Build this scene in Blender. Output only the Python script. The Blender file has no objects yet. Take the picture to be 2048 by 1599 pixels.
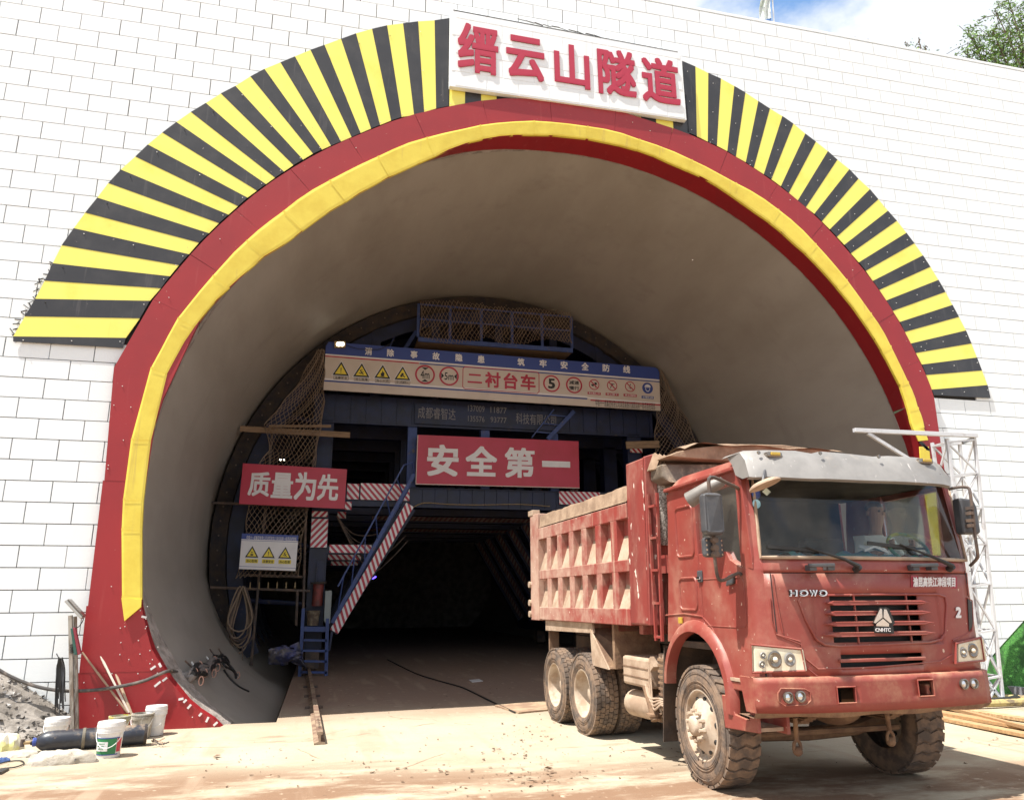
import bpy, bmesh, math, random
from mathutils import Vector, Matrix
random.seed(7)
SC = bpy.context.scene
COL = SC.collection
R = math.radians

# ---------------------------------------------------------------- camera
CAM = Vector((-4.1088, -12.0284, 1.6551))
YAW, PITCH, ROLL, FPX = 0.2401617, 0.2568961, -0.0059403, 1526.14
_f = Vector((math.sin(YAW)*math.cos(PITCH), math.cos(YAW)*math.cos(PITCH), math.sin(PITCH)))
_r = Vector((math.cos(YAW), -math.sin(YAW), 0)); _u = _r.cross(_f)
_r2 = _r*math.cos(ROLL) + _u*math.sin(ROLL); _u2 = _u*math.cos(ROLL) - _r*math.sin(ROLL)
cam = bpy.data.cameras.new('camera'); camo = bpy.data.objects.new('camera', cam); COL.objects.link(camo)
camo.matrix_world = Matrix(((_r2.x, _u2.x, -_f.x, CAM.x), (_r2.y, _u2.y, -_f.y, CAM.y), (_r2.z, _u2.z, -_f.z, CAM.z), (0, 0, 0, 1)))
cam.sensor_width = 36; cam.lens = 36*FPX/2048; cam.clip_end = 2000; cam.clip_start = 0.05
SC.camera = camo

# ---------------------------------------------------------------- sky, sun, exposure
SUNDIR = Vector((0.43, 0.145, -1)).normalized()          # the way the light travels
W = bpy.data.worlds.new('World'); SC.world = W; W.use_nodes = True
nt = W.node_tree; N = nt.nodes; L = nt.links
bg = N['Background']; bg.inputs['Strength'].default_value = 0.1
sky = N.new('ShaderNodeTexSky'); sky.sky_type = 'NISHITA'; sky.sun_disc = False
sky.sun_elevation = math.asin(-SUNDIR.z); sky.sun_rotation = math.atan2(-SUNDIR.x, -SUNDIR.y) % (2*math.pi)
sky.dust_density = 1.5; sky.air_density = 1.0
tc = N.new('ShaderNodeTexCoord'); mp = N.new('ShaderNodeMapping'); mp.inputs['Scale'].default_value = (1, 1, 1.6)
mp.inputs['Location'].default_value = (1.4, 0.4, 1.0)
no = N.new('ShaderNodeTexNoise'); no.inputs['Scale'].default_value = 3.0; no.inputs['Detail'].default_value = 7; no.inputs['Roughness'].default_value = 0.55
rp = N.new('ShaderNodeValToRGB'); rp.color_ramp.elements[0].position = 0.38; rp.color_ramp.elements[1].position = 0.47
mx = N.new('ShaderNodeMixRGB'); mx.inputs['Color2'].default_value = (5.6, 5.9, 6.3, 1)
L.new(tc.outputs['Generated'], mp.inputs['Vector']); L.new(mp.outputs['Vector'], no.inputs['Vector'])
L.new(no.outputs['Fac'], rp.inputs['Fac']); L.new(rp.outputs['Color'], mx.inputs['Fac'])
sg = N.new('ShaderNodeMixRGB'); sg.blend_type = 'MULTIPLY'; sg.inputs['Fac'].default_value = 1; sg.inputs['Color2'].default_value = (1.35, 1.6, 1.7, 1)
L.new(sky.outputs['Color'], sg.inputs['Color1']); L.new(sg.outputs['Color'], mx.inputs['Color1']); L.new(mx.outputs['Color'], bg.inputs['Color'])
sun = bpy.data.lights.new('sun', 'SUN'); sun.energy = 5.0; sun.angle = R(0.5); sun.color = (1.0, 0.95, 0.87)
suno = bpy.data.objects.new('sun', sun); COL.objects.link(suno)
suno.rotation_euler = SUNDIR.to_track_quat('-Z', 'Y').to_euler()
SC.view_settings.view_transform = 'Standard'; SC.view_settings.look = 'None'
SC.view_settings.exposure = 0.85; SC.view_settings.gamma = 1; SC.view_settings.use_curve_mapping = False
SC.cycles.max_bounces = 8; SC.cycles.diffuse_bounces = 4; SC.cycles.transparent_max_bounces = 12
SC.cycles.sample_clamp_indirect = 6

# ---------------------------------------------------------------- surveying: sight lines of the photograph met with real planes
def ray(px, py):
    return (_r2*((px-1024)/FPX) + _u2*(-(py-799.5)/FPX) + _f)
def at_y(px, py, Y=0.0):
    d = ray(px, py); return CAM + d*((Y-CAM.y)/d.y)
def at_z(px, py, Z=0.0):
    d = ray(px, py); return CAM + d*((Z-CAM.z)/d.z)

# ---------------------------------------------------------------- object helpers
MW = {}
def tag(o, label=None, cat=None, group=None, kind=None):
    if label: o['label'] = label
    if cat: o['category'] = cat
    if group: o['group'] = group
    if kind: o['kind'] = kind
    return o
def thing(name, label, cat, loc=(0, 0, 0), rot=None, group=None):
    o = bpy.data.objects.new(name, None); COL.objects.link(o); o.empty_display_size = 0.2
    m = Matrix.Translation(Vector(loc))
    if rot is not None: m = m @ rot.to_4x4()
    o.matrix_world = m; MW[o.name] = m
    return tag(o, label, cat, group)
class MB:
    def __init__(s): s.v = []; s.f = []
    def add(s, vs, fs):
        b = len(s.v); s.v += [Vector(v) for v in vs]; s.f += [tuple(i+b for i in f) for f in fs]; return s
    def bx(s, x0, x1, y0, y1, z0, z1):
        if x0 > x1: x0, x1 = x1, x0
        if y0 > y1: y0, y1 = y1, y0
        if z0 > z1: z0, z1 = z1, z0
        return s.add([(x0,y0,z0),(x1,y0,z0),(x1,y1,z0),(x0,y1,z0),(x0,y0,z1),(x1,y0,z1),(x1,y1,z1),(x0,y1,z1)],
                     [(0,3,2,1),(4,5,6,7),(0,1,5,4),(1,2,6,5),(2,3,7,6),(3,0,4,7)])
    def bar(s, p, q, w, h=None, up=(0, 0, 1)):
        p = Vector(p); q = Vector(q); h = h or w; d = (q-p).normalized(); u = Vector(up)
        if abs(d.dot(u)) > .98: u = Vector((0, 1, 0))
        a = d.cross(u).normalized(); b = a.cross(d).normalized()
        vs = [e + a*(w/2*i) + b*(h/2*j) for e in (p, q) for i, j in ((-1,-1),(1,-1),(1,1),(-1,1))]
        return s.add(vs, [(0,1,2,3),(7,6,5,4),(0,4,5,1),(1,5,6,2),(2,6,7,3),(3,7,4,0)])
    def tube(s, pts, r, n=8, caps=True, closed=False):
        pts = [Vector(p) for p in pts]; m = len(pts); rings = []
        rr = r if isinstance(r, (list, tuple)) else [r]*m
        a = None
        for i, p in enumerate(pts):
            if closed: d = (pts[(i+1) % m]-pts[i-1])
            else: d = pts[min(i+1, m-1)]-pts[max(i-1, 0)]
            d = d.normalized() if d.length > 1e-9 else Vector((0, 0, 1))
            if a is None:
                u = Vector((0, 0, 1)) if abs(d.z) < .9 else Vector((1, 0, 0)); a = d.cross(u).normalized()
            else:
                a = a - d*a.dot(d); a = a.normalized() if a.length > 1e-6 else d.cross(Vector((.3, .5, .8))).normalized()
            b = d.cross(a)
            rings.append([p + (a*math.cos(2*math.pi*k/n) + b*math.sin(2*math.pi*k/n))*rr[i] for k in range(n)])
        vs = [v for rg in rings for v in rg]; fs = []
        for i in range(m if closed else m-1):
            j = (i+1) % m
            for k in range(n): fs.append((i*n+k, i*n+(k+1) % n, j*n+(k+1) % n, j*n+k))
        if caps and not closed: fs += [tuple(range(n-1, -1, -1)), tuple((m-1)*n+k for k in range(n))]
        return s.add(vs, fs)
    def cyl(s, p, q, r, n=16, r2=None): return s.tube([p, q], [r, r2 if r2 is not None else r], n)
    def prism(s, poly, d):
        d = Vector(d); n = len(poly); poly = [Vector(p) for p in poly]
        vs = poly + [p+d for p in poly]
        return s.add(vs, [tuple(range(n-1, -1, -1)), tuple(range(n, 2*n))] + [(i, (i+1) % n, n+(i+1) % n, n+i) for i in range(n)])
    def lathe(s, prof, o, axis, n=24, close=False):
        o = Vector(o); ax = Vector(axis).normalized(); u = Vector((0, 0, 1)) if abs(ax.z) < .9 else Vector((1, 0, 0))
        a = ax.cross(u).normalized(); b = ax.cross(a); vs = []; m = len(prof)
        for r_, h in prof:
            for k in range(n):
                t = 2*math.pi*k/n; vs.append(o + ax*h + (a*math.cos(t)+b*math.sin(t))*r_)
        fs = []
        for i in range(m if close else m-1):
            j = (i+1) % m
            for k in range(n): fs.append((i*n+k, i*n+(k+1) % n, j*n+(k+1) % n, j*n+k))
        return s.add(vs, fs)
    def grid(s, rows, flip=False):
        n = len(rows[0]); vs = [v for r_ in rows for v in r_]; fs = []
        for i in range(len(rows)-1):
            for k in range(n-1):
                f = (i*n+k, i*n+k+1, (i+1)*n+k+1, (i+1)*n+k); fs.append(f[::-1] if flip else f)
        return s.add(vs, fs)
    def sphere(s, c, r, n=12, m=8, sc=(1, 1, 1)):
        c = Vector(c); rows = []
        for i in range(m+1):
            t = math.pi*i/m
            rows.append([c+Vector((r*sc[0]*math.sin(t)*math.cos(2*math.pi*k/n), r*sc[1]*math.sin(t)*math.sin(2*math.pi*k/n), r*sc[2]*math.cos(t))) for k in range(n+1)])
        return s.grid(rows, True)
    def mesh(s, name, inv=None):
        me = bpy.data.meshes.new(name)
        vs = [(inv @ v) if inv else v for v in s.v]
        me.from_pydata([tuple(v) for v in vs], [], s.f); me.validate(); me.update(); return me
    def build(s, name, m, parent=None, local=False, loc=None, smooth=False, bevel=0, weld=False, **t):
        inv = None
        if parent is not None and not local: inv = MW[parent.name].inverted()
        if parent is None and loc is not None: inv = Matrix.Translation(-Vector(loc))
        me = s.mesh(name, inv)
        if weld or smooth:
            b = bmesh.new(); b.from_mesh(me); bmesh.ops.remove_doubles(b, verts=b.verts, dist=1e-5); bmesh.ops.recalc_face_normals(b, faces=b.faces); b.to_mesh(me); b.free()
        me.materials.append(m)
        if smooth:
            for p in me.polygons: p.use_smooth = True
            try: me.set_sharp_from_angle(angle=R(38))
            except Exception: pass
        o = bpy.data.objects.new(name, me); COL.objects.link(o)
        if parent is not None:
            o.parent = parent; MW[o.name] = MW[parent.name]
        elif loc is not None: o.location = loc
        if bevel:
            md = o.modifiers.new('bevel', 'BEVEL'); md.width = bevel; md.segments = 2; md.limit_method = 'ANGLE'; md.angle_limit = R(40)
        return tag(o, **t) if t else o
def bezier(pts, n=8):
    """smooth curve through points (Catmull-Rom)"""
    P_ = [Vector(p) for p in pts]; out = []
    for i in range(len(P_)-1):
        a, b, c, d = P_[max(i-1, 0)], P_[i], P_[i+1], P_[min(i+2, len(P_)-1)]
        for k in range(n):
            t = k/n; out.append(0.5*((2*b) + (c-a)*t + (2*a-5*b+4*c-d)*t*t + (-a+3*b-3*c+d)*t**3))
    out.append(P_[-1]); return out

# ---------------------------------------------------------------- materials
def mat(name, col, col2=None, scale=4.0, lo=.4, hi=.6, rough=.7, metal=0.0, bump=0.0, bscale=30.0, dust=None, dcol=(.55, .43, .31),
        stretch=(1, 1, 1), spec=None, emit=None, estr=0.0, detail=6, speck=None, scol=(.62, .52, .42), streak=None, alpha=1):
    m = bpy.data.materials.new(name); m.use_nodes = True; t = m.node_tree; n = t.nodes; l = t.links
    b = n['Principled BSDF']; b.inputs['Roughness'].default_value = rough; b.inputs['Metallic'].default_value = metal
    if spec is not None: b.inputs['Specular IOR Level'].default_value = spec
    co = n.new('ShaderNodeTexCoord'); mpn = n.new('ShaderNodeMapping'); mpn.inputs['Scale'].default_value = stretch
    l.new(co.outputs['Object'], mpn.inputs['Vector'])
    def noise(sc, det=detail, vec=None, ro=.6):
        q = n.new('ShaderNodeTexNoise'); q.inputs['Scale'].default_value = sc; q.inputs['Detail'].default_value = det; q.inputs['Roughness'].default_value = ro
        l.new(vec if vec else mpn.outputs['Vector'], q.inputs['Vector']); return q.outputs['Fac']
    def ramp(src, a, c):
        q = n.new('ShaderNodeMapRange'); q.inputs['From Min'].default_value = a; q.inputs['From Max'].default_value = c; q.interpolation_type = 'SMOOTHSTEP'
        l.new(src, q.inputs['Value']); return q.outputs['Result']
    cur = None
    def mixc(c1, c2, fac):
        q = n.new('ShaderNodeMixRGB')
        if isinstance(c1, tuple): q.inputs['Color1'].default_value = (*c1, 1)
        else: l.new(c1, q.inputs['Color1'])
        if isinstance(c2, tuple): q.inputs['Color2'].default_value = (*c2, 1)
        else: l.new(c2, q.inputs['Color2'])
        l.new(fac, q.inputs['Fac']); return q.outputs['Color']
    cur = tuple(col)
    if col2: cur = mixc(cur, tuple(col2), ramp(noise(scale), lo, hi))
    if streak:                                             # vertical dribbles; on the green netting, painted shadow stripes
        m2 = n.new('ShaderNodeMapping'); m2.inputs['Scale'].default_value = (streak[0], streak[0], streak[0]*.06); l.new(co.outputs['Object'], m2.inputs['Vector'])
        cur = mixc(cur, streak[3], ramp(noise(1.0, 5, m2.outputs['Vector']), streak[1], streak[2]))
    if dust:                                               # (noise scale, lo, hi, y_gain, z_gain)
        sx = n.new('ShaderNodeSeparateXYZ'); l.new(co.outputs['Object'], sx.inputs['Vector'])
        ma = n.new('ShaderNodeMath'); ma.operation = 'MULTIPLY_ADD'; l.new(sx.outputs['Y'], ma.inputs[0]); ma.inputs[1].default_value = dust[3]; l.new(noise(dust[0], 8, None, .68), ma.inputs[2])
        mb = n.new('ShaderNodeMath'); mb.operation = 'MULTIPLY_ADD'; l.new(sx.outputs['Z'], mb.inputs[0]); mb.inputs[1].default_value = dust[4]; l.new(ma.outputs[0], mb.inputs[2])
        src = mb.outputs[0]
        if len(dust) > 5:                                  # dust settles on faces that look up
            ge = n.new('ShaderNodeNewGeometry'); s2 = n.new('ShaderNodeSeparateXYZ'); l.new(ge.outputs['Normal'], s2.inputs['Vector'])
            mc_ = n.new('ShaderNodeMath'); mc_.operation = 'MULTIPLY_ADD'; l.new(s2.outputs['Z'], mc_.inputs[0]); mc_.inputs[1].default_value = dust[5]; l.new(src, mc_.inputs[2]); src = mc_.outputs[0]
        f = ramp(src, dust[1], dust[2]); cur = mixc(cur, tuple(dcol), f)
        rr = n.new('ShaderNodeMapRange'); rr.inputs['To Min'].default_value = rough; rr.inputs['To Max'].default_value = .92; l.new(f, rr.inputs['Value']); l.new(rr.outputs['Result'], b.inputs['Roughness'])
    if speck:
        cur = mixc(cur, tuple(scol), ramp(noise(speck[0], 3, None, .5), speck[1], speck[2]))
    if isinstance(cur, tuple): b.inputs['Base Color'].default_value = (*cur, 1)
    else: l.new(cur, b.inputs['Base Color'])
    if bump:
        bp = n.new('ShaderNodeBump'); bp.inputs['Strength'].default_value = bump; bp.inputs['Distance'].default_value = .02
        l.new(noise(bscale, 5), bp.inputs['Height']); l.new(bp.outputs['Normal'], b.inputs['Normal'])
    if emit: b.inputs['Emission Color'].default_value = (*emit, 1); b.inputs['Emission Strength'].default_value = estr
    return m
M = {}
M['block'] = mat('painted_block', (.80, .84, .86), (.76, .80, .81), 1.2, .45, .75, rough=.75, bump=.15, bscale=40, streak=(5, .60, .85, (.66, .70, .72)))
M['block2'] = mat('painted_block_b', (.78, .82, .84), (.83, .86, .87), .9, .4, .7, rough=.7, bump=.15, bscale=45, streak=(4, .60, .85, (.68, .71, .73)))
M['joint'] = mat('joint_grey', (.035, .035, .035), rough=.9)
M['coping'] = mat('coping_white', (.80, .84, .86), rough=.8)
M['redpanel'] = mat('red_sheet', (.31, .018, .022), (.26, .016, .021), 1.1, .3, .8, rough=.42, bump=.10, bscale=2.2, streak=(7, .60, .80, (.36, .06, .055)), speck=(22, .73, .77), scol=(.42, .20, .17))
M['yelpanel'] = mat('yellow_sheet', (.80, .66, .09), (.70, .54, .06), 2.2, .35, .75, rough=.4, bump=.22, bscale=5, streak=(9, .60, .78, (.60, .45, .10)))
M['yelstripe'] = mat('yellow_stripe', (.88, .80, .16), (.80, .66, .08), 1.2, .5, .85, rough=.42, bump=.08, bscale=2.5, streak=(5, .62, .80, (.74, .60, .10)), speck=(14, .72, .77), scol=(.62, .52, .20))
M['blkstripe'] = mat('black_stripe', (.030, .030, .034), (.055, .053, .055), 2.2, .4, .8, rough=.38, bump=.08, bscale=2.5, streak=(10, .58, .74, (.085, .08, .08)), speck=(12, .71, .76), scol=(.22, .19, .17))
M['rivet'] = mat('rivet_white', (.7, .7, .68), rough=.5)
M['crack'] = mat('torn_edge', (.05, .045, .04), rough=.9)
M['lining'] = mat('smooth_concrete', (.38, .35, .31), (.32, .29, .25), .8, .32, .68, rough=.6, bump=.12, bscale=7, stretch=(1, .35, 1), streak=(1.2, .52, .85, (.28, .25, .215)), speck=(6, .72, .80), scol=(.42, .38, .33))
M['rough'] = mat('rough_concrete', (.42, .37, .34), (.20, .175, .155), 5, .3, .7, rough=.95, bump=.9, bscale=22)
M['rock'] = mat('dirty_rock', (.16, .14, .12), (.30, .27, .24), 3, .35, .65, rough=.95, bump=1.0, bscale=16)
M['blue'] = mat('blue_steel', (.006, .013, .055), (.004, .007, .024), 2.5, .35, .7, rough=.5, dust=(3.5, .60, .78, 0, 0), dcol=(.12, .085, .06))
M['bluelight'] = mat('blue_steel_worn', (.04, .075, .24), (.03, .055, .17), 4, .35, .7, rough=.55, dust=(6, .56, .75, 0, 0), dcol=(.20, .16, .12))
M['rust'] = mat('rusty_edge', (.05, .036, .027), (.022, .021, .026), 4, .35, .65, rough=.9, bump=.4, bscale=20)
M['tubedark'] = mat('old_tube', (.14, .095, .07), (.07, .055, .05), 5, .4, .6, rough=.7)
M['wood'] = mat('weathered_plank', (.30, .20, .12), (.20, .13, .08), 3, .35, .65, rough=.85, stretch=(1, 8, 8), bump=.2)
M['netm'] = mat('net_cord', (.26, .19, .135), rough=.9)
M['white'] = mat('print_white', (.74, .72, .72), (.66, .64, .64), 3, .4, .8, rough=.45)
M['cream'] = mat('aged_white_sheet', (.60, .52, .45), (.52, .44, .37), 1.4, .4, .8, rough=.45, speck=(5, .74, .82), scol=(.30, .24, .18))
M['blueprint'] = mat('print_blue', (.035, .065, .27), rough=.45)
M['redprint'] = mat('print_red', (.46, .022, .055), (.40, .018, .035), 1.5, .4, .75, rough=.4)
M['crimson'] = mat('letter_crimson', (.42, .025, .06), rough=.5)
M['black'] = mat('print_black', (.018, .018, .018), rough=.5)
M['yelprint'] = mat('print_yellow', (.78, .62, .05), rough=.45)
M['lampglow'] = mat('lamp_glow', (1, 1, .9), emit=(1, .95, .75), estr=6)
M['lamphouse'] = mat('lamp_housing', (.32, .22, .10), rough=.5)
M['ledblue'] = mat('led_blue', (.1, .1, 1), emit=(.10, .06, 1), estr=3)
M['faintletter'] = mat('faded_letter', (.22, .21, .21), rough=.8)
# ================================================================ ground
gm = bpy.data.materials.new('yard_ground'); gm.use_nodes = True
t = gm.node_tree; n = t.nodes; l = t.links; b = n['Principled BSDF']; b.inputs['Roughness'].default_value = .92
co = n.new('ShaderNodeTexCoord')
def gnoise(sc, det, st=(1, 1, 1), ro=.6):
    mpn = n.new('ShaderNodeMapping'); mpn.inputs['Scale'].default_value = st; l.new(co.outputs['Object'], mpn.inputs['Vector'])
    q = n.new('ShaderNodeTexNoise'); q.inputs['Scale'].default_value = sc; q.inputs['Detail'].default_value = det; q.inputs['Roughness'].default_value = ro
    l.new(mpn.outputs['Vector'], q.inputs['Vector']); return q.outputs['Fac']
def gramp(src, a, c):
    q = n.new('ShaderNodeMapRange'); q.inputs['From Min'].default_value = a; q.inputs['From Max'].default_value = c; q.interpolation_type = 'SMOOTHSTEP'
    l.new(src, q.inputs['Value']); return q.outputs['Result']
def gmix(c1, c2, fac):
    q = n.new('ShaderNodeMixRGB')
    for s_, c_ in (('Color1', c1), ('Color2', c2)):
        if isinstance(c_, tuple): q.inputs[s_].default_value = (*c_, 1)
        else: l.new(c_, q.inputs[s_])
    l.new(fac, q.inputs['Fac']); return q.outputs['Color']
def gmath(op, a, b_):
    q = n.new('ShaderNodeMath'); q.operation = op
    for i, v in enumerate((a, b_)):
        if isinstance(v, (int, float)): q.inputs[i].default_value = v
        else: l.new(v, q.inputs[i])
    return q.outputs[0]
c = gmix((.44, .38, .285), (.37, .30, .21), gramp(gnoise(.5, 6), .35, .7))
c = gmix(c, (.24, .15, .095), gramp(gnoise(1.3, 7, (.45, 1.6, 1), .66), .56, .74))         # tyre-dragged mud
sx = n.new('ShaderNodeSeparateXYZ'); l.new(co.outputs['Object'], sx.inputs['Vector'])
near = gramp(gmath('ADD', gmath('MULTIPLY', sx.outputs['Y'], -1.0), gmath('MULTIPLY', sx.outputs['X'], -.22)), 3.3, 5.0)
mud = gmath('MULTIPLY', near, gramp(gnoise(1.1, 8, (.6, 1.5, 1), .68), .36, .56))
c = gmix(c, (.21, .125, .075), mud)                                                         # wet red mud towards the yard
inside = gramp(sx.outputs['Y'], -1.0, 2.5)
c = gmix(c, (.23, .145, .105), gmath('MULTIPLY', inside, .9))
c = gmix(c, (.10, .06, .04), gramp(gnoise(16, 4, (1, 1, 1), .5), .70, .76))
vo = n.new('ShaderNodeTexVoronoi'); vo.feature = 'DISTANCE_TO_EDGE'; vo.inputs['Scale'].default_value = .42; wv = n.new('ShaderNodeMixRGB'); wv.inputs['Fac'].default_value = .12
nw = n.new('ShaderNodeTexNoise'); nw.inputs['Scale'].default_value = 2.2; nw.inputs['Detail'].default_value = 6; l.new(co.outputs['Object'], nw.inputs['Vector']); l.new(co.outputs['Object'], wv.inputs['Color1']); l.new(nw.outputs['Color'], wv.inputs['Color2']); l.new(wv.outputs['Color'], vo.inputs['Vector'])
crk = gmath('MULTIPLY', gramp(vo.outputs['Distance'], .006, .001), gramp(gnoise(.9, 3), .5, .6))
c = gmix(c, (.20, .14, .09), crk)
trk = gmath('MULTIPLY', gramp(gnoise(2.6, 4, (1.3, .12, 1), .5), .52, .66), gramp(gnoise(.6, 3), .42, .6))   # faint wheel tracks out of the tunnel
c = gmix(c, (.34, .25, .175), gmath('MULTIPLY', trk, .75))
c = gmix(c, (.52, .42, .31), gramp(gnoise(7, 5), .60, .75))
l.new(c, b.inputs['Base Color'])
bp = n.new('ShaderNodeBump'); bp.inputs['Strength'].default_value = .35; bp.inputs['Distance'].default_value = .03
l.new(gmath('ADD', gnoise(9, 8), gmath('MULTIPLY', gnoise(60, 3), .3)), bp.inputs['Height']); l.new(bp.outputs['Normal'], b.inputs['Normal'])
M['ground'] = gm

def gz(x, y): return .012*math.sin(x*1.7+y*.9)*math.sin(y*1.1)
mb = MB()
# yard outside, in three sheets that butt together, the near one finely divided
xs = [-400, -60, -20]+[-12+.5*i for i in range(49)]+[20, 60, 400]
ys = [-400, -60, -20]+[-12+.5*i for i in range(24)]+[.12]
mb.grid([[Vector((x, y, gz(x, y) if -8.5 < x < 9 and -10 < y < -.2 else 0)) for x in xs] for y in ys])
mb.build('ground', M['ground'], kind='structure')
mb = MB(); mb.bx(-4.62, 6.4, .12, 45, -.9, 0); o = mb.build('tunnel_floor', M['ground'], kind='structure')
mb = MB(); mb.bx(-6.3, -4.62, .12, 45, -1.3, -.85); mb.build('drain_trench', M['rock'], kind='structure')
mb = MB(); mb.bx(-30, -6.3, .12, .25, -1.2, -.01); mb.bx(-6.3, -4.62, -.05, .119, -1.2, -.012); mb.build('ground_edge', M['rock'], kind='structure')

# ================================================================ hillside behind the wall
mb = MB(); rows = []
for i in range(30):
    y = 1.0+i*2.5; rows.append([Vector((-60+5*k, y, 12.6+.10*y+.8*math.sin(k*.7+i*.4)*min(1, i/4))) for k in range(25)])
mb.grid(rows); mb.build('hillside', mat('hill_grass', (.06, .09, .03), (.12, .11, .05), 1.5, rough=.95, bump=.5), smooth=True, kind='structure')

# ================================================================ portal wall of white blocks
def clip(poly, a, b_, c_):
    """keep a*x+b*z<=c"""
    out = []
    for i in range(len(poly)):
        p, q = poly[i], poly[(i+1) % len(poly)]; dp = a*p[0]+b_*p[1]-c_; dq = a*q[0]+b_*q[1]-c_
        if dp <= 0: out.append(p)
        if (dp < 0) != (dq < 0) and dp != dq:
            s_ = dp/(dp-dq); out.append((p[0]+(q[0]-p[0])*s_, p[1]+(q[1]-p[1])*s_))
    return out
pl0, pl1 = at_y(0, 1340), at_y(140, 1428)                     # sloping foot of the wall on the left
pr0, pr1 = at_y(2048, 1240), at_y(1985, 1310)
ml = (pl1.z-pl0.z)/(pl1.x-pl0.x); mr = (pr1.z-pr0.z)/(pr1.x-pr0.x)
TOPZ = 13.56
wall = thing('portal_wall', 'white painted blockwork wall around the red tunnel arch', 'wall', (0, .0, 0))
arc = [(7.22*math.cos(R(a)), 3.15+7.22*math.sin(R(a))) for a in range(180, -1, -6)]
zl = lambda x: pl1.z+ml*(x-pl1.x)
zr = lambda x: pr1.z+mr*(x-pr1.x)
body = [(-7.12, -.02), (-7.22, 3.15)]+arc[1:-1]+[(7.22, 3.15), (7.12, -.02), (7.2, -.02), (16, zr(16)), (16, TOPZ), (-14, TOPZ), (-14, zl(-14)), (-7.15, -.02)]
mb = MB(); mb.prism([(x, .03, z) for x, z in body], (0, .25, 0)); mb.build('wall_core', M['joint'], wall)
mb = MB(); mb.bx(-14, 16, .004, 1.0, TOPZ+.001, TOPZ+.06); mb.build('coping', M['coping'], wall)
cand = []
for k in range(-37, 8):
    z0 = 11.134+.3*k; off = 0 if k % 2 == 0 else .5
    for cidx in range(-26, 27):
        x0 = .809+.6*(cidx+off) + random.uniform(-.002, .002); x1 = x0+.6
        g = .0065
        full = [(x0+g, z0+g), (x1-g, z0+g), (x1-g, z0+.3-g), (x0+g, z0+.3-g)]
        if x1 > 15.9 or x0 < -13.9: continue
        if z0 > (5.42 if x0 < 0 else 5.30):
            dmax = max(math.hypot(p[0]+.03, p[1]-3.65) for p in full)
            if dmax < 8.78: continue
            poly = full
        else:
            if x1 <= -7.1: poly = full
            elif x0 >= 7.1: poly = full
            elif x0 < -7.1: poly = clip(full, 1, 0, -7.12)
            elif x1 > 7.1: poly = clip(full, -1, 0, -7.12)
            else: continue
        poly2 = clip(poly, ml, -1, ml*pl1.x-pl1.z) if x0 < 0 else clip(poly, mr, -1, mr*pr1.x-pr1.z)
        if len(poly2) < 3 or abs(sum(poly2[i][0]*poly2[(i+1) % len(poly2)][1]-poly2[(i+1) % len(poly2)][0]*poly2[i][1] for i in range(len(poly2))))/2 < .004: continue
        cx = sum(p[0] for p in poly2)/len(poly2); cz = sum(p[1] for p in poly2)/len(poly2)
        d = Vector((cx, 0, cz))-CAM; dep = d.dot(_f)
        u_ = 1024+FPX*d.dot(_r2)/dep; v_ = 799.5-FPX*d.dot(_u2)/dep
        inv = -40 < u_ < 2088 and -20 < v_ < 1600
        cand.append((-(1 if inv else 0)*abs(d.y)/d.length**3, poly2, poly2 == full or (len(poly2) == 4 and poly2[0] == full[0] and poly2[2] == full[2]), x0, z0))
cand.sort(key=lambda c_: c_[0])
stock = []
for v in range(4):
    mbb = MB(); g = .0065
    mbb.prism([(g, 0, g), (.6-g, 0, g), (.6-g, 0, .3-g), (g, 0, .3-g)], (0, .05, 0)); me = mbb.mesh('brick'); me.materials.append(M['block'] if v % 2 == 0 else M['block2']); stock.append(me)
rest = MB()
for i, (w_, poly, isfull, x0, z0) in enumerate(cand):
    yy = random.uniform(-.0015, .001)
    if i < 300:
        if isfull:
            o = bpy.data.objects.new('brick', random.choice(stock)); COL.objects.link(o); o.parent = wall; o.location = (x0, yy, z0)
        else:
            MB().prism([(p[0], yy, p[1]) for p in poly], (0, .05-yy, 0)).build('brick', M['block'], wall)
    else: rest.prism([(p[0], yy, p[1]) for p in poly], (0, .05-yy, 0))
rest.build('smaller_bricks', M['block2'], wall, kind='stuff')

# ================================================================ tunnel lining
LC = (.12, 3.10); LR = 6.95
prof = []
lowp = [(-6.80, 2.30), (-6.62, 1.75), (-6.38, 1.25), (-6.03, .72), (-5.62, .27), (-5.13, -.10), (-4.75, -.34), (-4.55, -.9)]
for x, z in reversed(lowp): prof.append((x, z))
for a in range(180, -1, -4): prof.append((LC[0]+LR*math.cos(R(a)), LC[1]+LR*math.sin(R(a))))
for x, z in lowp: prof.append((.24-x, z))
tun = thing('tunnel_lining', 'smooth curved concrete lining of the tunnel behind the red arch', 'tunnel', (0, .45, 0))
ys_ = [.45+.0*i for i in range(1)]+[.8, 1.3, 2, 3, 4, 5, 6, 7, 7.9, 9, 12, 16, 22, 30, 40]
mb = MB(); mb.grid([[Vector((x, y, z)) for x, z in prof] for y in ys_]); mb.build('lining', M['lining'], tun, smooth=True)
mb = MB(); mb.bx(-9, 9, 40, 40.5, -2, 12); mb.build('end_rock', M['rock'], tun)

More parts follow.
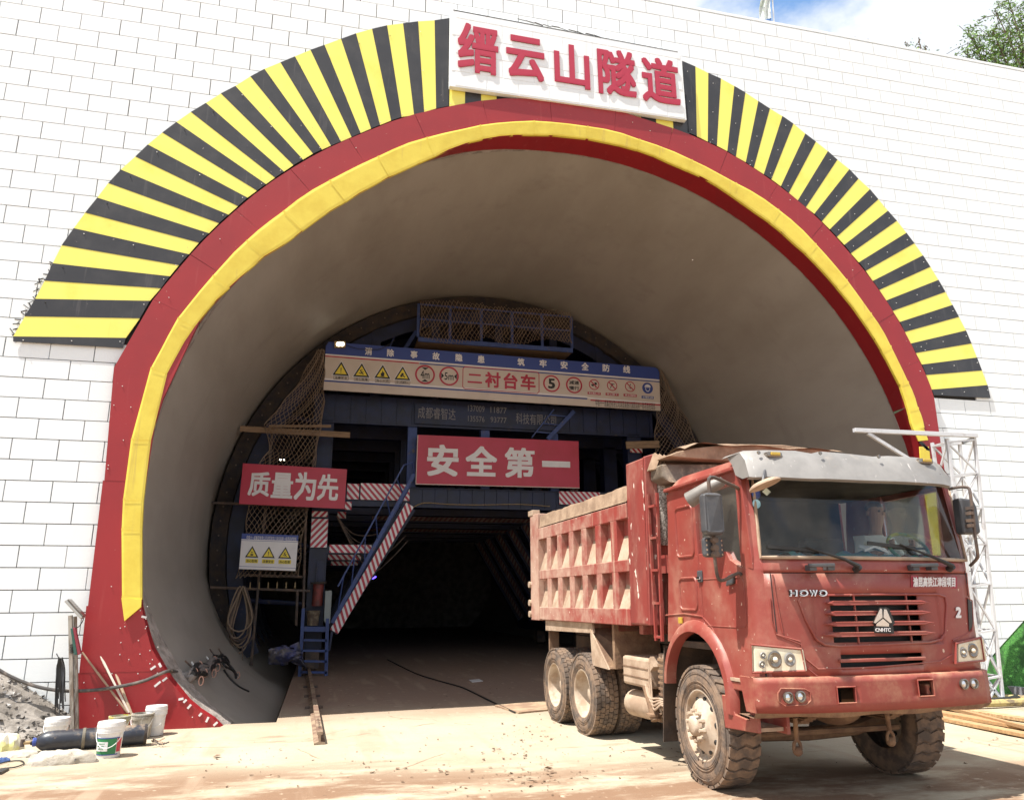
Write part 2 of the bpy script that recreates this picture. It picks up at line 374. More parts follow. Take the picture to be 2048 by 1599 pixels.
# ================================================================ red and yellow arch frame
OUT = [(160,1437),(172,1354),(184,1215),(205,1000),(232,737),(258,675),(300,608),(345,553),(403,486),(461,431),(518,382),(572,345),(648,301),(724,268),(805,236),(895,215),(1000,198),(1100,201),(1150,205),(1230,220),(1290,240),(1372,267),(1455,305),(1542,361),(1629,431),(1702,510),(1773,603),(1822,689),(1867,790),(1869,880),(1871,1000),(1873,1120),(1875,1250),(1878,1400)]
YO = [(250,1241),(244,1195),(243,1060),(246,1000),(262,880),(290,765),(308,722),(340,660),(395,585),(445,533),(500,475),(560,428),(680,350),(770,308),(830,283),(930,258),(1010,243),(1130,247),(1240,268),(1300,287),(1348,305),(1447,354),(1553,417),(1608,465),(1681,545),(1740,625),(1800,729),(1848,855)]
YI = [(283,1213),(284,1200),(284,1060),(287,1000),(302,880),(325,785),(337,738),(372,680),(420,612),(475,560),(525,515),(575,485),(700,398),(790,348),(850,322),(935,285),(1010,271),(1110,271),(1240,290),(1300,308),(1348,330),(1416,360),(1478,402),(1539,444),(1587,485),(1638,533),(1710,620),(1760,695),(1801,772),(1826,856)]
RI = [(444,1447),(379,1407),(336,1354),(302,1294),(283,1213)]
fr = thing('portal_frame', 'red sheet metal arch frame with a bent yellow band around the tunnel mouth', 'arch frame', (0, -.1, 0))
FY = -.10
def pol(pts, Y):
    q = []
    for p in pts:
        w_ = at_y(p[0], p[1], Y); q.append((math.atan2(w_.z-3.2, w_.x-.1), math.hypot(w_.x-.1, w_.z-3.2)))
    q.sort(); return q
def rad(q, a):
    if a <= q[0][0]: return q[0][1]
    for i in range(len(q)-1):
        if q[i][0] <= a <= q[i+1][0]:
            s_ = (a-q[i][0])/max(1e-6, q[i+1][0]-q[i][0]); return q[i][1]*(1-s_)+q[i+1][1]*s_
    return q[-1][1]
qo = pol(OUT[4:30], FY); qi = pol(YI[3:], FY); qyo = pol(YO[3:], FY-.03)
qlin = sorted((math.atan2(z-3.2, x-.1), math.hypot(x-.1, z-3.2)) for x, z in prof if z > .2)
def gapw(a): return max(0, min(1, (a-R(95))/R(45)))
def mid(a):
    g_ = gapw(a); t_ = .95-.70*g_; return FY+(.47-FY)*t_, (rad(qi, a)-.01)*(1-t_)+(rad(qlin, a)-.015)*t_
PT = lambda a, r_, Y: Vector((.1+r_*math.cos(a), Y, 3.2+r_*math.sin(a)))
angs = [R(a) for a in (157, 150, 142, 133, 124, 114, 104, 94, 84, 75, 66, 57, 48, 39, 31, 23, 17)]
def subd(a0, a1, k=3): return [a0+(a1-a0)*i/k for i in range(k+1)]
for i in range(len(angs)-1):
    A = subd(angs[i], angs[i+1]); e = .004 if i else 0
    mb = MB(); poly = [PT(a, rad(qo, a), FY) for a in A]+[PT(a, rad(qi, a)-.01, FY) for a in reversed(A)]
    poly[0] += (poly[1]-poly[0])*.015; mb.prism(poly, (0, -.012-.003*(i % 2), 0)); mb.build('red_panel', M['redpanel'], fr)
    mb = MB(); mb.grid([[PT(a, rad(qi, a)-.01, FY+.0), PT(a, mid(a)[1], mid(a)[0])] for a in A]); mb.build('soffit_panel', M['redpanel'], fr)
seg = [R(x) for x in range(157, 16, -4)]+[R(17)]
mb = MB(); mb.grid([[PT(a, mid(a)[1], mid(a)[0]), PT(a, mid(a)[1]*.6+(rad(qlin, a)-.015)*.4+random.uniform(-.02, .012)*gapw(a), mid(a)[0]*.6+.47*.4+random.uniform(-.03, .03)*gapw(a)), PT(a, rad(qlin, a)-.015, .47)] for a in seg], True); mb.build('rough_edge', M['rough'], tun, smooth=True)
# left and right legs
legL = [at_y(*p, FY) for p in OUT[:5]]; legLi = [at_y(*p, FY) for p in (RI[0:5]+[(284, 1060), (287, 1000)])]
top_o, top_i = PT(angs[0], rad(qo, angs[0]), FY), PT(angs[0], rad(qi, angs[0])-.01, FY)
cut = at_y(205, 1040, FY).z
def strip(name, pts_o, pts_i, dy=-.012): MB().prism(list(pts_o)+list(reversed(pts_i)), (0, dy, 0)).build(name, M['redpanel'], fr)
zc = [at_y(160, 1437, FY).z, at_y(184, 1230, FY).z, at_y(200, 1040, FY).z, at_y(232, 737, FY).z]
xo = lambda z: -7.20-.0*(z)
inner_left = sorted([(w_.z, w_.x) for w_ in legLi]+[(PT(R(170), rad(qi, R(170)), FY).z, PT(R(170), rad(qi, R(170)), FY).x), (top_i.z, top_i.x)])
def xi(z):
    q = inner_left
    if z <= q[0][0]: return q[0][1]
    for i in range(len(q)-1):
        if q[i][0] <= z <= q[i+1][0]:
            s_ = (z-q[i][0])/max(1e-6, q[i+1][0]-q[i][0]); return q[i][1]*(1-s_)+q[i+1][1]*s_
    return q[-1][1]
def xl(z):
    q = sorted([(c_[1], -c_[0]) for c_ in prof if c_[0] < 0 and c_[1] < 7.5])
    if z <= q[0][0]: return q[0][1]
    for i in range(len(q)-1):
        if q[i][0] <= z <= q[i+1][0]:
            s_ = (z-q[i][0])/max(1e-6, q[i+1][0]-q[i][0]); return q[i][1]*(1-s_)+q[i+1][1]*s_
    return q[-1][1]
lev = [(-.02, .75), (.75, 1.62), (1.62, 3.35), (3.35, top_i.z)]
for sgn in (1, -1):
    for k, (za, zb) in enumerate(lev):
        if sgn == -1 and k == 3: zb = PT(angs[-1], rad(qi, angs[-1])-.01, FY).z
        zz = [za+(zb-za)*i/6 for i in range(7)]
        if sgn == 1: po = [Vector((-7.20, FY, za)), Vector((-7.27 if k == 3 else -7.22, FY, zb))]; pi_ = [Vector((xi(z), FY, z)) for z in zz]
        else: po = [Vector((7.19, FY, za)), Vector((7.2, FY, zb))]; pi_ = [Vector((.2-xi(z), FY, z)) for z in zz]
        if k == 3:
            po[-1] = Vector((-7.27 if sgn == 1 else 7.2, FY, 5.03 if sgn == 1 else zb)); to = PT(angs[0] if sgn == 1 else R(180)-angs[0]+R(0), rad(qo, angs[0]), FY)
            if sgn == 1: po += [to]
            else: po[-1] = PT(angs[-1], rad(qo, angs[-1]), FY); pi_[-1] = PT(angs[-1], rad(qi, angs[-1])-.01, FY)
        poly = po+list(reversed(pi_))
        MB().prism(poly, (0, -.012-.003*(k % 2), 0)).build('red_panel', M['redpanel'], fr)
        t_ = .25 if sgn == 1 else .95
        lx = lambda z: -(xl(z)-.012) if sgn == 1 else .24+xl(z)-.012
        mm = lambda p: Vector((p.x*(1-t_)+lx(p.z)*t_, FY+(.47-FY)*t_, p.z))
        MB().grid([[p, mm(p)] for p in pi_]).build('soffit_panel', M['redpanel'], fr)
        MB().grid([[mm(p), mm(p).lerp(Vector((lx(p.z), .47, p.z)), .4)+Vector((random.uniform(-.015, .015), 0, 0)), Vector((lx(p.z), .47, p.z))] for p in pi_]).build('rough_edge', M['rough'], tun, smooth=True)
# yellow band: bent sheets, each with a raised overlap
yo = [at_y(*p, FY-.045) for p in YO]; yi = [at_y(*p, FY-.02) for p in YI]
yl = [('L', 0, 2), ('L', 2, 4)]
def yband(po, pi_, seam=True):
    mb = MB(); rows = []
    for a, b_ in zip(po, pi_):
        m1 = a.lerp(b_, .1)+Vector((0, -.008, 0)); m2 = a.lerp(b_, .9)+Vector((0, -.008, 0))
        rows.append([a+Vector((0, .03, 0)), a, m1, m2, b_, b_+Vector((0, .05, 0))])
    mb.grid(rows); mb.build('yellow_panel', M['yelpanel'], fr)
    mb = MB(); a, b_ = po[0], pi_[0]; d = (po[1]-po[0]).normalized()*.03
    mb.grid([[a+d*k+Vector((0, -.012-.004, 0)), a.lerp(b_, .1)+d*k+Vector((0, -.016, 0)), a.lerp(b_, .9)+d*k+Vector((0, -.016, 0)), b_+d*k+Vector((0, -.012, 0))] for k in (0, 1)])
    if seam: mb.build('yellow_seam', M['yelpanel'], fr)
def resample(pts, ts):
    q = [Vector(p) for p in pts]; out = []
    ln = [0]
    for i in range(1, len(q)): ln.append(ln[-1]+(q[i]-q[i-1]).length)
    for t_ in ts:
        s_ = t_*ln[-1]
        for i in range(1, len(q)):
            if s_ <= ln[i]+1e-9: f_ = (s_-ln[i-1])/(ln[i]-ln[i-1]); out.append(q[i-1].lerp(q[i], f_)); break
    return out
# lower left: from the swallow tail up
ylo = [at_y(*p, FY-.045) for p in YO[1:5]]; yli = [at_y(*p, FY-.02) for p in [(284,1198),(284,1060),(287,1000),(302,880)]]
MB().prism([at_y(250,1241,FY-.02), at_y(244,1195,FY-.02), at_y(284,1198,FY-.02), at_y(283,1213,FY-.02)], (0,-.04,0)).build('yellow_panel', M['yelpanel'], fr)
for i in range(3): yband(ylo[i:i+2], yli[i:i+2])
ya = [R(a) for a in (165.0, 158, 151, 144.5, 138, 130, 122, 114, 105.5, 97, 88.5, 80, 71, 63, 55, 47, 39.5, 33, 27, 20.8, 16.5, 13.2)]
qyi = pol(YI[3:], FY-.02)
for i in range(len(ya)-1):
    A = [ya[i]+(ya[i+1]-ya[i])*k/3 for k in range(4)]; w1 = random.uniform(-.02, .02)
    po = [PT(a, rad(qyo, a)+(w1 if 0 < k < 3 else 0), FY-.045) for k, a in enumerate(A)]; pi_ = [PT(a, rad(qyi, a)+random.uniform(-.008, .008), FY-.02) for a in A]
    yband(po, pi_)
pA, pB = ylo[-1], yli[-1]; yband([pA, PT(ya[0], rad(qyo, ya[0]), FY-.045)], [pB, PT(ya[0], rad(qyi, ya[0]), FY-.02)])
# torn remains at the right end
for a_, b_, c_, d_ in (((1826,858),(1846,855),(1855,880),(1836,882)), ((1838,893),(1856,893),(1860,925),(1840,925)), ((1845,960),(1868,960),(1880,1110),(1866,1110))):
    MB().prism([at_y(*p, FY-.02) for p in (a_, b_, c_, d_)], (0, -.02, 0)).build('yellow_panel', M['yelpanel'], fr)
mb = MB()
for i in range(5):
    p = at_y(1838+i*3, 882+i*3, FY-.03); mb.prism([p, p+Vector((.09, 0, -.02)), p+Vector((.10, 0, -.08)), p+Vector((.0, 0, -.05))], (0, -.01, 0))
mb.build('black_tape', M['black'], fr)
# rivets, white tape tabs on the lower left leg
mb = MB()
for px, py in [(223,1172),(255,1180),(295,1212),(281,1220),(292,1237),(293,1252),(291,1256),(300,1300),(242,1284),(277,1280),(316,1293),(305,1318),(258,1318),(280,1307),(300,1326),(315,1345),(168,1364),(224,1346),(250,1252),(241,1255),(190,1396),(235,1409),(240,1308),(276,1346),(385,1433),(245,772),(262,814),(228,810),(217,930),(216,937),(247,880),(319,605),(338,595),(352,530),(440,478),(660,290),(712,296),(1420,285),(1500,330),(1580,400),(1705,540),(1840,742),(1858,850),(1385,520),(1300,262),(1265,245),(1850,700)]:
    p = at_y(px, py, FY-.016); mb.cyl(p, p+Vector((0, -.012, 0)),   .007, 6)
mb.build('rivets', M['rivet'], fr, kind='stuff')
for (x0, y0, x1, y1) in ((301,1338,311,1331),(325,1361,334,1354),(357,1398,367,1396),(367,1404,373,1398),(375,1416,382,1408),(398,1431,403,1425),(412,1443,417,1433),(427,1450,435,1443),(318,1325,322,1333),(283,1232,293,1234),(309,1372,321,1362)):
    mb = MB(); mb.bar(at_y(x0, y0, FY-.02), at_y(x1, y1, FY-.02), .028, .010, (0, 1, 0)); mb.build('tape_tab', M['white'], fr)

# ================================================================ black and yellow warning fan
fan = thing('warning_fan', 'fan of black and yellow striped sheets fixed above the red arch', 'striped panels', (0, -.03, 7))
FO = [(27,683),(27,673),(50.6,633),(71,598),(90,562),(106,527),(124,491),(148,457),(171,426),(195,396),(217,367),(242,340),(271,314),(296,290),(325,266),(353,245),(382,225),(412,207),(442,188),(471,173),(501,154),(529,139),(561,126),(590,114),(621,101),(649,91),(682,79),(712,68),(744,59),(774,52),(806,48),(836,44),(869,42),(901,37)]
FI = [(246,696),(252,676),(280,637),(300,602),(322,577),(340,553),(358,531),(378,509),(398,486),(418,467),(438,447),(457,430),(476,413),(495,396),(514,382),(532,369),(550,356),(568,344),(587,331),(606,320),(626,308),(644,300),(662,292),(682,284),(703,275),(721,267),(742,258),(760,251),(782,242),(803,235),(828,231),(848,225),(872,218),(897,213)]
# the last seven inner/outer pairs start black at the bottom
cols = ['k']; 
for i in range(len(FO)-2): cols.append('y' if cols[-1] == 'k' else 'k')
def quadpanel(a, b_, c_, d_, colr, Y=-.025):
    pts = [at_y(*p, Y) for p in (a, b_, c_, d_)]
    MB().prism(pts, (0, -.012-(.003 if colr == 'k' else 0), 0)).build('black_stripe' if colr == 'k' else 'yellow_stripe', M['blkstripe'] if colr == 'k' else M['yelstripe'], fan)
for i in range(len(FO)-1): quadpanel(FO[i], FO[i+1], FI[i+1], FI[i], cols[i])
GO = [(1364,123),(1390,134),(1416,147),(1441,158),(1468,173),(1490,186),(1516,203),(1539,218),(1564,233),(1586,248),(1610,268),(1631,284),(1655,303),(1674,320),(1698,339),(1716,358),(1739,379),(1756,399),(1775,422),(1793,442),(1812,466),(1828,487),(1845,511),(1860,534),(1876,560),(1890,584),(1904,610),(1917,634),(1931,661),(1942,687),(1953,715),(1963,741),(1974,770),(1980,796)]
GI = [(1374,265),(1393,273),(1415,284),(1433,292),(1454,303),(1471,314),(1491,325),(1507,336),(1527,349),(1542,359),(1561,373),(1577,386),(1595,401),(1611,415),(1628,428),(1643,443),(1659,459),(1673,474),(1688,490),(1701,507),(1717,525),(1731,542),(1745,562),(1758,580),(1772,601),(1785,622),(1799,644),(1809,664),(1821,687),(1831,706),(1843,729),(1852,750),(1863,779),(1867,790)]
for i in range(len(GO)-1): quadpanel(GO[i], GO[i+1], GI[i+1], GI[i], 'k' if i % 2 == 0 else 'y')
VX = [899, 930, 962, 993, 1024, 1049, 1070, 1094, 1118, 1142, 1166, 1190, 1214, 1236, 1258, 1281, 1311, 1345, 1376]
for i in range(len(VX)-1):
    a0 = at_y(VX[i], 180+(VX[i]-900)*.13, -.025).x; a1 = at_y(VX[i+1], 180+(VX[i+1]-900)*.13, -.025).x
    rr = lambda x: 3.2+math.sqrt(max(0, rad(qo, math.acos((x-.1)/7.6))**2-(x-.1)**2))-.03
    poly = [Vector((a0, -.025, rr(a0))), Vector((a1, -.025, rr(a1))), Vector((a1, -.025, 11.4)), Vector((a0, -.025, 11.4))]
    kk = (i % 2 == 1); MB().prism(poly, (0, -.012-(.003 if kk else 0), 0)).build('black_stripe' if kk else 'yellow_stripe', M['blkstripe'] if kk else M['yelstripe'], fan)
mb = MB()
for i, (a, b_) in enumerate(zip(FO[1:], FI[1:])):
    if i % 2 == 0: 
        for f_ in (.07, .93, .5 if i % 3 == 0 else .07):
            p = at_y(a[0]*(1-f_)+b_[0]*f_+4, a[1]*(1-f_)+b_[1]*f_+7, -.042); mb.cyl(p, p+Vector((0, -.01, 0)), .008, 6)
for i, (a, b_) in enumerate(zip(GO, GI)):
    if i % 2 == 0:
        for f_ in (.08, .5, .9):
            p = at_y(a[0]*(1-f_)+b_[0]*f_+10, a[1]*(1-f_)+b_[1]*f_+9, -.042); mb.cyl(p, p+Vector((0, -.01, 0)), .008, 6)
mb.build('rivets', M['rivet'], fan, kind='stuff')
# scribbled black sealant along the lower left end of the fan
mb = MB()
for i in range(30):
    f_ = i/30; px = 108-80*f_+random.uniform(-5, 2); py = 525+150*f_+random.uniform(-4, 4); p = at_y(px, py, -.012)
    mb.bar(p, p+Vector((random.uniform(-.10, .05), 0, random.uniform(-.07, .09))), random.uniform(.006, .018), .006, (0, 1, 0))
for i in range(10):
    p = at_y(1035+i*17, 38+i*3.6, -.012); mb.bar(p, p+Vector((.17, 0, random.uniform(-.03, .02)-.02)), random.uniform(.008, .03), .006, (0, 1, 0))
mb.build('sealant', M['crack'], fan)
# ================================================================ flat print helpers
_tc = {}
def text_poly(s, off=0.0):
    """letters as flat faces scaled to a unit box; bold weight by laying slightly shifted copies over each other"""
    k = (s, off)
    if k not in _tc:
        cu = bpy.data.curves.new('t', 'FONT'); cu.body = s; cu.resolution_u = 2
        o = bpy.data.objects.new('t', cu); COL.objects.link(o)
        me = bpy.data.meshes.new_from_object(o.evaluated_get(bpy.context.evaluated_depsgraph_get()))
        v0 = [(v.co.x, v.co.y) for v in me.vertices]; f0 = [tuple(p.vertices) for p in me.polygons]
        bpy.data.objects.remove(o); bpy.data.curves.remove(cu); bpy.data.meshes.remove(me)
        vs = []; fs = []; sh = [(0, 0)]
        if off > .008: sh = [(a*off, b_*off) for a, b_ in ((-1, -1), (1, -1), (1, 1), (-1, 1), (0, 1), (0, -1), (1, 0), (-1, 0))]
        for n_, (dx, dy) in enumerate(sh):
            b_ = len(vs); vs += [(x+dx, y+dy, n_) for x, y in v0]; fs += [tuple(i+b_ for i in f) for f in f0]
        x0 = min(v[0] for v in vs); x1 = max(v[0] for v in vs); y0 = min(v[1] for v in vs); y1 = max(v[1] for v in vs)
        _tc[k] = ([((x-x0)/(x1-x0), (y-y0)/max(1e-6, y1-y0), n_) for x, y, n_ in vs], fs, (x1-x0)/max(1e-6, y1-y0))
    return _tc[k]
class Plate:
    """a flat sign: four corners in space, u to the right, v up; prints lie a few mm in front of it"""
    def __init__(s, tl, tr, br, bl, thick=.03):
        s.c = [Vector(p) for p in (tl, tr, br, bl)]; s.n = ((s.c[1]-s.c[0]).cross(s.c[3]-s.c[0])).normalized()
        if s.n.dot(CAM-s.c[0]) < 0: s.n = -s.n
        s.w = ((s.c[1]-s.c[0]).length+(s.c[2]-s.c[3]).length)/2; s.h = ((s.c[3]-s.c[0]).length+(s.c[2]-s.c[1]).length)/2; s.t = thick
    def p(s, u, v, h=0.0):
        a = s.c[0].lerp(s.c[1], u); b_ = s.c[3].lerp(s.c[2], u); return b_.lerp(a, v)+s.n*h
    def board(s, name, m, parent, poly=((0, 0), (1, 0), (1, 1), (0, 1)), **k):
        return MB().prism([s.p(u, v) for u, v in poly], s.n*-s.t).build(name, m, parent, **k)
    def flat(s, name, m, parent, polys, h=.004):
        mb = MB()
        for poly in polys: mb.prism([s.p(u, v, h-.003) for u, v in poly], s.n*.003)
        return mb.build(name, m, parent)
    def text(s, name, m, parent, txt, u0, v0, u1, v1, h=.004, off=.02, thick=0, shear=0):
        vs, fs, asp = text_poly(txt, off)
        P_ = [s.p(u0+(u1-u0)*x+shear*(y-.5), v0+(v1-v0)*y, h+n_*.0004) for x, y, n_ in vs]; mb = MB(); mb.add(P_, fs)
        if thick:
            nn = len(P_); cnt = {}
            for f in fs:
                for i in range(len(f)):
                    e = (f[i], f[(i+1) % len(f)]); cnt[e] = 1
            mb.v += [p+s.n*thick for p in P_]; mb.f += [tuple(i+nn for i in f) for f in fs]
            for (a, b_) in cnt:
                if (b_, a) not in cnt: mb.f.append((a, b_, b_+nn, a+nn))
        return mb.build(name, m, parent)
    def ell(s, cu, cv, ru, k=24, r0=0, a0=0, a1=360, ar=None):
        rv = ru*s.w/s.h
        out = [(cu+ru*math.cos(R(a0+(a1-a0)*i/k)), cv+rv*math.sin(R(a0+(a1-a0)*i/k))) for i in range(k+(0 if a1-a0 == 360 else 1))]
        return out
    def ring(s, cu, cv, r1, r0, k=28):
        A = s.ell(cu, cv, r1, k); B = s.ell(cu, cv, r0, k)
        return [[A[i], A[(i+1) % k], B[(i+1) % k], B[i]] for i in range(k)]
    def line(s, pts, w_, ar=1):
        out = []; wv = w_*s.w/s.h
        for a, b_ in zip(pts[:-1], pts[1:]):
            dx = (b_[0]-a[0])*s.w; dy = (b_[1]-a[1])*s.h; d = math.hypot(dx, dy) or 1; nx = -dy/d*w_/2; ny = dx/d*w_/2*s.w/s.h
            out.append([(a[0]+nx, a[1]+ny), (b_[0]+nx, b_[1]+ny), (b_[0]-nx, b_[1]-ny), (a[0]-nx, a[1]-ny)])
        return out

# ================================================================ name board over the arch
SY = -.16
sb = thing('name_board', 'large white name board with five raised crimson characters above the arch', 'sign board', (0, SY, 11))
pl = Plate(at_y(901, 18, SY), at_y(1362, 106, SY), at_y(1373, 240, SY), at_y(899, 172, SY), .10)
pl.board('board', M['block'], sb)
pl.flat('top_edge', M['black'], sb, [[(.012, .985), (.985, 1.0), (.985, 1.008), (.012, .996)]])
# the board is clad in the same thin white brick slips
mb_rows = []
for r_ in range(5):
    v0 = (r_-0.15)*.232; off = (r_ % 2)*.5
    for c_ in range(-1, 9):
        u0 = (c_+off)*.128+.02; u1 = u0+.128
        a, b_, c0, d0 = max(.008, u0+.0022), min(.992, u1-.0022), max(.02, v0+.007), min(.975, v0+.232-.007)
        if b_-a > .01 and d0-c0 > .02: MB().prism([pl.p(a, c0, 0), pl.p(b_, c0, 0), pl.p(b_, d0, 0), pl.p(a, d0, 0)], pl.n*.006).build('brick', M['block'], sb)
def frompx(ch, tl, br, par, plate, m, off, name, h, thick=0):
    pass
chars = [('缙', .022, .145, .195, .915), ('云', .235, .16, .415, .93), ('山', .447, .17, .60, .93), ('隧', .635, .165, .81, .96), ('道', .825, .14, .985, .915)]
boxes = [(915, 48, 996, 152), (1012, 72, 1088, 165), (1108, 88, 1178, 180), (1195, 98, 1270, 197), (1283, 115, 1357, 212)]
def uvof(plate, px, py):
    # intersect sight line with the plate's plane, return (u,v)
    d = ray(px, py); t_ = (plate.c[0]-CAM).dot(plate.n)/d.dot(plate.n); q = CAM+d*t_
    u, v = .5, .5
    for _ in range(12):
        e = q-plate.p(u, v); du = (plate.p(u+.01, v)-plate.p(u, v))*100; dv = (plate.p(u, v+.01)-plate.p(u, v))*100
        u += e.dot(du)/du.dot(du); v += e.dot(dv)/dv.dot(dv)
    return u, v
for (ch, *_), (x0, y0, x1, y1) in zip(chars, boxes):
    cx = (x0+x1)/2; cy = (y0+y1)/2
    ul, _a = uvof(pl, x0, cy); ur, _a = uvof(pl, x1, cy); _a, vt = uvof(pl, cx, y0+4); _a, vb = uvof(pl, cx, y1-4)
    pl.text('character', M['crimson'], sb, ch, ul, vb, ur, vt, .016, .024, .014)

# ================================================================ the blue formwork trolley
TY = 7.8
tr = thing('formwork_trolley', 'dark blue steel formwork trolley standing inside the tunnel', 'formwork trolley', (0, TY, 0))
T_ = lambda px, py, Y=TY: at_y(px, py, Y)
XL, XR = -4.22, 4.30
# shell and flange ring
def arcp(r_, a0, a1, Y, n_=40): return [Vector((LC[0]+r_*math.cos(R(a0+(a1-a0)*i/n_)), Y, LC[1]+r_*math.sin(R(a0+(a1-a0)*i/n_)))) for i in range(n_+1)]
A0, A1 = 205, -25
mb = MB(); mb.grid([arcp(6.88, A0, A1, TY), arcp(6.88, A0, A1, TY+12)]); mb.grid([arcp(6.74, A0, A1, TY), arcp(6.74, A0, A1, TY+12)], True); mb.build('shell', M['blue'], tr, smooth=True)
mb = MB(); mb.grid([arcp(6.88, A0, A1, TY-.001), arcp(6.52, A0, A1, TY-.001)], True); mb.grid([arcp(6.52, A0, A1, TY), arcp(6.52, A0, A1, TY+.3)], True); mb.build('flange', M['rust'], tr, smooth=True)
mb = MB(); mb.grid([arcp(6.50, A0, A1, TY+.12), arcp(6.15, A0, A1, TY+.12)], True); mb.build('inner_flange', M['blue'], tr, smooth=True)
mb = MB()
for a in range(-22, 204, 3): 
    p = Vector((LC[0]+6.70*math.cos(R(a)), TY-.002, LC[1]+6.70*math.sin(R(a)))); mb.cyl(p, p+Vector((0, -.03, 0)), .022, 6)
mb.build('bolts', M['tubedark'], tr, kind='stuff')
for k in range(6):
    yy = TY+.5+2.1*k
    mb = MB(); mb.grid([arcp(6.74, A0, A1, yy), arcp(6.45, A0, A1, yy), arcp(6.45, A0, A1, yy+.1), arcp(6.74, A0, A1, yy+.1)], True); mb.build('shell_rib', M['blue'], tr)
M['dullwhite'] = mat('shaded_white', (.20, .165, .14), (.12, .10, .085), 5, rough=.9); M['dullred'] = mat('shaded_red', (.10, .022, .024), rough=.8)  # stripe white and red darkened in colour for the gloom of the deeper frames
def striped(name, p0, p1, wdt, up, Y=None, flip=False, parent=None, n_=None, mt=None, wt=None):
    """a flat board of red and white slanting bands along p0-p1: white board, red bands proud of it"""
    p0 = Vector(p0); p1 = Vector(p1); d = (p1-p0); ln = d.length; d = d/ln; up = Vector(up).normalized(); up = (up-d*up.dot(d)).normalized()
    nn = d.cross(up); nn = nn if nn.dot(CAM-p0) > 0 else -nn
    MB().prism([p0-up*wdt/2, p1-up*wdt/2, p1+up*wdt/2, p0+up*wdt/2], nn*.02).build(name, wt or M['white'], parent or tr)
    mb = MB(); st = .155; s_ = -wdt; k = (-1 if flip else 1)
    while s_ < ln+wdt:
        poly = []
        for (aa, vv) in ((s_, -1), (s_+st*.5, -1), (s_+st*.5+wdt*.9, 1), (s_+wdt*.9, 1)): poly.append((aa, vv*k))
        poly = clip([(x, y) for x, y in poly], 1, 0, ln); 
        if len(poly) > 2: poly = clip(poly, -1, 0, 0)
        if len(poly) > 2: mb.add([p0+d*x+up*(y*wdt/2)+nn*.0235 for x, y in poly], [tuple(range(len(poly)))])
        s_ += st
    mb.build('red_bands', mt or M['redprint'], parent or tr)
# portal frames, one behind the other
for k in range(7):
    y0 = TY+.0+1.9*k; fb = M['blue']
    for s_, xc in ((-1, XL), (1, XR)):
        mb = MB(); mb.bx(xc-.20, xc+.20, y0, y0+.02, .95, 6.2); mb.bx(xc-.21, xc-.185, y0-.02, y0+.35, .95, 6.2); mb.bx(xc+.185, xc+.21, y0-.02, y0+.35, .95, 6.2); mb.bx(xc-.2, xc+.2, y0+.33, y0+.35, .95, 6.2)
        if k == 0 and s_ < 0:
            for zz in (1.9, 2.65, 3.0, 5.0): mb.bx(xc-.185, xc+.185, y0-.018, y0, zz, zz+.03)
            mb.bx(xc-.012, xc+.012, y0-.11, y0, 2.05, 2.6)
        mb.build('column', fb, tr)
        # leaning brace from the column foot to the cross beam
        xa = xc-s_*.42; xb = xc-s_*2.25
        mb = MB(); mb.bar((xa, y0+.10, .95), (xb, y0+.10, 4.0), .30, .2, (0, 1, 0)); mb.build('brace', fb, tr)
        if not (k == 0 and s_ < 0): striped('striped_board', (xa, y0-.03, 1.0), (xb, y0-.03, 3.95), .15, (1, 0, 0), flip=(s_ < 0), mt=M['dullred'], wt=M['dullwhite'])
        mb = MB(); mb.bar((xc, y0+.1, 2.9), (xc-s_*1.3, y0+.1, 2.9), .22, .2); mb.build('tie_beam', fb, tr)
    mb = MB(); mb.bx(XL, XR, y0, y0+.02, 4.02, 4.5); mb.bx(XL, XR, y0-.03, y0+.35, 4.0, 4.03); mb.bx(XL, XR, y0-.03, y0+.35, 4.49, 4.52); mb.bx(XL, XR, y0+.33, y0+.35, 4.0, 4.5)
    if k == 0:
        for i in range(18): mb.bx(-2.0+.33*i, -1.985+.33*i, y0-.028, y0, 4.03, 4.49)
    mb.build('cross_beam', fb, tr)
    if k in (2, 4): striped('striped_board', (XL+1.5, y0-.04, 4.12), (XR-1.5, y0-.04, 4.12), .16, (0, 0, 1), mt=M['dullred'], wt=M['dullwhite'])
    mb = MB(); mb.bx(XL-.3, XR+.6, y0, y0+.3, 6.15, 6.9); mb.build('top_beam', fb, tr)
    for xx in (-1.97, 0.0, 1.94):
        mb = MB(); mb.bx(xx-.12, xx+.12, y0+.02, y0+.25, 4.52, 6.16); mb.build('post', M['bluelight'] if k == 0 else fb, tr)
    if k in (1, 2, 3):
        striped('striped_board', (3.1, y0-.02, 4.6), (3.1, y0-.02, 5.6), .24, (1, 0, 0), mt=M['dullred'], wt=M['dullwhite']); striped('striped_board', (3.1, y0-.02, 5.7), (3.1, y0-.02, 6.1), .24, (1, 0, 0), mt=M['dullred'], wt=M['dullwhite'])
for s_, xc in ((-1, XL), (1, XR)):
    mb = MB(); mb.bx(xc-.2, xc+.2, TY, TY+13, .55, .95); mb.build('bottom_girder', M['blue'], tr)
    for k in range(3):
        mb = MB(); mb.bx(xc-.16, xc+.16, TY-.05+5*k, TY+.5+5*k, .12, .56); mb.cyl((xc-.1, TY+.2+5*k, .25), (xc+.1, TY+.2+5*k, .25), .24, 16); mb.build('wheel_bogie', M['tubedark'], tr)
    # side struts carrying the shell
    for k in range(5):
        for z_, a in ((1.6, 192), (3.0, 178), (4.6, 165), (6.2, 150)):
            q = Vector((LC[0]+s_*abs(6.6*math.cos(R(a))), TY+.35+2.4*k, LC[1]+6.6*math.sin(R(a)))); MB().tube([(xc+s_*.2, TY+.35+2.4*k, z_), q], .06, 8).build('side_strut', M['blue'], tr)
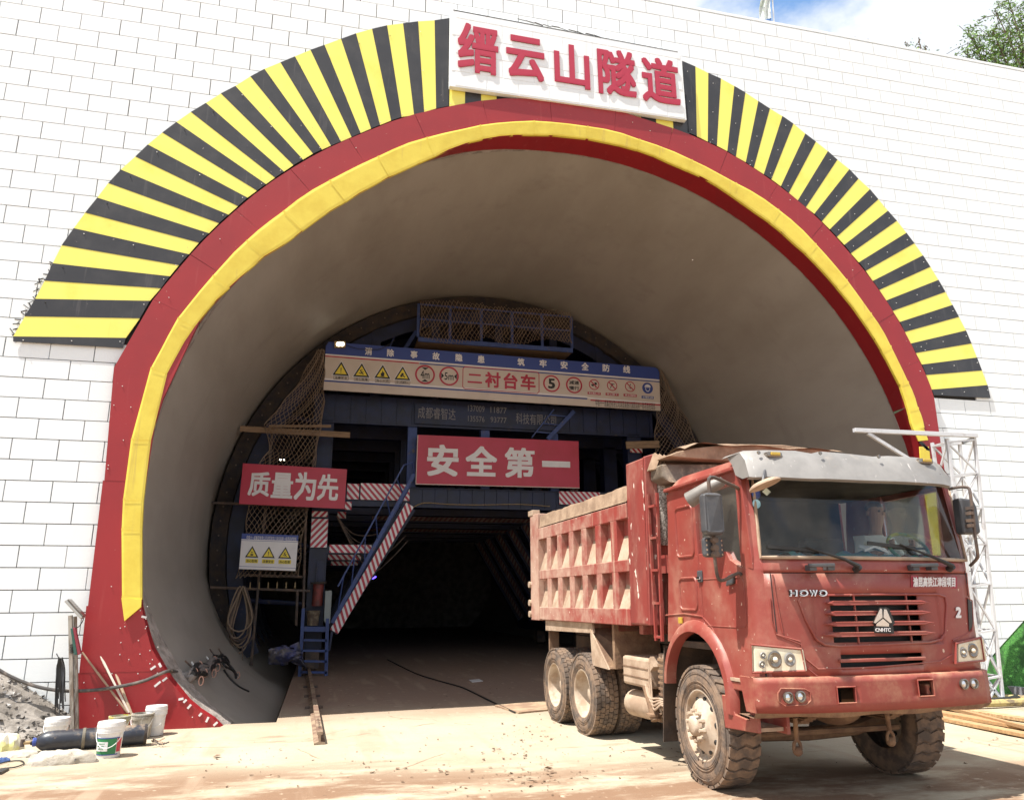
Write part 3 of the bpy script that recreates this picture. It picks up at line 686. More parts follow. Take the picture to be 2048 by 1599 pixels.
# posts above the top beam to the crown
for xx in (-3.0, -1.4, .4, 2.0, 3.4):
    zt = LC[1]+math.sqrt(6.6**2-(xx-LC[0])**2); MB().bx(xx-.11, xx+.11, TY+.1, TY+.35, 6.9, zt).build('crown_post', M['blue'], tr)
MB().bx(-5.0, 5.2, TY+.9, TY+1.0, 6.9, 7.05).build('upper_deck', M['blue'], tr)
# top beam face details and painted lettering
mb = MB()
for i in range(24): mb.bx(-4.4+.4*i, -4.385+.4*i, TY-.03, TY, 6.2, 6.85)
mb.bx(XL-.3, XR+.6, TY-.05, TY, 6.13, 6.17); mb.build('stiffener_plates', M['blue'], tr)
lp = Plate(T_(830, 805, TY-.07), T_(1125, 825, TY-.07), T_(1125, 862, TY-.07), T_(830, 846, TY-.07), .02)
lp.board('letter_plate', M['blue'], tr)
def place(plate, m, parent, txt, x0, y0, x1, y1, name='lettering', off=0, h=.005, thick=0):
    cx = (x0+x1)/2; cy = (y0+y1)/2
    ul, _a = uvof(plate, x0, cy); ur, _a = uvof(plate, x1, cy); _a, vt = uvof(plate, cx, y0); _a, vb = uvof(plate, cx, y1)
    return plate.text(name, m, parent, txt, ul, vb, ur, vt, h, off, thick)
place(lp, M['faintletter'], tr, '成都睿智达', 836, 815, 911, 838, off=0)
place(lp, M['faintletter'], tr, '137009', 936, 811, 969, 823, off=.005); place(lp, M['faintletter'], tr, '11877', 981, 814, 1013, 826, off=.005)
place(lp, M['faintletter'], tr, '135576', 936, 832, 969, 843, off=.005); place(lp, M['faintletter'], tr, '93777', 981, 834, 1013, 845, off=.005)
place(lp, M['faintletter'], tr, '科技有限公司', 1032, 828, 1112, 849, off=0)
# striped boards on the front
def sbox(x0, y0, x1, y1, flip=False, Y=TY-.05, wt=None):
    a = at_y(x0, (y0+y1)/2, Y); b_ = at_y(x1, (y0+y1)/2, Y); hz = abs(at_y(x0, y0, Y).z-at_y(x0, y1, Y).z)
    zc_ = (a.z+b_.z)/2; a.z = b_.z = zc_
    striped('striped_board', a, b_, hz, (0, 0, 1), flip=flip, wt=wt)
sbox(694, 967, 718, 998, True); sbox(721, 967, 819, 1000, True); sbox(690, 1003, 703, 1019, True); sbox(675, 1023, 692, 1036, True, TY+1.6)
sbox(622, 1037, 655, 1094); sbox(624, 1022, 655, 1033); sbox(659, 1089, 743, 1105, True); sbox(656, 1108, 722, 1119, True, TY+1.2); sbox(662, 1122, 716, 1130, True, TY+2.4)
sbox(1118, 983, 1200, 1009, True); sbox(1260, 893, 1284, 905, True)
p0 = T_(668, 1262, TY-.25); p1 = T_(820, 1009, TY-.25); striped('striped_board', p0, p1, .22, (1, 0, 0), flip=True)
MB().bar(T_(664, 1262, TY-.1), T_(817, 1009, TY-.1), .28, .04, (0, 1, 0)).build('brace_plate', M['blue'], tr)
# access stair / ladder leaning across the opening
mb = MB()
r0, r1 = T_(828, 948, TY-.35), T_(664, 1245, TY-.35); q0, q1 = T_(808, 929, TY-.55), T_(676, 1172, TY-.55)
mb.bar(r0, r1, .09, .05, (0, 1, 0)); mb.bar(r0+Vector((.07, .25, 0)), r1+Vector((.07, .25, 0)), .05, .05, (0, 1, 0))
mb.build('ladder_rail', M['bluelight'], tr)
mb = MB(); mb.bar(q0, q1, .035, .035, (0, 1, 0)); mb.bar(q0, T_(825, 924, TY-.4), .03); mb.bar(T_(825, 924, TY-.4), r0, .03); mb.build('handrail', M['bluelight'], tr)
for k in range(6):
    f_ = .12+k*.16; a = q0.lerp(q1, f_); b_ = r0.lerp(r1, f_+.02); MB().bar(a, b_, .025).build('rail_post', M['bluelight'], tr)
for k in range(18):
    f_ = .05+k*.052; a = r0.lerp(r1, f_); MB().bx(a.x-.02, a.x+.06, a.y, a.y+.35, a.z-.02, a.z+.0).build('stair_tread', M['blue'], tr)
# second ladder high up
a0, a1 = T_(1148, 822, TY-.15), T_(1095, 878, TY-.15); MB().bar(a0, a1, .11, .05, (0, 1, 0)).build('ladder_rail', M['bluelight'], tr)
a2, a3 = T_(1108, 818, TY-.15), T_(1063, 875, TY-.15); MB().bar(a2, a3, .03).build('ladder_rail', M['bluelight'], tr)
for k in range(3): MB().bar(a0.lerp(a1, .2+.3*k), a2.lerp(a3, .2+.3*k), .025).build('rail_post', M['bluelight'], tr)
a0, a1 = T_(833, 662, TY+.3), T_(808, 700, TY+.3); MB().bar(a0, a1, .10, .05, (0, 1, 0)).build('ladder_rail', M['bluelight'], tr)
a2, a3 = T_(798, 652, TY+.3), T_(780, 693, TY+.3); MB().bar(a2, a3, .03).build('ladder_rail', M['bluelight'], tr)
# crown platform behind the upper net
mb = MB(); zz = T_(900, 690).z; a = T_(836, 640, TY-.4); b_ = T_(1142, 690, TY-.4)
MB().bx(a.x, b_.x, TY-.5, TY+.6, T_(836, 676, TY-.4).z-.12, T_(836, 676, TY-.4).z-.02).build('crown_platform', M['wood'], tr)
zp = T_(836, 676, TY-.4).z
MB().bx(a.x, b_.x, TY-.56, TY-.5, zp-.14, zp-.02).build('platform_edge', M['bluelight'], tr)
for i in range(6):
    x_ = a.x+(b_.x-a.x)*i/5; MB().bx(x_-.035, x_+.035, TY-.5, TY-.44, zp, zp+.95).build('platform_post', M['bluelight'], tr)
for zz in (zp+.5, zp+.92): MB().bx(a.x, b_.x, TY-.5, TY-.46, zz, zz+.04).build('platform_rail', M['bluelight'], tr)
# left foot: jack, housing, ladder with rungs, control box
jx = T_(635, 1180, TY-.2)
MB().cyl(T_(637, 1167, TY-.25), T_(634, 1211, TY-.25), .125, 20).build('jack', mat('jack_red', (.20, .035, .03), (.10, .03, .025), 6, rough=.6), tr)
MB().cyl(T_(637, 1163, TY-.25), T_(637, 1167, TY-.25), .19, 20).build('jack_collar', M['rust'], tr)
mb = MB(); pbx = T_(656, 1181, TY-.45); MB().prism([T_(651, 1181, TY-.45), T_(664, 1180, TY-.45), T_(660, 1245, TY-.45), T_(654, 1250, TY-.45), T_(648, 1240, TY-.45)], (0, .12, 0)).build('control_box', mat('box_grey', (.24, .27, .27), rough=.55), tr)
LY = TY-.62
MB().prism([T_(607, 1252, LY), T_(657, 1253, LY), T_(656, 1263, LY), T_(607, 1262, LY)], (0, .5, 0)).build('step_platform', M['bluelight'], tr)
MB().bar(T_(607, 1216, LY), T_(599, 1353, LY), .075, .05, (0, 1, 0)).build('ladder_rail', M['bluelight'], tr)
MB().bar(T_(655, 1236, LY), T_(652, 1352, LY), .075, .05, (0, 1, 0)).build('ladder_rail', M['bluelight'], tr)
for py in (1279, 1300, 1321, 1343): MB().bar(T_(604-(py-1279)*.05, py, LY), T_(654, py+1, LY), .05, .05).build('rung', M['bluelight'], tr)
MB().bar(T_(664, 1262, LY+.3), T_(658, 1300, LY+.3), .05, .2, (0, 1, 0)).build('foot_plate', M['blue'], tr)
MB().prism([T_(616, 1354, LY), T_(637, 1354, LY), T_(637, 1369, LY), T_(632, 1369, LY), T_(632, 1360, LY), T_(621, 1360, LY), T_(621, 1369, LY), T_(616, 1369, LY)], (0, .25, 0)).build('rail_guide', mat('guide_grey', (.18, .20, .23), rough=.6), tr)
# cables sagging in the frame
for k in range(5):
    a = T_(672+k*3, 1030+k*6, TY+.2); b_ = T_(800+k*4, 1040+k*10, TY+.2); m_ = a.lerp(b_, .5)+Vector((0, 0, -.45-.12*k))
    MB().tube(bezier([a, a.lerp(m_, .5)+Vector((0, 0, -.18)), m_, m_.lerp(b_, .5)+Vector((0, 0, -.08)), b_], 5), .012, 5).build('cable', M['tubedark'], tr)
pts = [T_(x, y, TY-.08) for x, y in ((828, 1013), (850, 1005), (900, 1008), (960, 1009), (1040, 1008), (1100, 1012))]; MB().tube(bezier(pts, 4), .011, 5).build('cable', M['lamphouse'], tr)
MB().tube(bezier([at_y(736, 1153, 16), at_y(745, 1156, 16), at_y(752, 1152, 16)], 5), .03, 6).build('light_tube', M['ledblue'], tr)

# ================================================================ scaffold and planks beside the trolley
sc = thing('scaffold', 'old brown tube scaffold between the trolley and the left lining', 'scaffold', (-5.2, TY, 0))
SY2 = TY-.35
for a, b_, nm in (((424, 1005), (620, 1012), 'ledger'), ((420, 1174), (620, 1181), 'ledger'), ((480, 1149), (605, 1153), 'ledger'), ((603, 1352), (612, 1010), 'standard'), ((612, 1010), (648, 800), 'standard'), ((595, 1180), (592, 1250), 'standard'), ((502, 1330), (545, 860), 'standard')):
    MB().tube([at_y(*a, SY2), at_y(*b_, SY2)], .032, 8).build(nm, M['tubedark'], sc)
for k in range(6):
    p = at_y(500+k*18, 1176, SY2-.03); MB().bx(p.x-.012, p.x+.012, p.y-.02, p.y, p.z, p.z+.14).build('coupler', M['lamphouse'], sc)
def plank(px0, py0, px1, py1, w_, label, Y=TY-.55, th=.05):
    a = at_y(px0, py0, Y); b_ = at_y(px1, py1, Y); o = MB().bar(a, b_, th, w_, (0, 0, 1)).build('plank', M['wood'], None, loc=a.lerp(b_, .5)); tag(o, label, 'plank'); return o
plank(480, 857, 700, 870, .14, 'long brown plank laid level across the left net, its end split')
plank(538, 852, 662, 852, .06, 'thin pale batten lying on top of the long brown plank', TY-.7, .05)
plank(1252, 890, 1318, 888, .20, 'rough dark board above the small striped plate on the right of the trolley', TY-.5)

# ================================================================ nets
def netobj(label, left, right, Y, nr, nc, name='safety_net', bulge=.15, r_=.0065, sag=None):
    Lp = resample([at_y(*p, Y) for p in left], [i/nr for i in range(nr+1)]); Rp = resample([at_y(*p, Y) for p in right], [i/nr for i in range(nr+1)])
    def P_(i, j):
        u = j/nc; v = i/nr; p = Lp[i].lerp(Rp[i], u); p = p+Vector((.02*math.sin(i*.7+j*1.3), -bulge*math.sin(math.pi*u)*(.6+.4*math.sin(v*7))+.03*math.sin(j*1.1+v*9), .015*math.sin(j*.9+i*.35)))
        if sag: p.z += sag(u, v)
        return p
    mb = MB()
    G_ = {}
    for i in range(nr+1):
        for j in range(nc*2+1):
            if (i+j) % 2 == 0: G_[(i, j)] = P_(i, j/2)
    for (i, j), p in G_.items():
        for dj in (-1, 1):
            q = G_.get((i+1, j+dj))
            if q: mb.tube([p, q], r_, 3, caps=False)
    for i in range(nr):
        for j in (0, nc*2):
            a = P_(i, j/2); b_ = P_(i+1, j/2); mb.tube([a, b_], r_*1.6, 3, caps=False)
    o = mb.build(name, M['netm'], None, loc=Lp[0].lerp(Rp[0], .5)); return tag(o, label, 'net')
netobj('brown cord net hanging in folds left of the long banner', [(634, 700), (600, 760), (560, 812), (530, 850), (540, 900), (512, 935), (497, 1000), (492, 1060), (480, 1128), (470, 1155)], [(649, 700), (648, 760), (646, 830), (636, 880), (630, 925), (622, 1000), (606, 1060), (600, 1110), (598, 1152)], TY-.7, 66, 12)
netobj('brown cord net hanging right of the long banner above the truck', [(1316, 742), (1322, 780), (1313, 830), (1310, 880), (1316, 925)], [(1322, 742), (1352, 800), (1380, 850), (1394, 905), (1398, 925)], TY-.5, 36, 10)
netobj('wide brown net slung along the crown platform rail', [(840, 600), (845, 640), (838, 664), (843, 672)], [(1142, 625), (1142, 655), (1141, 672), (1143, 683)], TY-.6, 12, 42, sag=lambda u, v: -.22*v*abs(math.sin(u*7.5))*(1.3-u)+.12*math.sin(u*9)*.3)

# ================================================================ signs hung on the trolley
# --- long safety banner
ban = thing('safety_banner', 'long cream sign with blue top strip, warning triangles and round limit signs', 'sign', T_(985, 760, TY-.6))
bp_ = Plate(T_(652, 683, TY-.6), T_(1318, 735, TY-.6), T_(1321, 821, TY-.6), T_(647, 779, TY-.6), .06)
UV = lambda x, y: uvof(bp_, x, y)
bp_.board('board', M['cream'], ban, ((0, 0), (1, 0), (1, .90), (.995, .965), (.985, 1), (.007, 1), (0, .9)))
bp_.flat('blue_strip', M['blueprint'], ban, [[(0, .745), (1, .72), (1, .90), (.995, .965), (.985, 1), (.007, 1), (0, .9)]])
vline = lambda u: .735-.025*u
bp_.flat('white_line', M['white'], ban, [[(0, .715), (1, .69), (1, .72), (0, .745)], [(0, .205), (.76, .19), (.775, .165), (1, .16), (1, .185), (.77, .20), (.76, .225), (0, .24)]])
bp_.flat('red_line', M['redprint'], ban, [[(0, .685), (.26, .675), (.26, .70), (0, .71)]]); bp_.flat('red_line', M['redprint'], ban, [[(.775, .125), (1, .115), (1, .145), (.775, .155)]])
bp_.flat('blue_line', M['blueprint'], ban, [[(.262, .675), (1, .655), (1, .68), (.262, .70)], [(0, .17), (.765, .15), (.765, .18), (0, .20)]])
for ch, x in zip('消除事故隐患筑牢安全防线', (737, 781, 828, 872, 918, 962, 1042, 1086, 1128, 1170, 1212, 1253)):
    y = 703+(x-737)*.070; place(bp_, M['white'], ban, ch, x-7, y-8, x+7, y+7, 'character', .03, .008)
def triangle(plate, par, px, py, s_, kind):
    u, v = uvof(plate, px, py); k = s_; asp = plate.w/plate.h
    T = lambda f_: [(u, v+k*f_*1.15*asp), (u+k*f_, v-k*f_*.62*asp), (u-k*f_, v-k*f_*.62*asp)]
    plate.flat('warning_triangle', M['white'], par, [T(1.14)], .006); plate.flat('triangle_border', M['black'], par, [T(1.0)], .010); plate.flat('triangle_field', M['yelprint'], par, [T(.70)], .014)
    g = lambda pts: [(u+x*k, v+y*k*asp) for x, y in pts]
    if kind == '!': polys = [g([(-.06, .35), (.06, .35), (.035, -.12), (-.035, -.12)]), g([(-.05, -.2), (.05, -.2), (.05, -.3), (-.05, -.3)])]
    elif kind == 'fall': polys = [g([(-.22, .25), (-.1, .3), (.05, -.02), (-.05, -.12)]), g([(-.05, -.1), (.05, -.02), (.32, -.3), (.2, -.34)]), g([(-.3, -.06), (.0, -.18), (-.02, -.28), (-.34, -.14)]), g([(.02, .0), (.25, .08), (.24, 0), (.05, -.1)]), g([(-.02, .34), (.1, .34), (.1, .22), (-.02, .22)])]
    elif kind == 'fire': polys = [g([(0, .42), (.12, .12), (.2, .2), (.24, -.1), (.14, -.32), (-.14, -.32), (-.24, -.1), (-.14, .12), (-.08, .05)]), g([(-.28, -.33), (.28, -.33), (.28, -.4), (-.28, -.4)])]
    elif kind == 'blob': polys = [g([(-.12, .25), (.1, .25), (.16, .02), (.0, -.05), (-.16, .05)]), g([(-.3, .0), (-.05, .05), (0, -.25), (-.25, -.28)]), g([(.05, -.02), (.35, -.2), (.3, -.32), (.0, -.14)])]
    else: polys = [g([(-.2, -.08), (.2, -.08), (.2, -.32), (-.2, -.32)]), g([(-.04, .0), (.04, .0), (.04, .12), (-.04, .12)]), g([(-.2, .36), (.0, .18), (.22, .34), (.16, .22), (.0, .1), (-.16, .2)])]
    plate.flat('pictogram', M['black'], par, polys, .018)
def caption(plate, par, x0, y0, x1, y1, txt, mbg, mfg, border=None):
    cx = (x0+x1)/2; cy = (y0+y1)/2
    ul, _a = uvof(plate, x0, cy); ur, _a = uvof(plate, x1, cy); _a, vt = uvof(plate, cx, y0); _a, vb = uvof(plate, cx, y1)
    if border: plate.flat('caption_border', border, par, [[(ul, vb), (ur, vb), (ur, vt), (ul, vt)]], .006); e = (ur-ul)*.02; ee = (vt-vb)*.08
    else: e = ee = 0
    if mbg: plate.flat('caption_plate', mbg, par, [[(ul+e, vb+ee), (ur-e, vb+ee), (ur-e, vt-ee), (ul+e, vt-ee)]], .010)
    plate.text('caption', mfg, par, txt, ul+(ur-ul)*.08, vb+(vt-vb)*.15, ur-(ur-ul)*.08, vt-(vt-vb)*.15, .014, .012)
for x, y, k, tx in ((682, 740, '!', '注意安全'), (723, 743, 'fall', '当心坠落'), (765, 746, 'fire', '当心火灾'), (805, 749, 'blob', '当心机械伤人')):
    triangle(bp_, ban, x, y+1, .0225, k); caption(bp_, ban, x-15, y+12, x+15, y+19, tx, M['cream'], M['black'], M['black'])
def roundsign(px, py, r1, r0, mring, par=None, mid=None):
    u, v = UV(px, py); bp_.flat('sign_disc', mid or M['cream'], ban, [bp_.ell(u, v, r1*.98)], .006); bp_.flat('sign_ring', mring, ban, bp_.ring(u, v, r1, r0), .011); return u, v
asp = bp_.w/bp_.h
u, v = roundsign(850, 749, .0285, .0235, M['redprint']); place(bp_, M['black'], ban, '4m', 841, 741, 859, 757, off=.01, h=.012)
[bp_.flat('arrow_mark', M['black'], ban, [[(u-.010, v+k*.021*asp), (u+.010, v+k*.021*asp), (u, v+k*.0135*asp)]], .012) for k in (1, -1)]
u, v = roundsign(898, 752, .0285, .0235, M['redprint']); place(bp_, M['black'], ban, '5m', 889, 745, 907, 760, off=.01, h=.012)
[bp_.flat('arrow_mark', M['black'], ban, [[(u-k*.0225, v+.009*asp), (u-k*.0225, v-.009*asp), (u-k*.0145, v)]], .012) for k in (1, -1)]
ub, vb_ = UV(926, 733); uc, vc = UV(1078, 787)
bp_.flat('frame_line', M['redprint'], ban, bp_.line([(ub, vb_-.04), (ub+.006, vb_), (uc-.006, vb_), (uc, vb_-.04), (uc, vc+.04), (uc-.006, vc), (ub+.006, vc), (ub, vc+.04), (ub, vb_-.04)], .0022), .008)
for ch, x0, x1, y0, y1 in (('二', 935, 964, 748, 766), ('衬', 970, 1001, 744, 775), ('台', 1007, 1035, 746, 778), ('车', 1041, 1071, 749, 780)):
    place(bp_, M['redprint'], ban, ch, x0, y0, x1, y1, 'character', .028, .010)
u, v = roundsign(1103, 767, .026, .0215, M['redprint']); place(bp_, M['black'], ban, '5', 1096, 757, 1110, 777, off=.03, h=.012)
u, v = roundsign(1148, 770, .0255, .021, M['redprint']); place(bp_, M['black'], ban, '减速', 1138, 761, 1158, 769, off=.02, h=.012); place(bp_, M['black'], ban, '慢行', 1138, 772, 1158, 780, off=.02, h=.012)
for (x, y, tx, kd) in ((1188, 769, '禁止酒后上岗', 0), (1224, 771, '禁止跳下', 1), (1260, 773, '禁止抛物', 2)):
    u, v = roundsign(x, y, .0165, .0140, M['redprint']); g = lambda pts: [(u+a*.014, v+c_*.014*asp) for a, c_ in pts]
    pol_ = [[g([(-.7, .05), (.1, .05), (-.1, -.35), (-.5, -.35)]), g([(.1, .5), (.6, .5), (.6, .1), (.1, .15)]), g([(-.2, .1), (.7, .15), (.7, .0), (-.2, -.05)]), g([(.2, 0), (.35, 0), (.35, -.6), (.2, -.6)])],
            [g([(-.15, .5), (.2, .4), (.1, -.1), (-.15, -.1)]), g([(-.5, .4), (-.4, .5), (0, .1), (-.1, 0)]), g([(.1, 0), (.5, -.5), (.4, -.6), (0, -.1)]), g([(-.1, 0), (-.3, -.6), (-.45, -.55), (-.25, 0)]), g([(.1, .3), (.55, .5), (.55, .35), (.1, .15)])],
            [g([(.0, .6), (.2, .6), (.1, .3), (-.05, .25)]), g([(-.3, -.1), (-.1, -.1), (-.1, -.3), (-.3, -.3)]), g([(.0, -.2), (.2, -.25), (.15, -.5), (-.02, -.45)]), g([(-.1, .15), (.05, .1), (0, -.05), (-.12, 0)])]][kd]
    bp_.flat('pictogram', M['black'], ban, pol_, .010); bp_.flat('slash', M['redprint'], ban, bp_.line([(u-.010, v+.010*asp), (u+.010, v-.010*asp)], .0032), .014)
    caption(bp_, ban, x-13, y+15, x+13, y+20, tx, M['redprint'], M['white'])
u, v = UV(1295, 776); g = lambda pts: [(u+a*.014, v+c_*.014*asp) for a, c_ in pts]
bp_.flat('sign_disc', M['blueprint'], ban, [bp_.ell(u, v, .0175)], .008); bp_.flat('pictogram', M['white'], ban, [g([(-.75, .15), (-.6, .6), (-.2, .85), (.2, .85), (.6, .6), (.75, .15), (.6, .2), (-.6, .2)]), g([(-.55, .1), (.55, .1), (.5, -.4), (.2, -.8), (-.2, -.8), (-.5, -.4)])], .012)
bp_.flat('pictogram', M['blueprint'], ban, [g([(-.42, .05), (.42, .05), (.38, -.35), (.15, -.62), (-.15, -.62), (-.38, -.35)])], .015)
caption(bp_, ban, 1283, 792, 1307, 797, '必须戴安全帽', M['blueprint'], M['white'])
place(bp_, M['black'], ban, '中铁十一局集团有限公司渝昆高铁川渝段站前一标项目经理部', 1191, 802, 1310, 816, off=.0).__setitem__('label', 'thin row of small black writing')
# --- red slogan boards
def slogan(label, corners, chs, boxes, Y, off, mtxt):
    P4 = [T_(*c_, Y) for c_ in corners]; t_ = thing('slogan_board', label, 'sign', P4[0].lerp(P4[2], .5), group='red slogan boards on the trolley'); p_ = Plate(*P4, .05)
    p_.board('board', M['redprint'], t_)
    for ch, (x0, y0, x1, y1) in zip(chs, boxes): place(p_, mtxt, t_, ch, x0, y0, x1, y1, 'character', off, .006, .006)
    return p_, t_
p_, t_ = slogan('wide red slogan board with four grey white characters in the middle of the trolley', ((835, 869), (1157, 882), (1159, 976), (831, 968)), '安全第一', ((854, 889, 917, 952), (931, 892, 994, 952), (1009, 895, 1069, 955), (1084, 922, 1140, 934)), TY-.3, .028, M['white'])
p_.flat('pale_edge', M['cream'], t_, [[(0, 0), (1, 0), (1, .014), (0, .014)], [(0, .014), (.004, .014), (.004, 1), (0, 1)]], .004)
slogan('smaller glossy red slogan board with four bright white characters at the left net', ((486, 926), (694, 938), (689, 1017), (478, 1007)), '质量为先', ((497, 943, 540, 992), (543, 945, 586, 996), (589, 944, 632, 1000), (635, 948, 677, 1001)), TY-1.0, .024, M['white'])
# --- small warning board
c4 = [T_(*c_, TY-1.0) for c_ in ((484, 1066), (597, 1070), (591, 1141), (478, 1137))]
ws = thing('warning_board', 'small white warning board with three yellow triangles on the left net', 'sign', c4[0].lerp(c4[2], .5)); wp = Plate(*c4, .03)
wp.board('board', M['white'], ws); wp.flat('blue_strip', M['blueprint'], ws, [[(0, .84), (1, .84), (1, 1), (0, 1)]]); wp.flat('blue_line', M['blueprint'], ws, [[(0, .80), (1, .80), (1, .81), (0, .81)], [(0, .07), (1, .07), (1, .08), (0, .08)]])
place(wp, M['white'], ws, '中铁十一局集团有限公司渝昆高铁川渝段站前一标项目经理部', 493, 1072, 593, 1080, off=.0)
for x, y, k, tx in ((504, 1105, 'drop', '当心坠物'), (537, 1106, '!', '注意安全'), (570, 1107, 'fall', '当心坠落')):
    triangle(wp, ws, x, y+1, .118, k); caption(wp, ws, x-13, y+12, x+12, y+20, tx, M['yelprint'], M['black'])

# ================================================================ small things on and around the trolley
fl = thing('flood_light', 'small lit twin flood light on the upper left corner of the long banner', 'flood light', T_(680, 688, TY-.75))
Y_ = TY-.72
MB().prism([T_(669, 682, Y_), T_(691, 682, Y_), T_(691, 694, Y_), T_(669, 694, Y_)], (0, .12, 0)).build('housing', M['lamphouse'], fl)
for x in (677, 684): p = T_(x, 688, Y_-.002); MB().cyl(p, p+Vector((0, -.01, 0)), .055, 14).build('bulb', M['lampglow'], fl)
pts = [T_(x, y, TY-.68) for x, y in ((692, 690), (715, 697), (745, 699), (765, 696), (790, 680))]; tag(MB().tube(bezier(pts, 4), .009, 5).build('lamp_cable', M['black'], None, loc=pts[0]), 'thin dark cable sagging across the blue strip of the long banner', 'cable')
fl2 = thing('spot_lights', 'pair of tiny lit spots behind the net above the smaller slogan board', 'lamp', T_(565, 919, TY-.2))
for x in (561, 568): p = T_(x, 919, TY-.5); MB().cyl(p, p+Vector((0, -.01, 0)), .02, 8).build('bulb', M['lampglow'], fl2)
# coil of cable on the scaffold
cz = thing('cable_coil', 'long hanging coil of brown cable on the scaffold tube', 'cable', T_(483, 1172, TY-.6))
for k in range(9):
    cx = 477+random.uniform(-4, 6); wtop = 8+random.uniform(-3, 5); wbot = 22+random.uniform(-4, 7); bot = 1300-k*4+random.uniform(-10, 10); Y0 = TY-.55-.03*k
    pts = []
    for i in range(20):
        a = 2*math.pi*i/20; v_ = (1-math.cos(a))/2; ww = wtop+(wbot-wtop)*min(1, v_*1.3); pts.append(at_y(cx+ww*math.sin(a)*1.05-v_*4+5*(1-v_)+2, 1172+(bot-1172)*(v_**.85), Y0))
    MB().tube(pts, .019, 6, closed=True).build('loop', M['tubedark'] if k % 2 else M['netm'], cz)
pts = [at_y(x, y, TY-.8) for x, y in ((485, 1290), (486, 1330), (493, 1378), (494, 1386))]; MB().tube(bezier(pts, 5), .014, 6).build('loose_end', M['tubedark'], cz)
# bucket on the platform
def bucket(name, label, base, r_, h, m, ml=None, group=None, lid=False, rim=True, mh=None, taper=.86, band=None, tilt=None):
    rot = tilt.to_matrix() if tilt else None
    t_ = thing(name, label, 'bucket', base, rot, group)
    prof = [(0, .0), (r_*taper, 0), (r_*taper+.002, .01), (r_*.985, h*.93), (r_, h)]
    if not lid: prof += [(r_*.95, h), (r_*.95, h*.9), (r_*.8, h*.3), (0, h*.3)]
    else: prof += [(0, h)]
    MB().lathe(prof, (0, 0, 0), (0, 0, 1), 28).build('body', m, t_, local=True, smooth=True)
    for f_ in (.97, .86, .80): MB().lathe([(r_*(taper+(1-taper)*f_), h*f_-.012), (r_*(taper+(1-taper)*f_)+.012, h*f_-.010), (r_*(taper+(1-taper)*f_)+.012, h*f_+.008), (r_*(taper+(1-taper)*f_), h*f_+.010)], (0, 0, 0), (0, 0, 1), 28).build('rim', m, t_, local=True)
    if lid:
        MB().lathe([(0, h+.022), (r_*.86, h+.022), (r_*.9, h+.034), (r_*1.03, h+.034), (r_*1.06, h+.02), (r_*1.06, h-.045), (r_*1.0, h-.045)], (0, 0, 0), (0, 0, 1), 28).build('lid', m, t_, local=True, smooth=True)
    pts = [Vector((r_*1.03*math.cos(a), -r_*1.03*abs(math.sin(a))-.015, h*.85-h*.52*math.sin(a))) for a in [math.pi*i/14 for i in range(15)]]
    MB().tube(pts, .0045, 5).build('handle', mh or M['rivet'], t_, local=True)
    if band:
        mb = MB(); n_ = 18; a0, a1, z0, z1 = band[0], band[1], band[2]*h, band[3]*h
        rows = [[Vector(((r_*(taper+(1-taper)*(z/h))+.003)*math.cos(a0+(a1-a0)*i/n_), (r_*(taper+(1-taper)*(z/h))+.003)*math.sin(a0+(a1-a0)*i/n_), z)) for i in range(n_+1)] for z in (z0, z1)]
        mb.grid(rows); mb.build('label_sheet', band[4], t_, local=True)
    return t_
bb = at_y(625, 1250, TY-.40)
bucket('bucket', 'dirty mottled bucket standing on the blue steps under the red jack', bb, .15, .34, mat('dirty_bucket', (.22, .18, .12), (.10, .07, .05), 9, .35, .6, rough=.8), mh=M['tubedark'])
# crumpled grey-blue sheet
tp = []; 
for i in range(9):
    row = []
    for j in range(13):
        u = j/12; v = i/8; px = 537+66*u; top = 1297-6*math.sin(math.pi*u*1.2)+3*u; bot = 1327-6*u+3*math.sin(u*5); row.append(at_y(px, top+(bot-top)*v, 6.9-.35*math.sin(math.pi*v)*math.sin(math.pi*min(1, u*1.1))-.06*math.sin(j*2.1+i*1.7)))
    tp.append(row)
mb = MB(); mb.grid(tp); o = mb.build('tarpaulin', mat('tarp_sheet', (.20, .18, .17), (.08, .09, .22), 2.5, .35, .6, rough=.7), None, loc=tp[8][6], smooth=True); tag(o, 'crumpled grey and blue sheet bulging beside the blue ladder foot', 'tarpaulin')
md = o.modifiers.new('s', 'SOLIDIFY'); md.thickness = .35; md.offset = -1
# crane rail
ra, rb = at_z(640, 1468, .12), at_z(622, 1362, .12)
rl = thing('crane_rail', 'steel rail ending in the sunlight in front of the blue ladder', 'rail', (ra.x, ra.y, 0))
d = (Vector((rb.x, rb.y, 0))-Vector((ra.x, ra.y, 0))); d.normalize(); sd = Vector((d.y, -d.x, 0))
prof_ = [(-.065, 0), (.065, 0), (.065, .015), (.012, .03), (.010, .10), (.034, .11), (.034, .14), (-.034, .14), (-.034, .11), (-.010, .10), (-.012, .03), (-.065, .015)]
P0 = Vector((ra.x, ra.y, .012)); MB().prism([P0+sd*x+Vector((0, 0, z)) for x, z in prof_], d*11.5).build('rail_bar', mat('rail_steel', (.30, .22, .15), (.17, .10, .07), 5, .4, .6, rough=.75), rl)
for k in range(5):
    p = P0+d*(.28+.17*k)+Vector((0, 0, .155)); MB().cyl(p-Vector((0, 0, .003)), p+Vector((0, 0, .002)), .013+.006*(k == 0), 8).build('bolt_hole', M['black'], rl)
for k in range(3):
    q = P0+d*(3.4+1.6*k); MB().bx(q.x-.14, q.x+.14, q.y-.06, q.y+.06, 0.004, .03).build('sole_plate', M['tubedark'], rl)
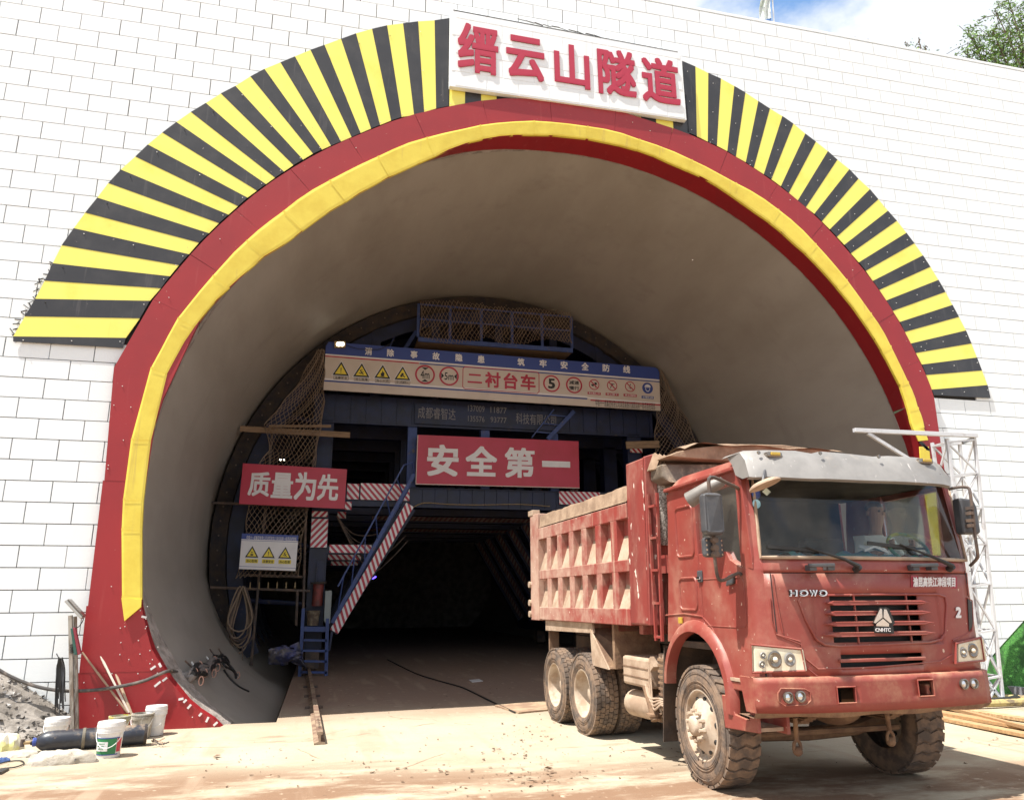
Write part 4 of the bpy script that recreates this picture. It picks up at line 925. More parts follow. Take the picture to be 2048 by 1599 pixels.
# cable and steel plate on the tunnel floor
pts = [at_z(x, y, .015) for x, y in ((775, 1318), (830, 1345), (880, 1361), (925, 1374), (975, 1398), (1030, 1424))]; tag(MB().tube(bezier(pts, 5), .013, 6).build('floor_cable', M['black'], None, loc=pts[0]), 'dark cable lying across the tunnel floor to the metal plate', 'cable')
pp = [at_z(x, y, 0) for x, y in ((990, 1412), (1120, 1400), (1125, 1418), (1037, 1427))]; tag(MB().prism([p+Vector((0, 0, .002)) for p in pp], (0, 0, .022)).build('steel_plate', mat('plate_dust', (.42, .31, .20), (.28, .18, .12), 3, rough=.85), None, loc=pp[0]), 'dusty flat plate on the ground beside the rear truck wheel', 'plate')
# ================================================================ the dump truck
TH = R(2.1)
tk = thing('dump_truck', 'dusty red dump truck driving out of the tunnel, number 2 on its front', 'dump truck', (.53267, -4.88372, 0), Matrix.Rotation(TH, 3, 'Z'))
TM = MW[tk.name]; TI = TM.inverted(); CL = TI @ CAM
def tp(px, py, X=None, Y=None, Z=None):
    d = TI.to_3x3() @ ray(px, py); k, v = (0, X) if X is not None else (1, Y) if Y is not None else (2, Z)
    return CL + d*((v-CL[k])/d[k])
YF = lambda x: -1.30+.14*min(1.1, abs(x)/1.15)**3
def FS(px, py, dy=0.0):
    Y = -1.25
    for _ in range(7): c_ = tp(px, py, Y=Y); Y = YF(c_.x)+dy
    return tp(px, py, Y=Y)
RD = (.27, .052, .040)
M['cab'] = mat('cab_paint', RD, (.23, .046, .036), 2.0, .35, .7, rough=.42, dust=(2.6, .34, 1.10, .03, -.04, .16), dcol=(.50, .34, .24), speck=(24, .70, .74), scol=(.62, .47, .37), streak=(16, .66, .82, (.46, .22, .16)), bump=.03, bscale=4)
M['tip'] = mat('tipper_paint', (.29, .050, .040), (.25, .050, .040), 3.0, .35, .7, rough=.55, dust=(3.0, .46, 1.0, .075, -.02, .25), dcol=(.50, .34, .26), speck=(17, .70, .75), scol=(.70, .58, .48), streak=(13, .56, .74, (.50, .33, .25)), bump=.12, bscale=12)
M['bumperp'] = mat('bumper_paint', RD, (.235, .047, .037), 3, .35, .7, rough=.48, dust=(5, .36, .98, 0, -.08, .22), dcol=(.52, .33, .20), speck=(26, .74, .79), scol=(.60, .46, .36), streak=(12, .66, .85, (.44, .20, .14)))
M['postp'] = mat('post_paint', (.26, .046, .038), (.22, .045, .038), 3, .35, .7, rough=.5, dust=(4, .45, 1.05, 0, 0, .2), dcol=(.52, .36, .27), speck=(11, .64, .665), scol=(.72, .62, .54), stretch=(1, 1, .45))
M['dusty'] = mat('dust_coated', (.45, .34, .25), (.33, .23, .16), 5, .35, .65, rough=.9, bump=.25, bscale=25)
M['mud'] = mat('mud_coated', (.26, .165, .10), (.17, .10, .065), 6, .35, .65, rough=.95, bump=.5, bscale=20)
M['under'] = mat('underbody', (.10, .065, .045), (.055, .04, .032), 5, .35, .65, rough=.9, bump=.3)
M['darkin'] = mat('cab_inside', (.045, .048, .05), (.03, .03, .033), 4, rough=.8)
M['rubber'] = mat('tyre_rubber', (.235, .16, .11), (.11, .085, .07), 7, .38, .62, rough=.95, bump=.35, bscale=35)
M['rubber2'] = mat('tyre_groove', (.07, .055, .045), (.12, .08, .06), 8, rough=.95)
M['rim'] = mat('rim_dust', (.50, .41, .32), (.36, .26, .18), 6, .4, .65, rough=.8, bump=.15)
M['visor'] = mat('visor_metal', (.30, .285, .27), (.22, .21, .20), 3, .35, .7, rough=.5, metal=.25, dust=(3, .62, .9, 0, 0, .06), dcol=(.50, .42, .35), streak=(22, .64, .76, (.72, .66, .62)))
M['plastic'] = mat('mirror_plastic', (.055, .058, .066), (.08, .08, .085), 5, rough=.42, dust=(8, .62, .9, 0, 0), dcol=(.32, .25, .2))
M['amber'] = mat('amber_lens', (.50, .34, .05), rough=.3)
M['chrome'] = mat('chrome', (.75, .76, .78), rough=.12, metal=1)
M['lens'] = mat('lamp_lens', (.74, .68, .54), (.62, .54, .38), 7, .4, .7, rough=.15)
M['lensdark'] = mat('lamp_reflector', (.26, .23, .20), rough=.2, metal=.8)
M['tarp'] = mat('dusty_tarp', (.33, .23, .155), (.22, .145, .095), 5, .35, .65, rough=.95, bump=.6, bscale=14)
def glassmat(name, tint, fac, rough=.03):
    m = bpy.data.materials.new(name); m.use_nodes = True; t = m.node_tree; n = t.nodes; l = t.links; n.clear()
    o = n.new('ShaderNodeOutputMaterial'); tr_ = n.new('ShaderNodeBsdfTransparent'); tr_.inputs['Color'].default_value = (*tint, 1); g = n.new('ShaderNodeBsdfGlossy'); g.inputs['Roughness'].default_value = rough; g.inputs['Color'].default_value = (.9, .93, .95, 1)
    df = n.new('ShaderNodeBsdfDiffuse'); df.inputs['Color'].default_value = (.55, .50, .42, 1)
    fr_ = n.new('ShaderNodeFresnel'); fr_.inputs['IOR'].default_value = 1.5
    ad = n.new('ShaderNodeMath'); ad.operation = 'MULTIPLY'; ad.inputs[1].default_value = fac; l.new(fr_.outputs[0], ad.inputs[0])
    m1 = n.new('ShaderNodeMixShader'); l.new(ad.outputs[0], m1.inputs[0]); l.new(tr_.outputs[0], m1.inputs[1]); l.new(g.outputs[0], m1.inputs[2])
    co = n.new('ShaderNodeTexCoord'); ns = n.new('ShaderNodeTexNoise'); ns.inputs['Scale'].default_value = 3; ns.inputs['Detail'].default_value = 7; l.new(co.outputs['Object'], ns.inputs['Vector'])
    rr = n.new('ShaderNodeMapRange'); rr.inputs['From Min'].default_value = .45; rr.inputs['From Max'].default_value = .85; rr.inputs['To Min'].default_value = .015; rr.inputs['To Max'].default_value = .14; l.new(ns.outputs['Fac'], rr.inputs['Value'])
    m2 = n.new('ShaderNodeMixShader'); l.new(rr.outputs['Result'], m2.inputs[0]); l.new(m1.outputs[0], m2.inputs[1]); l.new(df.outputs[0], m2.inputs[2]); l.new(m2.outputs[0], o.inputs['Surface']); return m
M['glass'] = glassmat('windscreen_glass', (.93, .97, .95), .75)
B = lambda mb, name, m, par=tk, **k: mb.build(name, m, par, local=True, **k)
HX = 1.13
def mirr(pts): return [Vector((-p[0], p[1], p[2])) for p in pts]
def sidepoly(px, X=-HX): return [tp(x, y, X=X) for x, y in px]
def panel(name, pts, m, d, par=tk, bev=.008): return B(MB().prism(pts, d), name, m, par, bevel=bev)
# ---- cab side shells (left one seen, right one mirrored)
rearp = [(.50, 1.24), (.42, 1.8), (.36, 2.4), (.30, 2.76), (-.22, 2.72), (-.23, 2.08), (-.24, 1.36), (-.10, 1.42), (.10, 1.42), (.28, 1.34), (.38, 1.24)]
doorp = [(-.245, 2.08), (-.24, 1.36), (-.36, 1.28), (-.46, 1.16), (-.54, 1.0), (-.58, .95), (-1.02, 1.0), (-1.03, 1.30), (-1.04, 1.92), (-.965, 1.925), (-.80, 2.0), (-.75, 2.075)]
topr = [(.30, 2.76), (-.22, 2.72), (-.26, 2.64), (-.98, 2.66), (-1.02, 2.70), (-1.01, 2.775)]
apil = [(-.98, 2.66), (-1.02, 2.72), (-1.07, 2.68), (-1.14, 2.0), (-1.14, 1.90), (-1.04, 1.92), (-.965, 1.925)]
for s_ in (-1, 1):
    for nm, pp_ in (('cab_side_panel', rearp), ('door', doorp), ('roof_rail', topr), ('windscreen_pillar', apil)):
        e = .004 if nm == 'door' else 0
        o = B(MB().prism([(s_*(HX+e), y, z) for y, z in pp_], (-s_*.05, 0, 0)), nm, M['cab'], bevel=.006)
        if nm == 'door' and s_ == -1: door = o
    B(MB().bar((s_*1.15, .33, 2.765), (s_*1.15, -1.0, 2.785), .05, .035), 'gutter', M['cab'], bevel=.008)
    # side glass
    B(MB().prism([(s_*1.095, y, z) for y, z in [(-.245, 2.08), (-.75, 2.075), (-.80, 2.0), (-.965, 1.925), (-1.03, 2.66), (-.22, 2.66)]], (-s_*.004, 0, 0)), 'side_window', M['glass'])
    # front corner between side and nose
    rows = []
    for i in range(8):
        z = 1.02+(1.90-1.02)*i/7; rows.append([Vector((s_*(HX+.002), -.98, z)), Vector((s_*1.135, -1.10, z)), Vector((s_*1.115, YF(1.12)+.02, z)), Vector((s_*1.06, YF(1.06), z))])
    B(MB().grid(rows, s_ > 0), 'corner_panel', M['cab'], smooth=True)
    rows = []
    for i in range(8):
        z = 1.90+(2.72-1.90)*i/7; k_ = .10*(z-1.97)/.7; rows.append([Vector((s_*(HX+.002), -1.02+k_*.4, z)), Vector((s_*1.125, -1.12+k_, z)), Vector((s_*1.09, YF(1.1)+.02+k_, z)), Vector((s_*1.055, YF(1.06)+.01+k_, z))])
    B(MB().grid(rows, s_ > 0), 'corner_pillar', M['cab'], smooth=True)
# pressed frames in the side panel, left
def bead(pts, r_=.012, par=tk, m=None, closed=True, name='pressed_bead'): return B(MB().tube(pts, r_, 6, closed=closed, caps=not closed), name, m or M['cab'], par, smooth=True)
def rrect(y0, y1, z0, z1, X, rr_=.05, n_=4):
    out = []
    for cy, cz, a0 in ((y1-rr_, z1-rr_, 0), (y0+rr_, z1-rr_, 90), (y0+rr_, z0+rr_, 180), (y1-rr_, z0+rr_, 270)):
        for i in range(n_+1): a = R(a0+90*i/n_); out.append(Vector((X, cy+rr_*math.cos(a), cz+rr_*math.sin(a))))
    return out
for y0, y1, z0, z1 in ((-.17, .17, 2.07, 2.56), (-.17, .17, 1.56, 1.86)): bead(rrect(y0, y1, z0, z1, -HX-.002))
bead(rrect(-1.0, -.27, 1.42, 1.84, -HX-.006), .004, m=M['cab'])
bead([Vector((-HX-.002, y, z)) for y, z in [(.50, 1.50), (.1, 1.52), (-.25, 1.50), (-.42, 1.40), (-.52, 1.24), (-.60, 1.02)]], .009, closed=False, name='panel_seam')
dh = tp(1402, 1152, X=-HX); B(MB().bx(-HX-.02, -HX, dh.y-.045, dh.y+.045, dh.z-.055, dh.z+.055), 'door_handle', M['plastic'], door, bevel=.01); B(MB().bx(-HX-.035, -HX-.02, dh.y-.035, dh.y+.035, dh.z-.028, dh.z-.002), 'grip', M['chrome'], door, bevel=.004)
for py in (1240,): p = tp(1362, py, X=-HX-.01); B(MB().bx(p.x-.015, p.x+.005, p.y-.035, p.y+.035, p.z-.03, p.z+.03), 'side_marker', M['amber'], bevel=.005)
# ---- wheel arch flare
for s_ in (-1, 1):
    cy, cz = -.09, .82; rows = []
    for i in range(21):
        a = R(-12+190*i/20); c_, s2 = math.cos(a), math.sin(a)
        # a runs from the front (negative y) over the top to the rear
        rows.append([Vector((s_*(HX-.02), cy-c_*ri, cz+s2*ri*ez)) for ri, ez in ((.665, .98),)] + [Vector((s_*(HX+.015), cy-c_*.655, cz+s2*.645)), Vector((s_*(HX+.05), cy-c_*.62, cz+s2*.60)), Vector((s_*(HX+.055), cy-c_*.56, cz+s2*.54)), Vector((s_*(HX-.05), cy-c_*.55, cz+s2*.53))])
    B(MB().grid(rows, s_ < 0), 'wheel_arch', M['cab'], smooth=True)
    rows = [[Vector((s_*x, cy-math.cos(R(-12+190*i/16))*.60, cz+math.sin(R(-12+190*i/16))*.58)) for x in (HX-.04, .65)] for i in range(17)]
    B(MB().grid(rows), 'arch_liner', M['under'], smooth=True)
    # mud plate behind the front wheel
    B(MB().prism([(s_*1.12, .60, 1.18), (s_*1.12, .66, .9), (s_*1.12, .70, .5), (s_*1.12, .73, .25), (s_*.62, .73, .25), (s_*.62, .60, 1.18)], (0, .015, 0)), 'mud_plate', M['under'])
    # steps in front of the wheel
    B(MB().bx(s_*.85, s_*1.16, -1.05, -.62, .975, 1.0), 'step_tread', M['dusty']); B(MB().bx(s_*.9, s_*1.15, -1.06, -.60, .90, .97), 'step_box', M['bumperp'], bevel=.01)
    if s_ > 0: continue
    B(MB().prism([(s_*1.16, -1.08, .86), (s_*1.16, -1.08, .60), (s_*1.16, -.56, .57), (s_*1.16, -.54, .84), (s_*1.16, -.66, .84), (s_*1.16, -.74, .70), (s_*1.16, -.96, .68), (s_*1.16, -.99, .86)], (-s_*.03, 0, 0)), 'lower_step', M['bumperp'], bevel=.006)
    B(MB().bx(s_*.88, s_*1.15, -1.03, -.60, .60, .63), 'step_tread', M['dusty']); B(MB().bx(s_*.86, s_*.89, -1.08, -.56, .58, .98), 'step_back', M['bumperp'])
# ---- floor, rear wall, roof
B(MB().bx(-1.08, 1.08, .40, .44, 1.24, 2.74), 'cab_back', M['cab']); B(MB().bx(-1.08, 1.08, -1.15, .42, 1.20, 1.26), 'cab_floor', M['under'])
B(MB().bx(-1.02, 1.02, .36, .385, 1.5, 2.7), 'back_lining', M['darkin'])
rows = []
for i in range(15):
    y = -1.12+1.60*i/14; k_ = 1 if y < .1 else max(0, 1-((y-.1)/.40)**2); rows.append([Vector((1.13*x, y, 2.765+.165*k_*(1-abs(x)**16)**.5*(.86+.14*(1-x*x)))) for x in [-1+2*j/24 for j in range(25)]])
B(MB().grid(rows), 'roof', M['cab'], smooth=True)
B(MB().bx(-1.08, 1.08, -1.05, .38, 2.70, 2.74), 'roof_lining', M['darkin'])
# ---- nose: curved sheet with openings
def sheet(name, xs, zs, yf, holes, m, th=.02, par=tk, bev=0):
    vs = {}; mb = MB(); vl = []; idx = {}
    def vid(i, j):
        if (i, j) not in idx: idx[(i, j)] = len(vl); vl.append(Vector((xs[i], yf(xs[i], zs[j]), zs[j])))
        return idx[(i, j)]
    fs = []
    for i in range(len(xs)-1):
        for j in range(len(zs)-1):
            cx, cz = (xs[i]+xs[i+1])/2, (zs[j]+zs[j+1])/2
            if any(h[0] < cx < h[1] and h[2] < cz < h[3] for h in holes): continue
            fs.append((vid(i, j), vid(i+1, j), vid(i+1, j+1), vid(i, j+1)))
    mb.add(vl, fs); o = B(mb, name, m, par); md = o.modifiers.new('s', 'SOLIDIFY'); md.thickness = th; md.offset = -1
    for p in o.data.polygons: p.use_smooth = True
    return o
def axis_(lo, hi, step, cuts): 
    v = sorted(set([round(lo+(hi-lo)*i/max(1, round((hi-lo)/step)), 4) for i in range(max(1, round((hi-lo)/step))+1)]+[round(c_, 4) for c_ in cuts])); return v
gh = [(-.50, .40, 1.30+.085*k, 1.30+.085*k+.045) for k in range(5)]; gl = [(-.47, .36, 1.105, 1.145), (-.46, .36, 1.17, 1.205)]
holes = gh+gl
cutx = [h[0] for h in holes]+[h[1] for h in holes]+[-.62, .60]; cutz = [h[2] for h in holes]+[h[3] for h in holes]
nose_y = lambda x, z: YF(x)+.0+(.012 if -.66 < x < .62 and 1.27 < z < 1.70 else 0)
cuts2 = cutx+[-.665, -.655, .615, .625]; cz2 = cutz+[1.265, 1.275, 1.695, 1.705]
sheet('front_panel', axis_(-1.06, 1.06, .10, cuts2), axis_(1.03, 1.865, .12, cz2), nose_y, holes, M['cab'])
sheet('cowl', axis_(-1.07, 1.07, .1, []), [1.873, 1.90, 1.95, 1.985], lambda x, z: YF(x)+.002+max(0, z-1.93)*.35, [], M['cab'])
B(MB().bx(-.75, .66, -1.16, -1.14, 1.05, 1.72), 'radiator', M['black'])
for k in range(4):
    z = 1.30+.045+.085*k+.02
    vs = [Vector((-.60+.0*k, YF(.6)-.0, z)), Vector((-.50, -1.335, z+.012)), Vector((.40, -1.335, z+.012)), Vector((.53, YF(.5), z)), Vector((.40, -1.30, z-.018)), Vector((-.50, -1.30, z-.018))]
    B(MB().prism([(-.62+.02*k, YF(.6)-.002, z), (-.50, -1.30, z+.018), (.40, -1.30, z+.018), (.52, YF(.5)-.002, z), (.40, -1.30, z-.018), (-.50, -1.30, z-.018)], (0, -.035, 0)), 'grille_slat', M['cab'], bevel=.01)
B(MB().bx(-.49, .37, -1.325, -1.29, 1.145, 1.172), 'grille_slat', M['cab'], bevel=.006)
for x in (-.27, .27): B(MB().bx(x-.006, x+.006, -1.30, -1.285, 1.29, 1.70), 'grille_bar', M['cab'])
bd = [FS(x, y, -.004) for x, y in ((1597,1200),(1602,1192),(1620,1190),(1760,1188),(1875,1188),(1890,1193),(1893,1210),(1890,1265),(1882,1278),(1860,1284),(1760,1289),(1680,1292),(1650,1289),(1633,1278),(1612,1240))]
bead(bd, .011)
for pts in (((1545,1148),(1551,1190),(1566,1265)), ((1540,1196),(1543,1240),(1552,1268),(1600,1282)), ((1552,1268),(1602,1288),(1608,1330),(1640,1356)), ((1603,1310),(1636,1337),(1700,1336),(1780,1331),(1880,1322),(1905,1308)), ((1934,1195),(1944,1200),(1946,1240),(1943,1262),(1905,1280)), ((1933,1145),(1937,1190))):
    bead([FS(*p, -.003) for p in pts], .007, closed=False, name='panel_seam')
for px in ((1540,1145,1553,1262), (1931,1145,1938,1192)):
    a, b_ = FS(px[0], px[1], -.002), FS(px[2], px[3], -.002); B(MB().tube([a, b_], .004, 4), 'door_gap', M['black'])
B(MB().prism([FS(x, y, -.003) for x, y in ((1935,1196),(1943,1203),(1945,1250),(1938,1262))], (0, -.004, 0)), 'side_vent', M['black'])
# lettering
def nose_text(txt, x0, y0, x1, y1, m, off, th=.006, name='lettering', dy=-.006):
    A_, B_, C_, D_ = FS(x0, y0, dy), FS(x1, y0, dy), FS(x1, y1, dy), FS(x0, y1, dy)
    vs, fs, asp = text_poly(txt, off); P_ = [D_.lerp(C_, x).lerp(A_.lerp(B_, x), y)+Vector((0, -n_*.0004, 0)) for x, y, n_ in vs]
    mb = MB(); nn = len(P_); mb.v = P_+[p+Vector((0, -th, 0)) for p in P_]; mb.f = list(fs)+[tuple(i+nn for i in f) for f in fs]
    cnt = set((f[i], f[(i+1) % len(f)]) for f in fs for i in range(len(f)))
    for (a, b_) in cnt:
        if (b_, a) not in cnt: mb.f.append((a, b_, b_+nn, a+nn))
    return B(mb, name, m)
B(MB().prism([FS(x, y, -.004) for x, y in ((1822,1150),(1914,1152),(1914,1176),(1822,1174))], (0, -.002, 0)), 'name_patch', mat('patch_red', (.30, .015, .035), rough=.4))
nose_text('渝昆高铁江津段项目', 1826, 1153, 1910, 1173, M['white'], .03, .002, dy=-.009)
for ch, x0, x1 in (('H', 1577, 1593), ('O', 1596, 1615), ('W', 1617, 1633), ('O', 1635, 1653)):
    nose_text(ch, x0, 1179+(x0-1577)*.0, x1, 1192, M['chrome'], .05, .012, dy=-.004); nose_text(ch, x0+1.5, 1180.5, x1-1.5, 1190.5, M['black'], .0, .004, dy=-.0165)
nose_text('2', 1911, 1213, 1922, 1235, M['white'], .05, .003)
def emb(pts, m, th, dy, name='emblem'): return B(MB().prism([FS(x, y, dy) for x, y in pts], (0, -th, 0)), name, m)
emb([(1759,1214),(1763,1214),(1765,1218),(1768,1214),(1773,1216),(1785,1245),(1781,1249),(1783,1266),(1748,1265),(1748,1249),(1745,1245)], M['black'], .03, -.03)
emb([(1759.5,1216),(1763,1217.5),(1764,1234),(1750,1245.5),(1746.5,1244)], M['chrome'], .006, -.061); emb([(1767,1217.5),(1772,1218),(1783,1244),(1779,1245),(1766,1234)], M['chrome'], .006, -.061)
emb([(1765,1236.5),(1777,1246.5),(1777,1252),(1752,1251),(1752,1246.5)], M['chrome'], .006, -.061)
nose_text('CNHTC', 1750.5, 1255, 1781, 1262.5, M['white'], .02, .002, dy=-.062)
# headlights
for k, (hp, c_, r_) in enumerate((([(1502,1288),(1602,1297),(1610,1341),(1504,1344)], ((1550, 1318, .070), (1580, 1318, .055), (1526, 1310, .028), (1524, 1328, .030)), 1), ([(1911,1286),(1961,1274),(1968,1320),(1911,1325)], ((1946, 1300, .062), (1927, 1304, .045)), 1))):
    hl = B(MB().prism([FS(x, y, .01) for x, y in hp], (0, -.035, 0)), 'headlight', M['lens'], bevel=.012); P4 = [FS(x, y, -.022) for x, y in hp]
    B(MB().tube(P4, .011, 6, closed=True), 'lamp_rim', M['cab'], hl)
    for (x, y, rr_) in c_:
        p = FS(x, y, -.027); B(MB().lathe([(rr_, 0), (rr_*.8, .006), (rr_*.55, -.002), (0, -.004)], p, (0, -1, 0), 18), 'reflector', M['lensdark'] if rr_ > .058 else M['visor'], hl); B(MB().sphere(p+Vector((0, -.004, 0)), rr_*.32, 8, 6), 'bulb', M['lens'], hl)
# ---- bumper
YB = lambda x, z: YF(x)-.045-.03*max(0, (.90-z))/.14*0+.05*max(0, .86-z)+.09*max(0, abs(x)-1.0)
def hx(x0, y0, x1, y1):
    a, b_ = FS(x0, y0, -.04), FS(x1, y1, -.04); return (a.x, b_.x, b_.z, a.z)
h1 = hx(1672, 1373, 1712, 1404); h2 = hx(1833, 1359, 1868, 1390)
bz0, bz1 = .765, 1.035
sheet('bumper', axis_(-1.22, 1.12, .08, [h1[0], h1[1], h2[0], h2[1]]), axis_(bz0, bz1, .06, [h1[2], h1[3], h2[2], h2[3]]), YB, [h1, h2], M['bumperp'], .03)
xs_ = axis_(-1.22, 1.12, .12, [])
B(MB().grid([[Vector((x, YB(x, 1.035), bz1)) for x in xs_], [Vector((x, YB(x, 1.0)+.045, bz1+.006)) for x in xs_], [Vector((x, YB(x, 1.0)+.05, bz1-.03)) for x in xs_], [Vector((x, YB(x, 1.0)+.22, bz1-.035)) for x in xs_]]), 'bumper_top', M['bumperp'])
B(MB().grid([[Vector((x, YB(x, bz0), bz0)) for x in xs_], [Vector((x, YB(x, bz0)+.03, bz0-.035-.008*math.sin(x*9))) for x in xs_], [Vector((x, YB(x, bz0)+.25, bz0-.03)) for x in xs_]], True), 'bumper_lip', M['mud'], smooth=True)
for s_, xe in ((-1, -1.22), (1, 1.12)):
    B(MB().prism([(xe, YB(xe, .9), bz0), (xe, YB(xe, 1.), bz1), (xe, -.95 if s_ < 0 else -.8, bz1), (xe, -1.02 if s_ < 0 else -.8, bz0)], (-s_*.02, 0, 0)), 'bumper_end', M['bumperp'])
for h in (h1, h2):
    B(MB().tube([Vector((x, YB(x, z)-.004, z)) for x, z in ((h[0], h[2]), (h[1], h[2]), (h[1], h[3]), (h[0], h[3]))], .008, 5, closed=True), 'opening_rim', M['bumperp']); B(MB().bx(h[0]-.03, h[1]+.03, -1.12, -1.10, h[2]-.03, h[3]+.03), 'opening_back', M['black'])
th_ = FS(1856, 1377, .03); B(MB().bx(th_.x-.045, th_.x+.05, -1.30, -1.12, th_.z-.05, th_.z+.045), 'tow_hook', M['bumperp'], bevel=.015); B(MB().cyl((th_.x, -1.301, th_.z), (th_.x, -1.306, th_.z), .022, 12), 'hook_hole', M['black'])
for (x, y) in ((1576, 1394), (1600.5, 1392), (1927.5, 1367), (1947, 1366)):
    p = FS(x, y, -.055); f_ = B(MB().lathe([(.045, .0), (.045, .02), (.036, .022), (.032, .008), (0, .006)], p+Vector((0, .005, 0)), (0, -1, 0), 18), 'fog_light', M['lensdark'], smooth=True); B(MB().sphere(p+Vector((0, .0, 0)), .030, 10, 6, (1, .35, 1)), 'lens', M['chrome'], f_)
bead([FS(x, y, -.05) for x, y in ((1556,1385),(1562,1376),(1610,1377),(1620,1383),(1622,1400),(1612,1409),(1570,1411),(1557,1402))], .006, m=M['bumperp'])
for x0 in (0, 1):   # slotted vent strips under the headlights
    for k in range(12):
        p = FS((1532 if not x0 else 1918)+k*(5.4 if not x0 else 3), 1352 if not x0 else 1331, .02); B(MB().bx(p.x-.006, p.x+.006, p.y-.01, p.y+.01, p.z-.035, p.z+.03), 'vent_slat', M['black'] if x0 == 0 else M['plastic'])
# ---- windscreen, frame, wipers
def WS(px, py, dy=0.0):
    c_ = Vector((0, -1.2, 2.3))
    for _ in range(9): c_ = tp(px, py, Y=YF(c_.x)+.13*(c_.z-1.98)/.68+.01+dy)
    return c_
wc = [WS(1504, 955), WS(1893, 964), WS(1932, 1120), WS(1521, 1114)]
rows = []
for j in range(9):
    row = []
    for i in range(17):
        u, v = i/16, j/8; q = wc[0].lerp(wc[1], u).lerp(wc[3].lerp(wc[2], u), v); row.append(Vector((q.x, YF(q.x)+.13*(q.z-1.98)/.68+.01, q.z)))
    rows.append(row)
B(MB().grid(rows), 'windscreen', M['glass'], smooth=True)
edge = rows[0]+[r_[-1] for r_ in rows[1:]]+rows[-1][::-1][1:]+[r_[0] for r_ in rows[::-1][1:-1]]
B(MB().tube(edge, .016, 6, closed=True), 'windscreen_seal', M['dusty'], smooth=True)
for (a, b_, c_, d_) in (((1718, 1132), (1690, 1118), (1612, 1093), (1535, 1092)), ((1905, 1131), (1868, 1114), (1800, 1088), (1735, 1085))):
    wp_ = B(MB().tube([WS(*a, -.07), WS(*b_, -.055), WS(*c_, -.035)], [.022, .014, .007], 8), 'wiper', M['black']); B(MB().bar(WS(c_[0]+30, c_[1]+8, -.02), WS(*d_, -.02), .012, .03), 'blade', M['black'], wp_); p = WS(*a, -.06); B(MB().cyl(p, p+Vector((0, .05, -.03)), .03, 10), 'pivot', M['black'], wp_)
for x0 in (1617, 1823):
    a, b_ = FS(x0, 1130, -.07), FS(x0+52, 1129, -.07); B(MB().bar(a, b_, .028, .03), 'grab_handle', M['plastic'], bevel=.006)
    for q in (a.lerp(b_, .18), b_.lerp(a, .12)): B(MB().bx(q.x-.035, q.x+.035, q.y, q.y+.07, q.z-.045, q.z+.005), 'handle_foot', M['plastic'], bevel=.006)
# stickers
for px, py, rr_, m_ in ((1512, 987, .045, M['blueprint']), (1513, 1007, .04, mat('sticker_cyan', (.35, .62, .72), rough=.4))):
    p = WS(px, py, -.004); B(MB().cyl(p, p+Vector((0, -.002, 0)), rr_, 20), 'sticker', m_)
p = WS(1533, 983, -.004); B(MB().prism([p+Vector((-.045, 0, .0)), p+Vector((0, 0, .035)), p+Vector((.045, 0, 0)), p+Vector((0, 0, -.035))], (0, -.002, 0)), 'sticker', mat('sticker_pale', (.6, .66, .52), rough=.5))
# ---- metal sun visor
vt = [(1479,906),(1486,901),(1530,899),(1590,902),(1622,906),(1640,902),(1700,907),(1745,913),(1775,910),(1830,914),(1862,919),(1880,930),(1893,950)]
vb = [(1497,956),(1506,957),(1545,956),(1600,959),(1625,960),(1650,960),(1700,962),(1750,964),(1790,965),(1830,967),(1862,969),(1885,971),(1900,975)]
rows = [[], [], [], [], []]
for (a, b_) in zip(vt, vb):
    A_ = FS(*a, .02); B_ = FS(*b_, -.13); e = Vector((0, 0, random.uniform(-.006, .006)))
    rows[0].append(A_+Vector((0, .30, .0))); rows[1].append(A_+e); rows[2].append(A_.lerp(B_, .35)+Vector((0, -.035, .01))); rows[3].append(B_+Vector((0, -.012, .012))); rows[4].append(B_+Vector((0, .03, -.004)))
B(MB().grid(rows, True), 'sun_visor', M['visor'], smooth=True)
for e_ in (0, -1):
    A_, Bm, B_ = rows[1][e_], rows[2][e_], rows[3][e_]; bk = Vector((.02 if e_ == 0 else -.02, .24, 0))
    B(MB().grid([[A_, Bm, B_], [A_+bk*.5+Vector((0, 0, .01)), Bm+bk*.5, B_+bk*.5], [A_+bk, Bm+bk, B_+bk+Vector((0, 0, .05))]], e_ != 0), 'visor_end', M['visor'], smooth=True)
for x, y in ((1548, 908), (1851, 921)):
    p = FS(x, y, -.05); lt = B(MB().bx(p.x-.075, p.x+.075, p.y-.02, p.y+.06, p.z-.03, p.z+.02), 'marker_lamp', M['lensdark'], bevel=.015); B(MB().bx(p.x-.048, p.x+.048, p.y-.030, p.y-.018, p.z-.014, p.z+.014), 'lens', M['amber'], lt, bevel=.006)
for x, y in ((1517, 905), (1640, 906), (1757, 913), (1651, 936), (1771, 939), (1878, 950), (1528, 937)):
    p = FS(x, y, -.075); B(MB().lathe([(.018, 0), (.016, .01), (0, .012)], p, (0, -1, .2), 8), 'visor_bolt', M['lensdark'])
# round mirror under the visor
p = FS(1526, 962, -.24); B(MB().lathe([(0, 0), (.10, .006), (.135, .025), (.14, .04), (0, .05)], p, Vector((.28, -.25, -1)), 24), 'round_mirror', M['dusty'], smooth=True)
B(MB().tube([p, p+Vector((.03, .03, .05)), FS(1530, 940, -.1)], .012, 6), 'mirror_arm', M['plastic'])
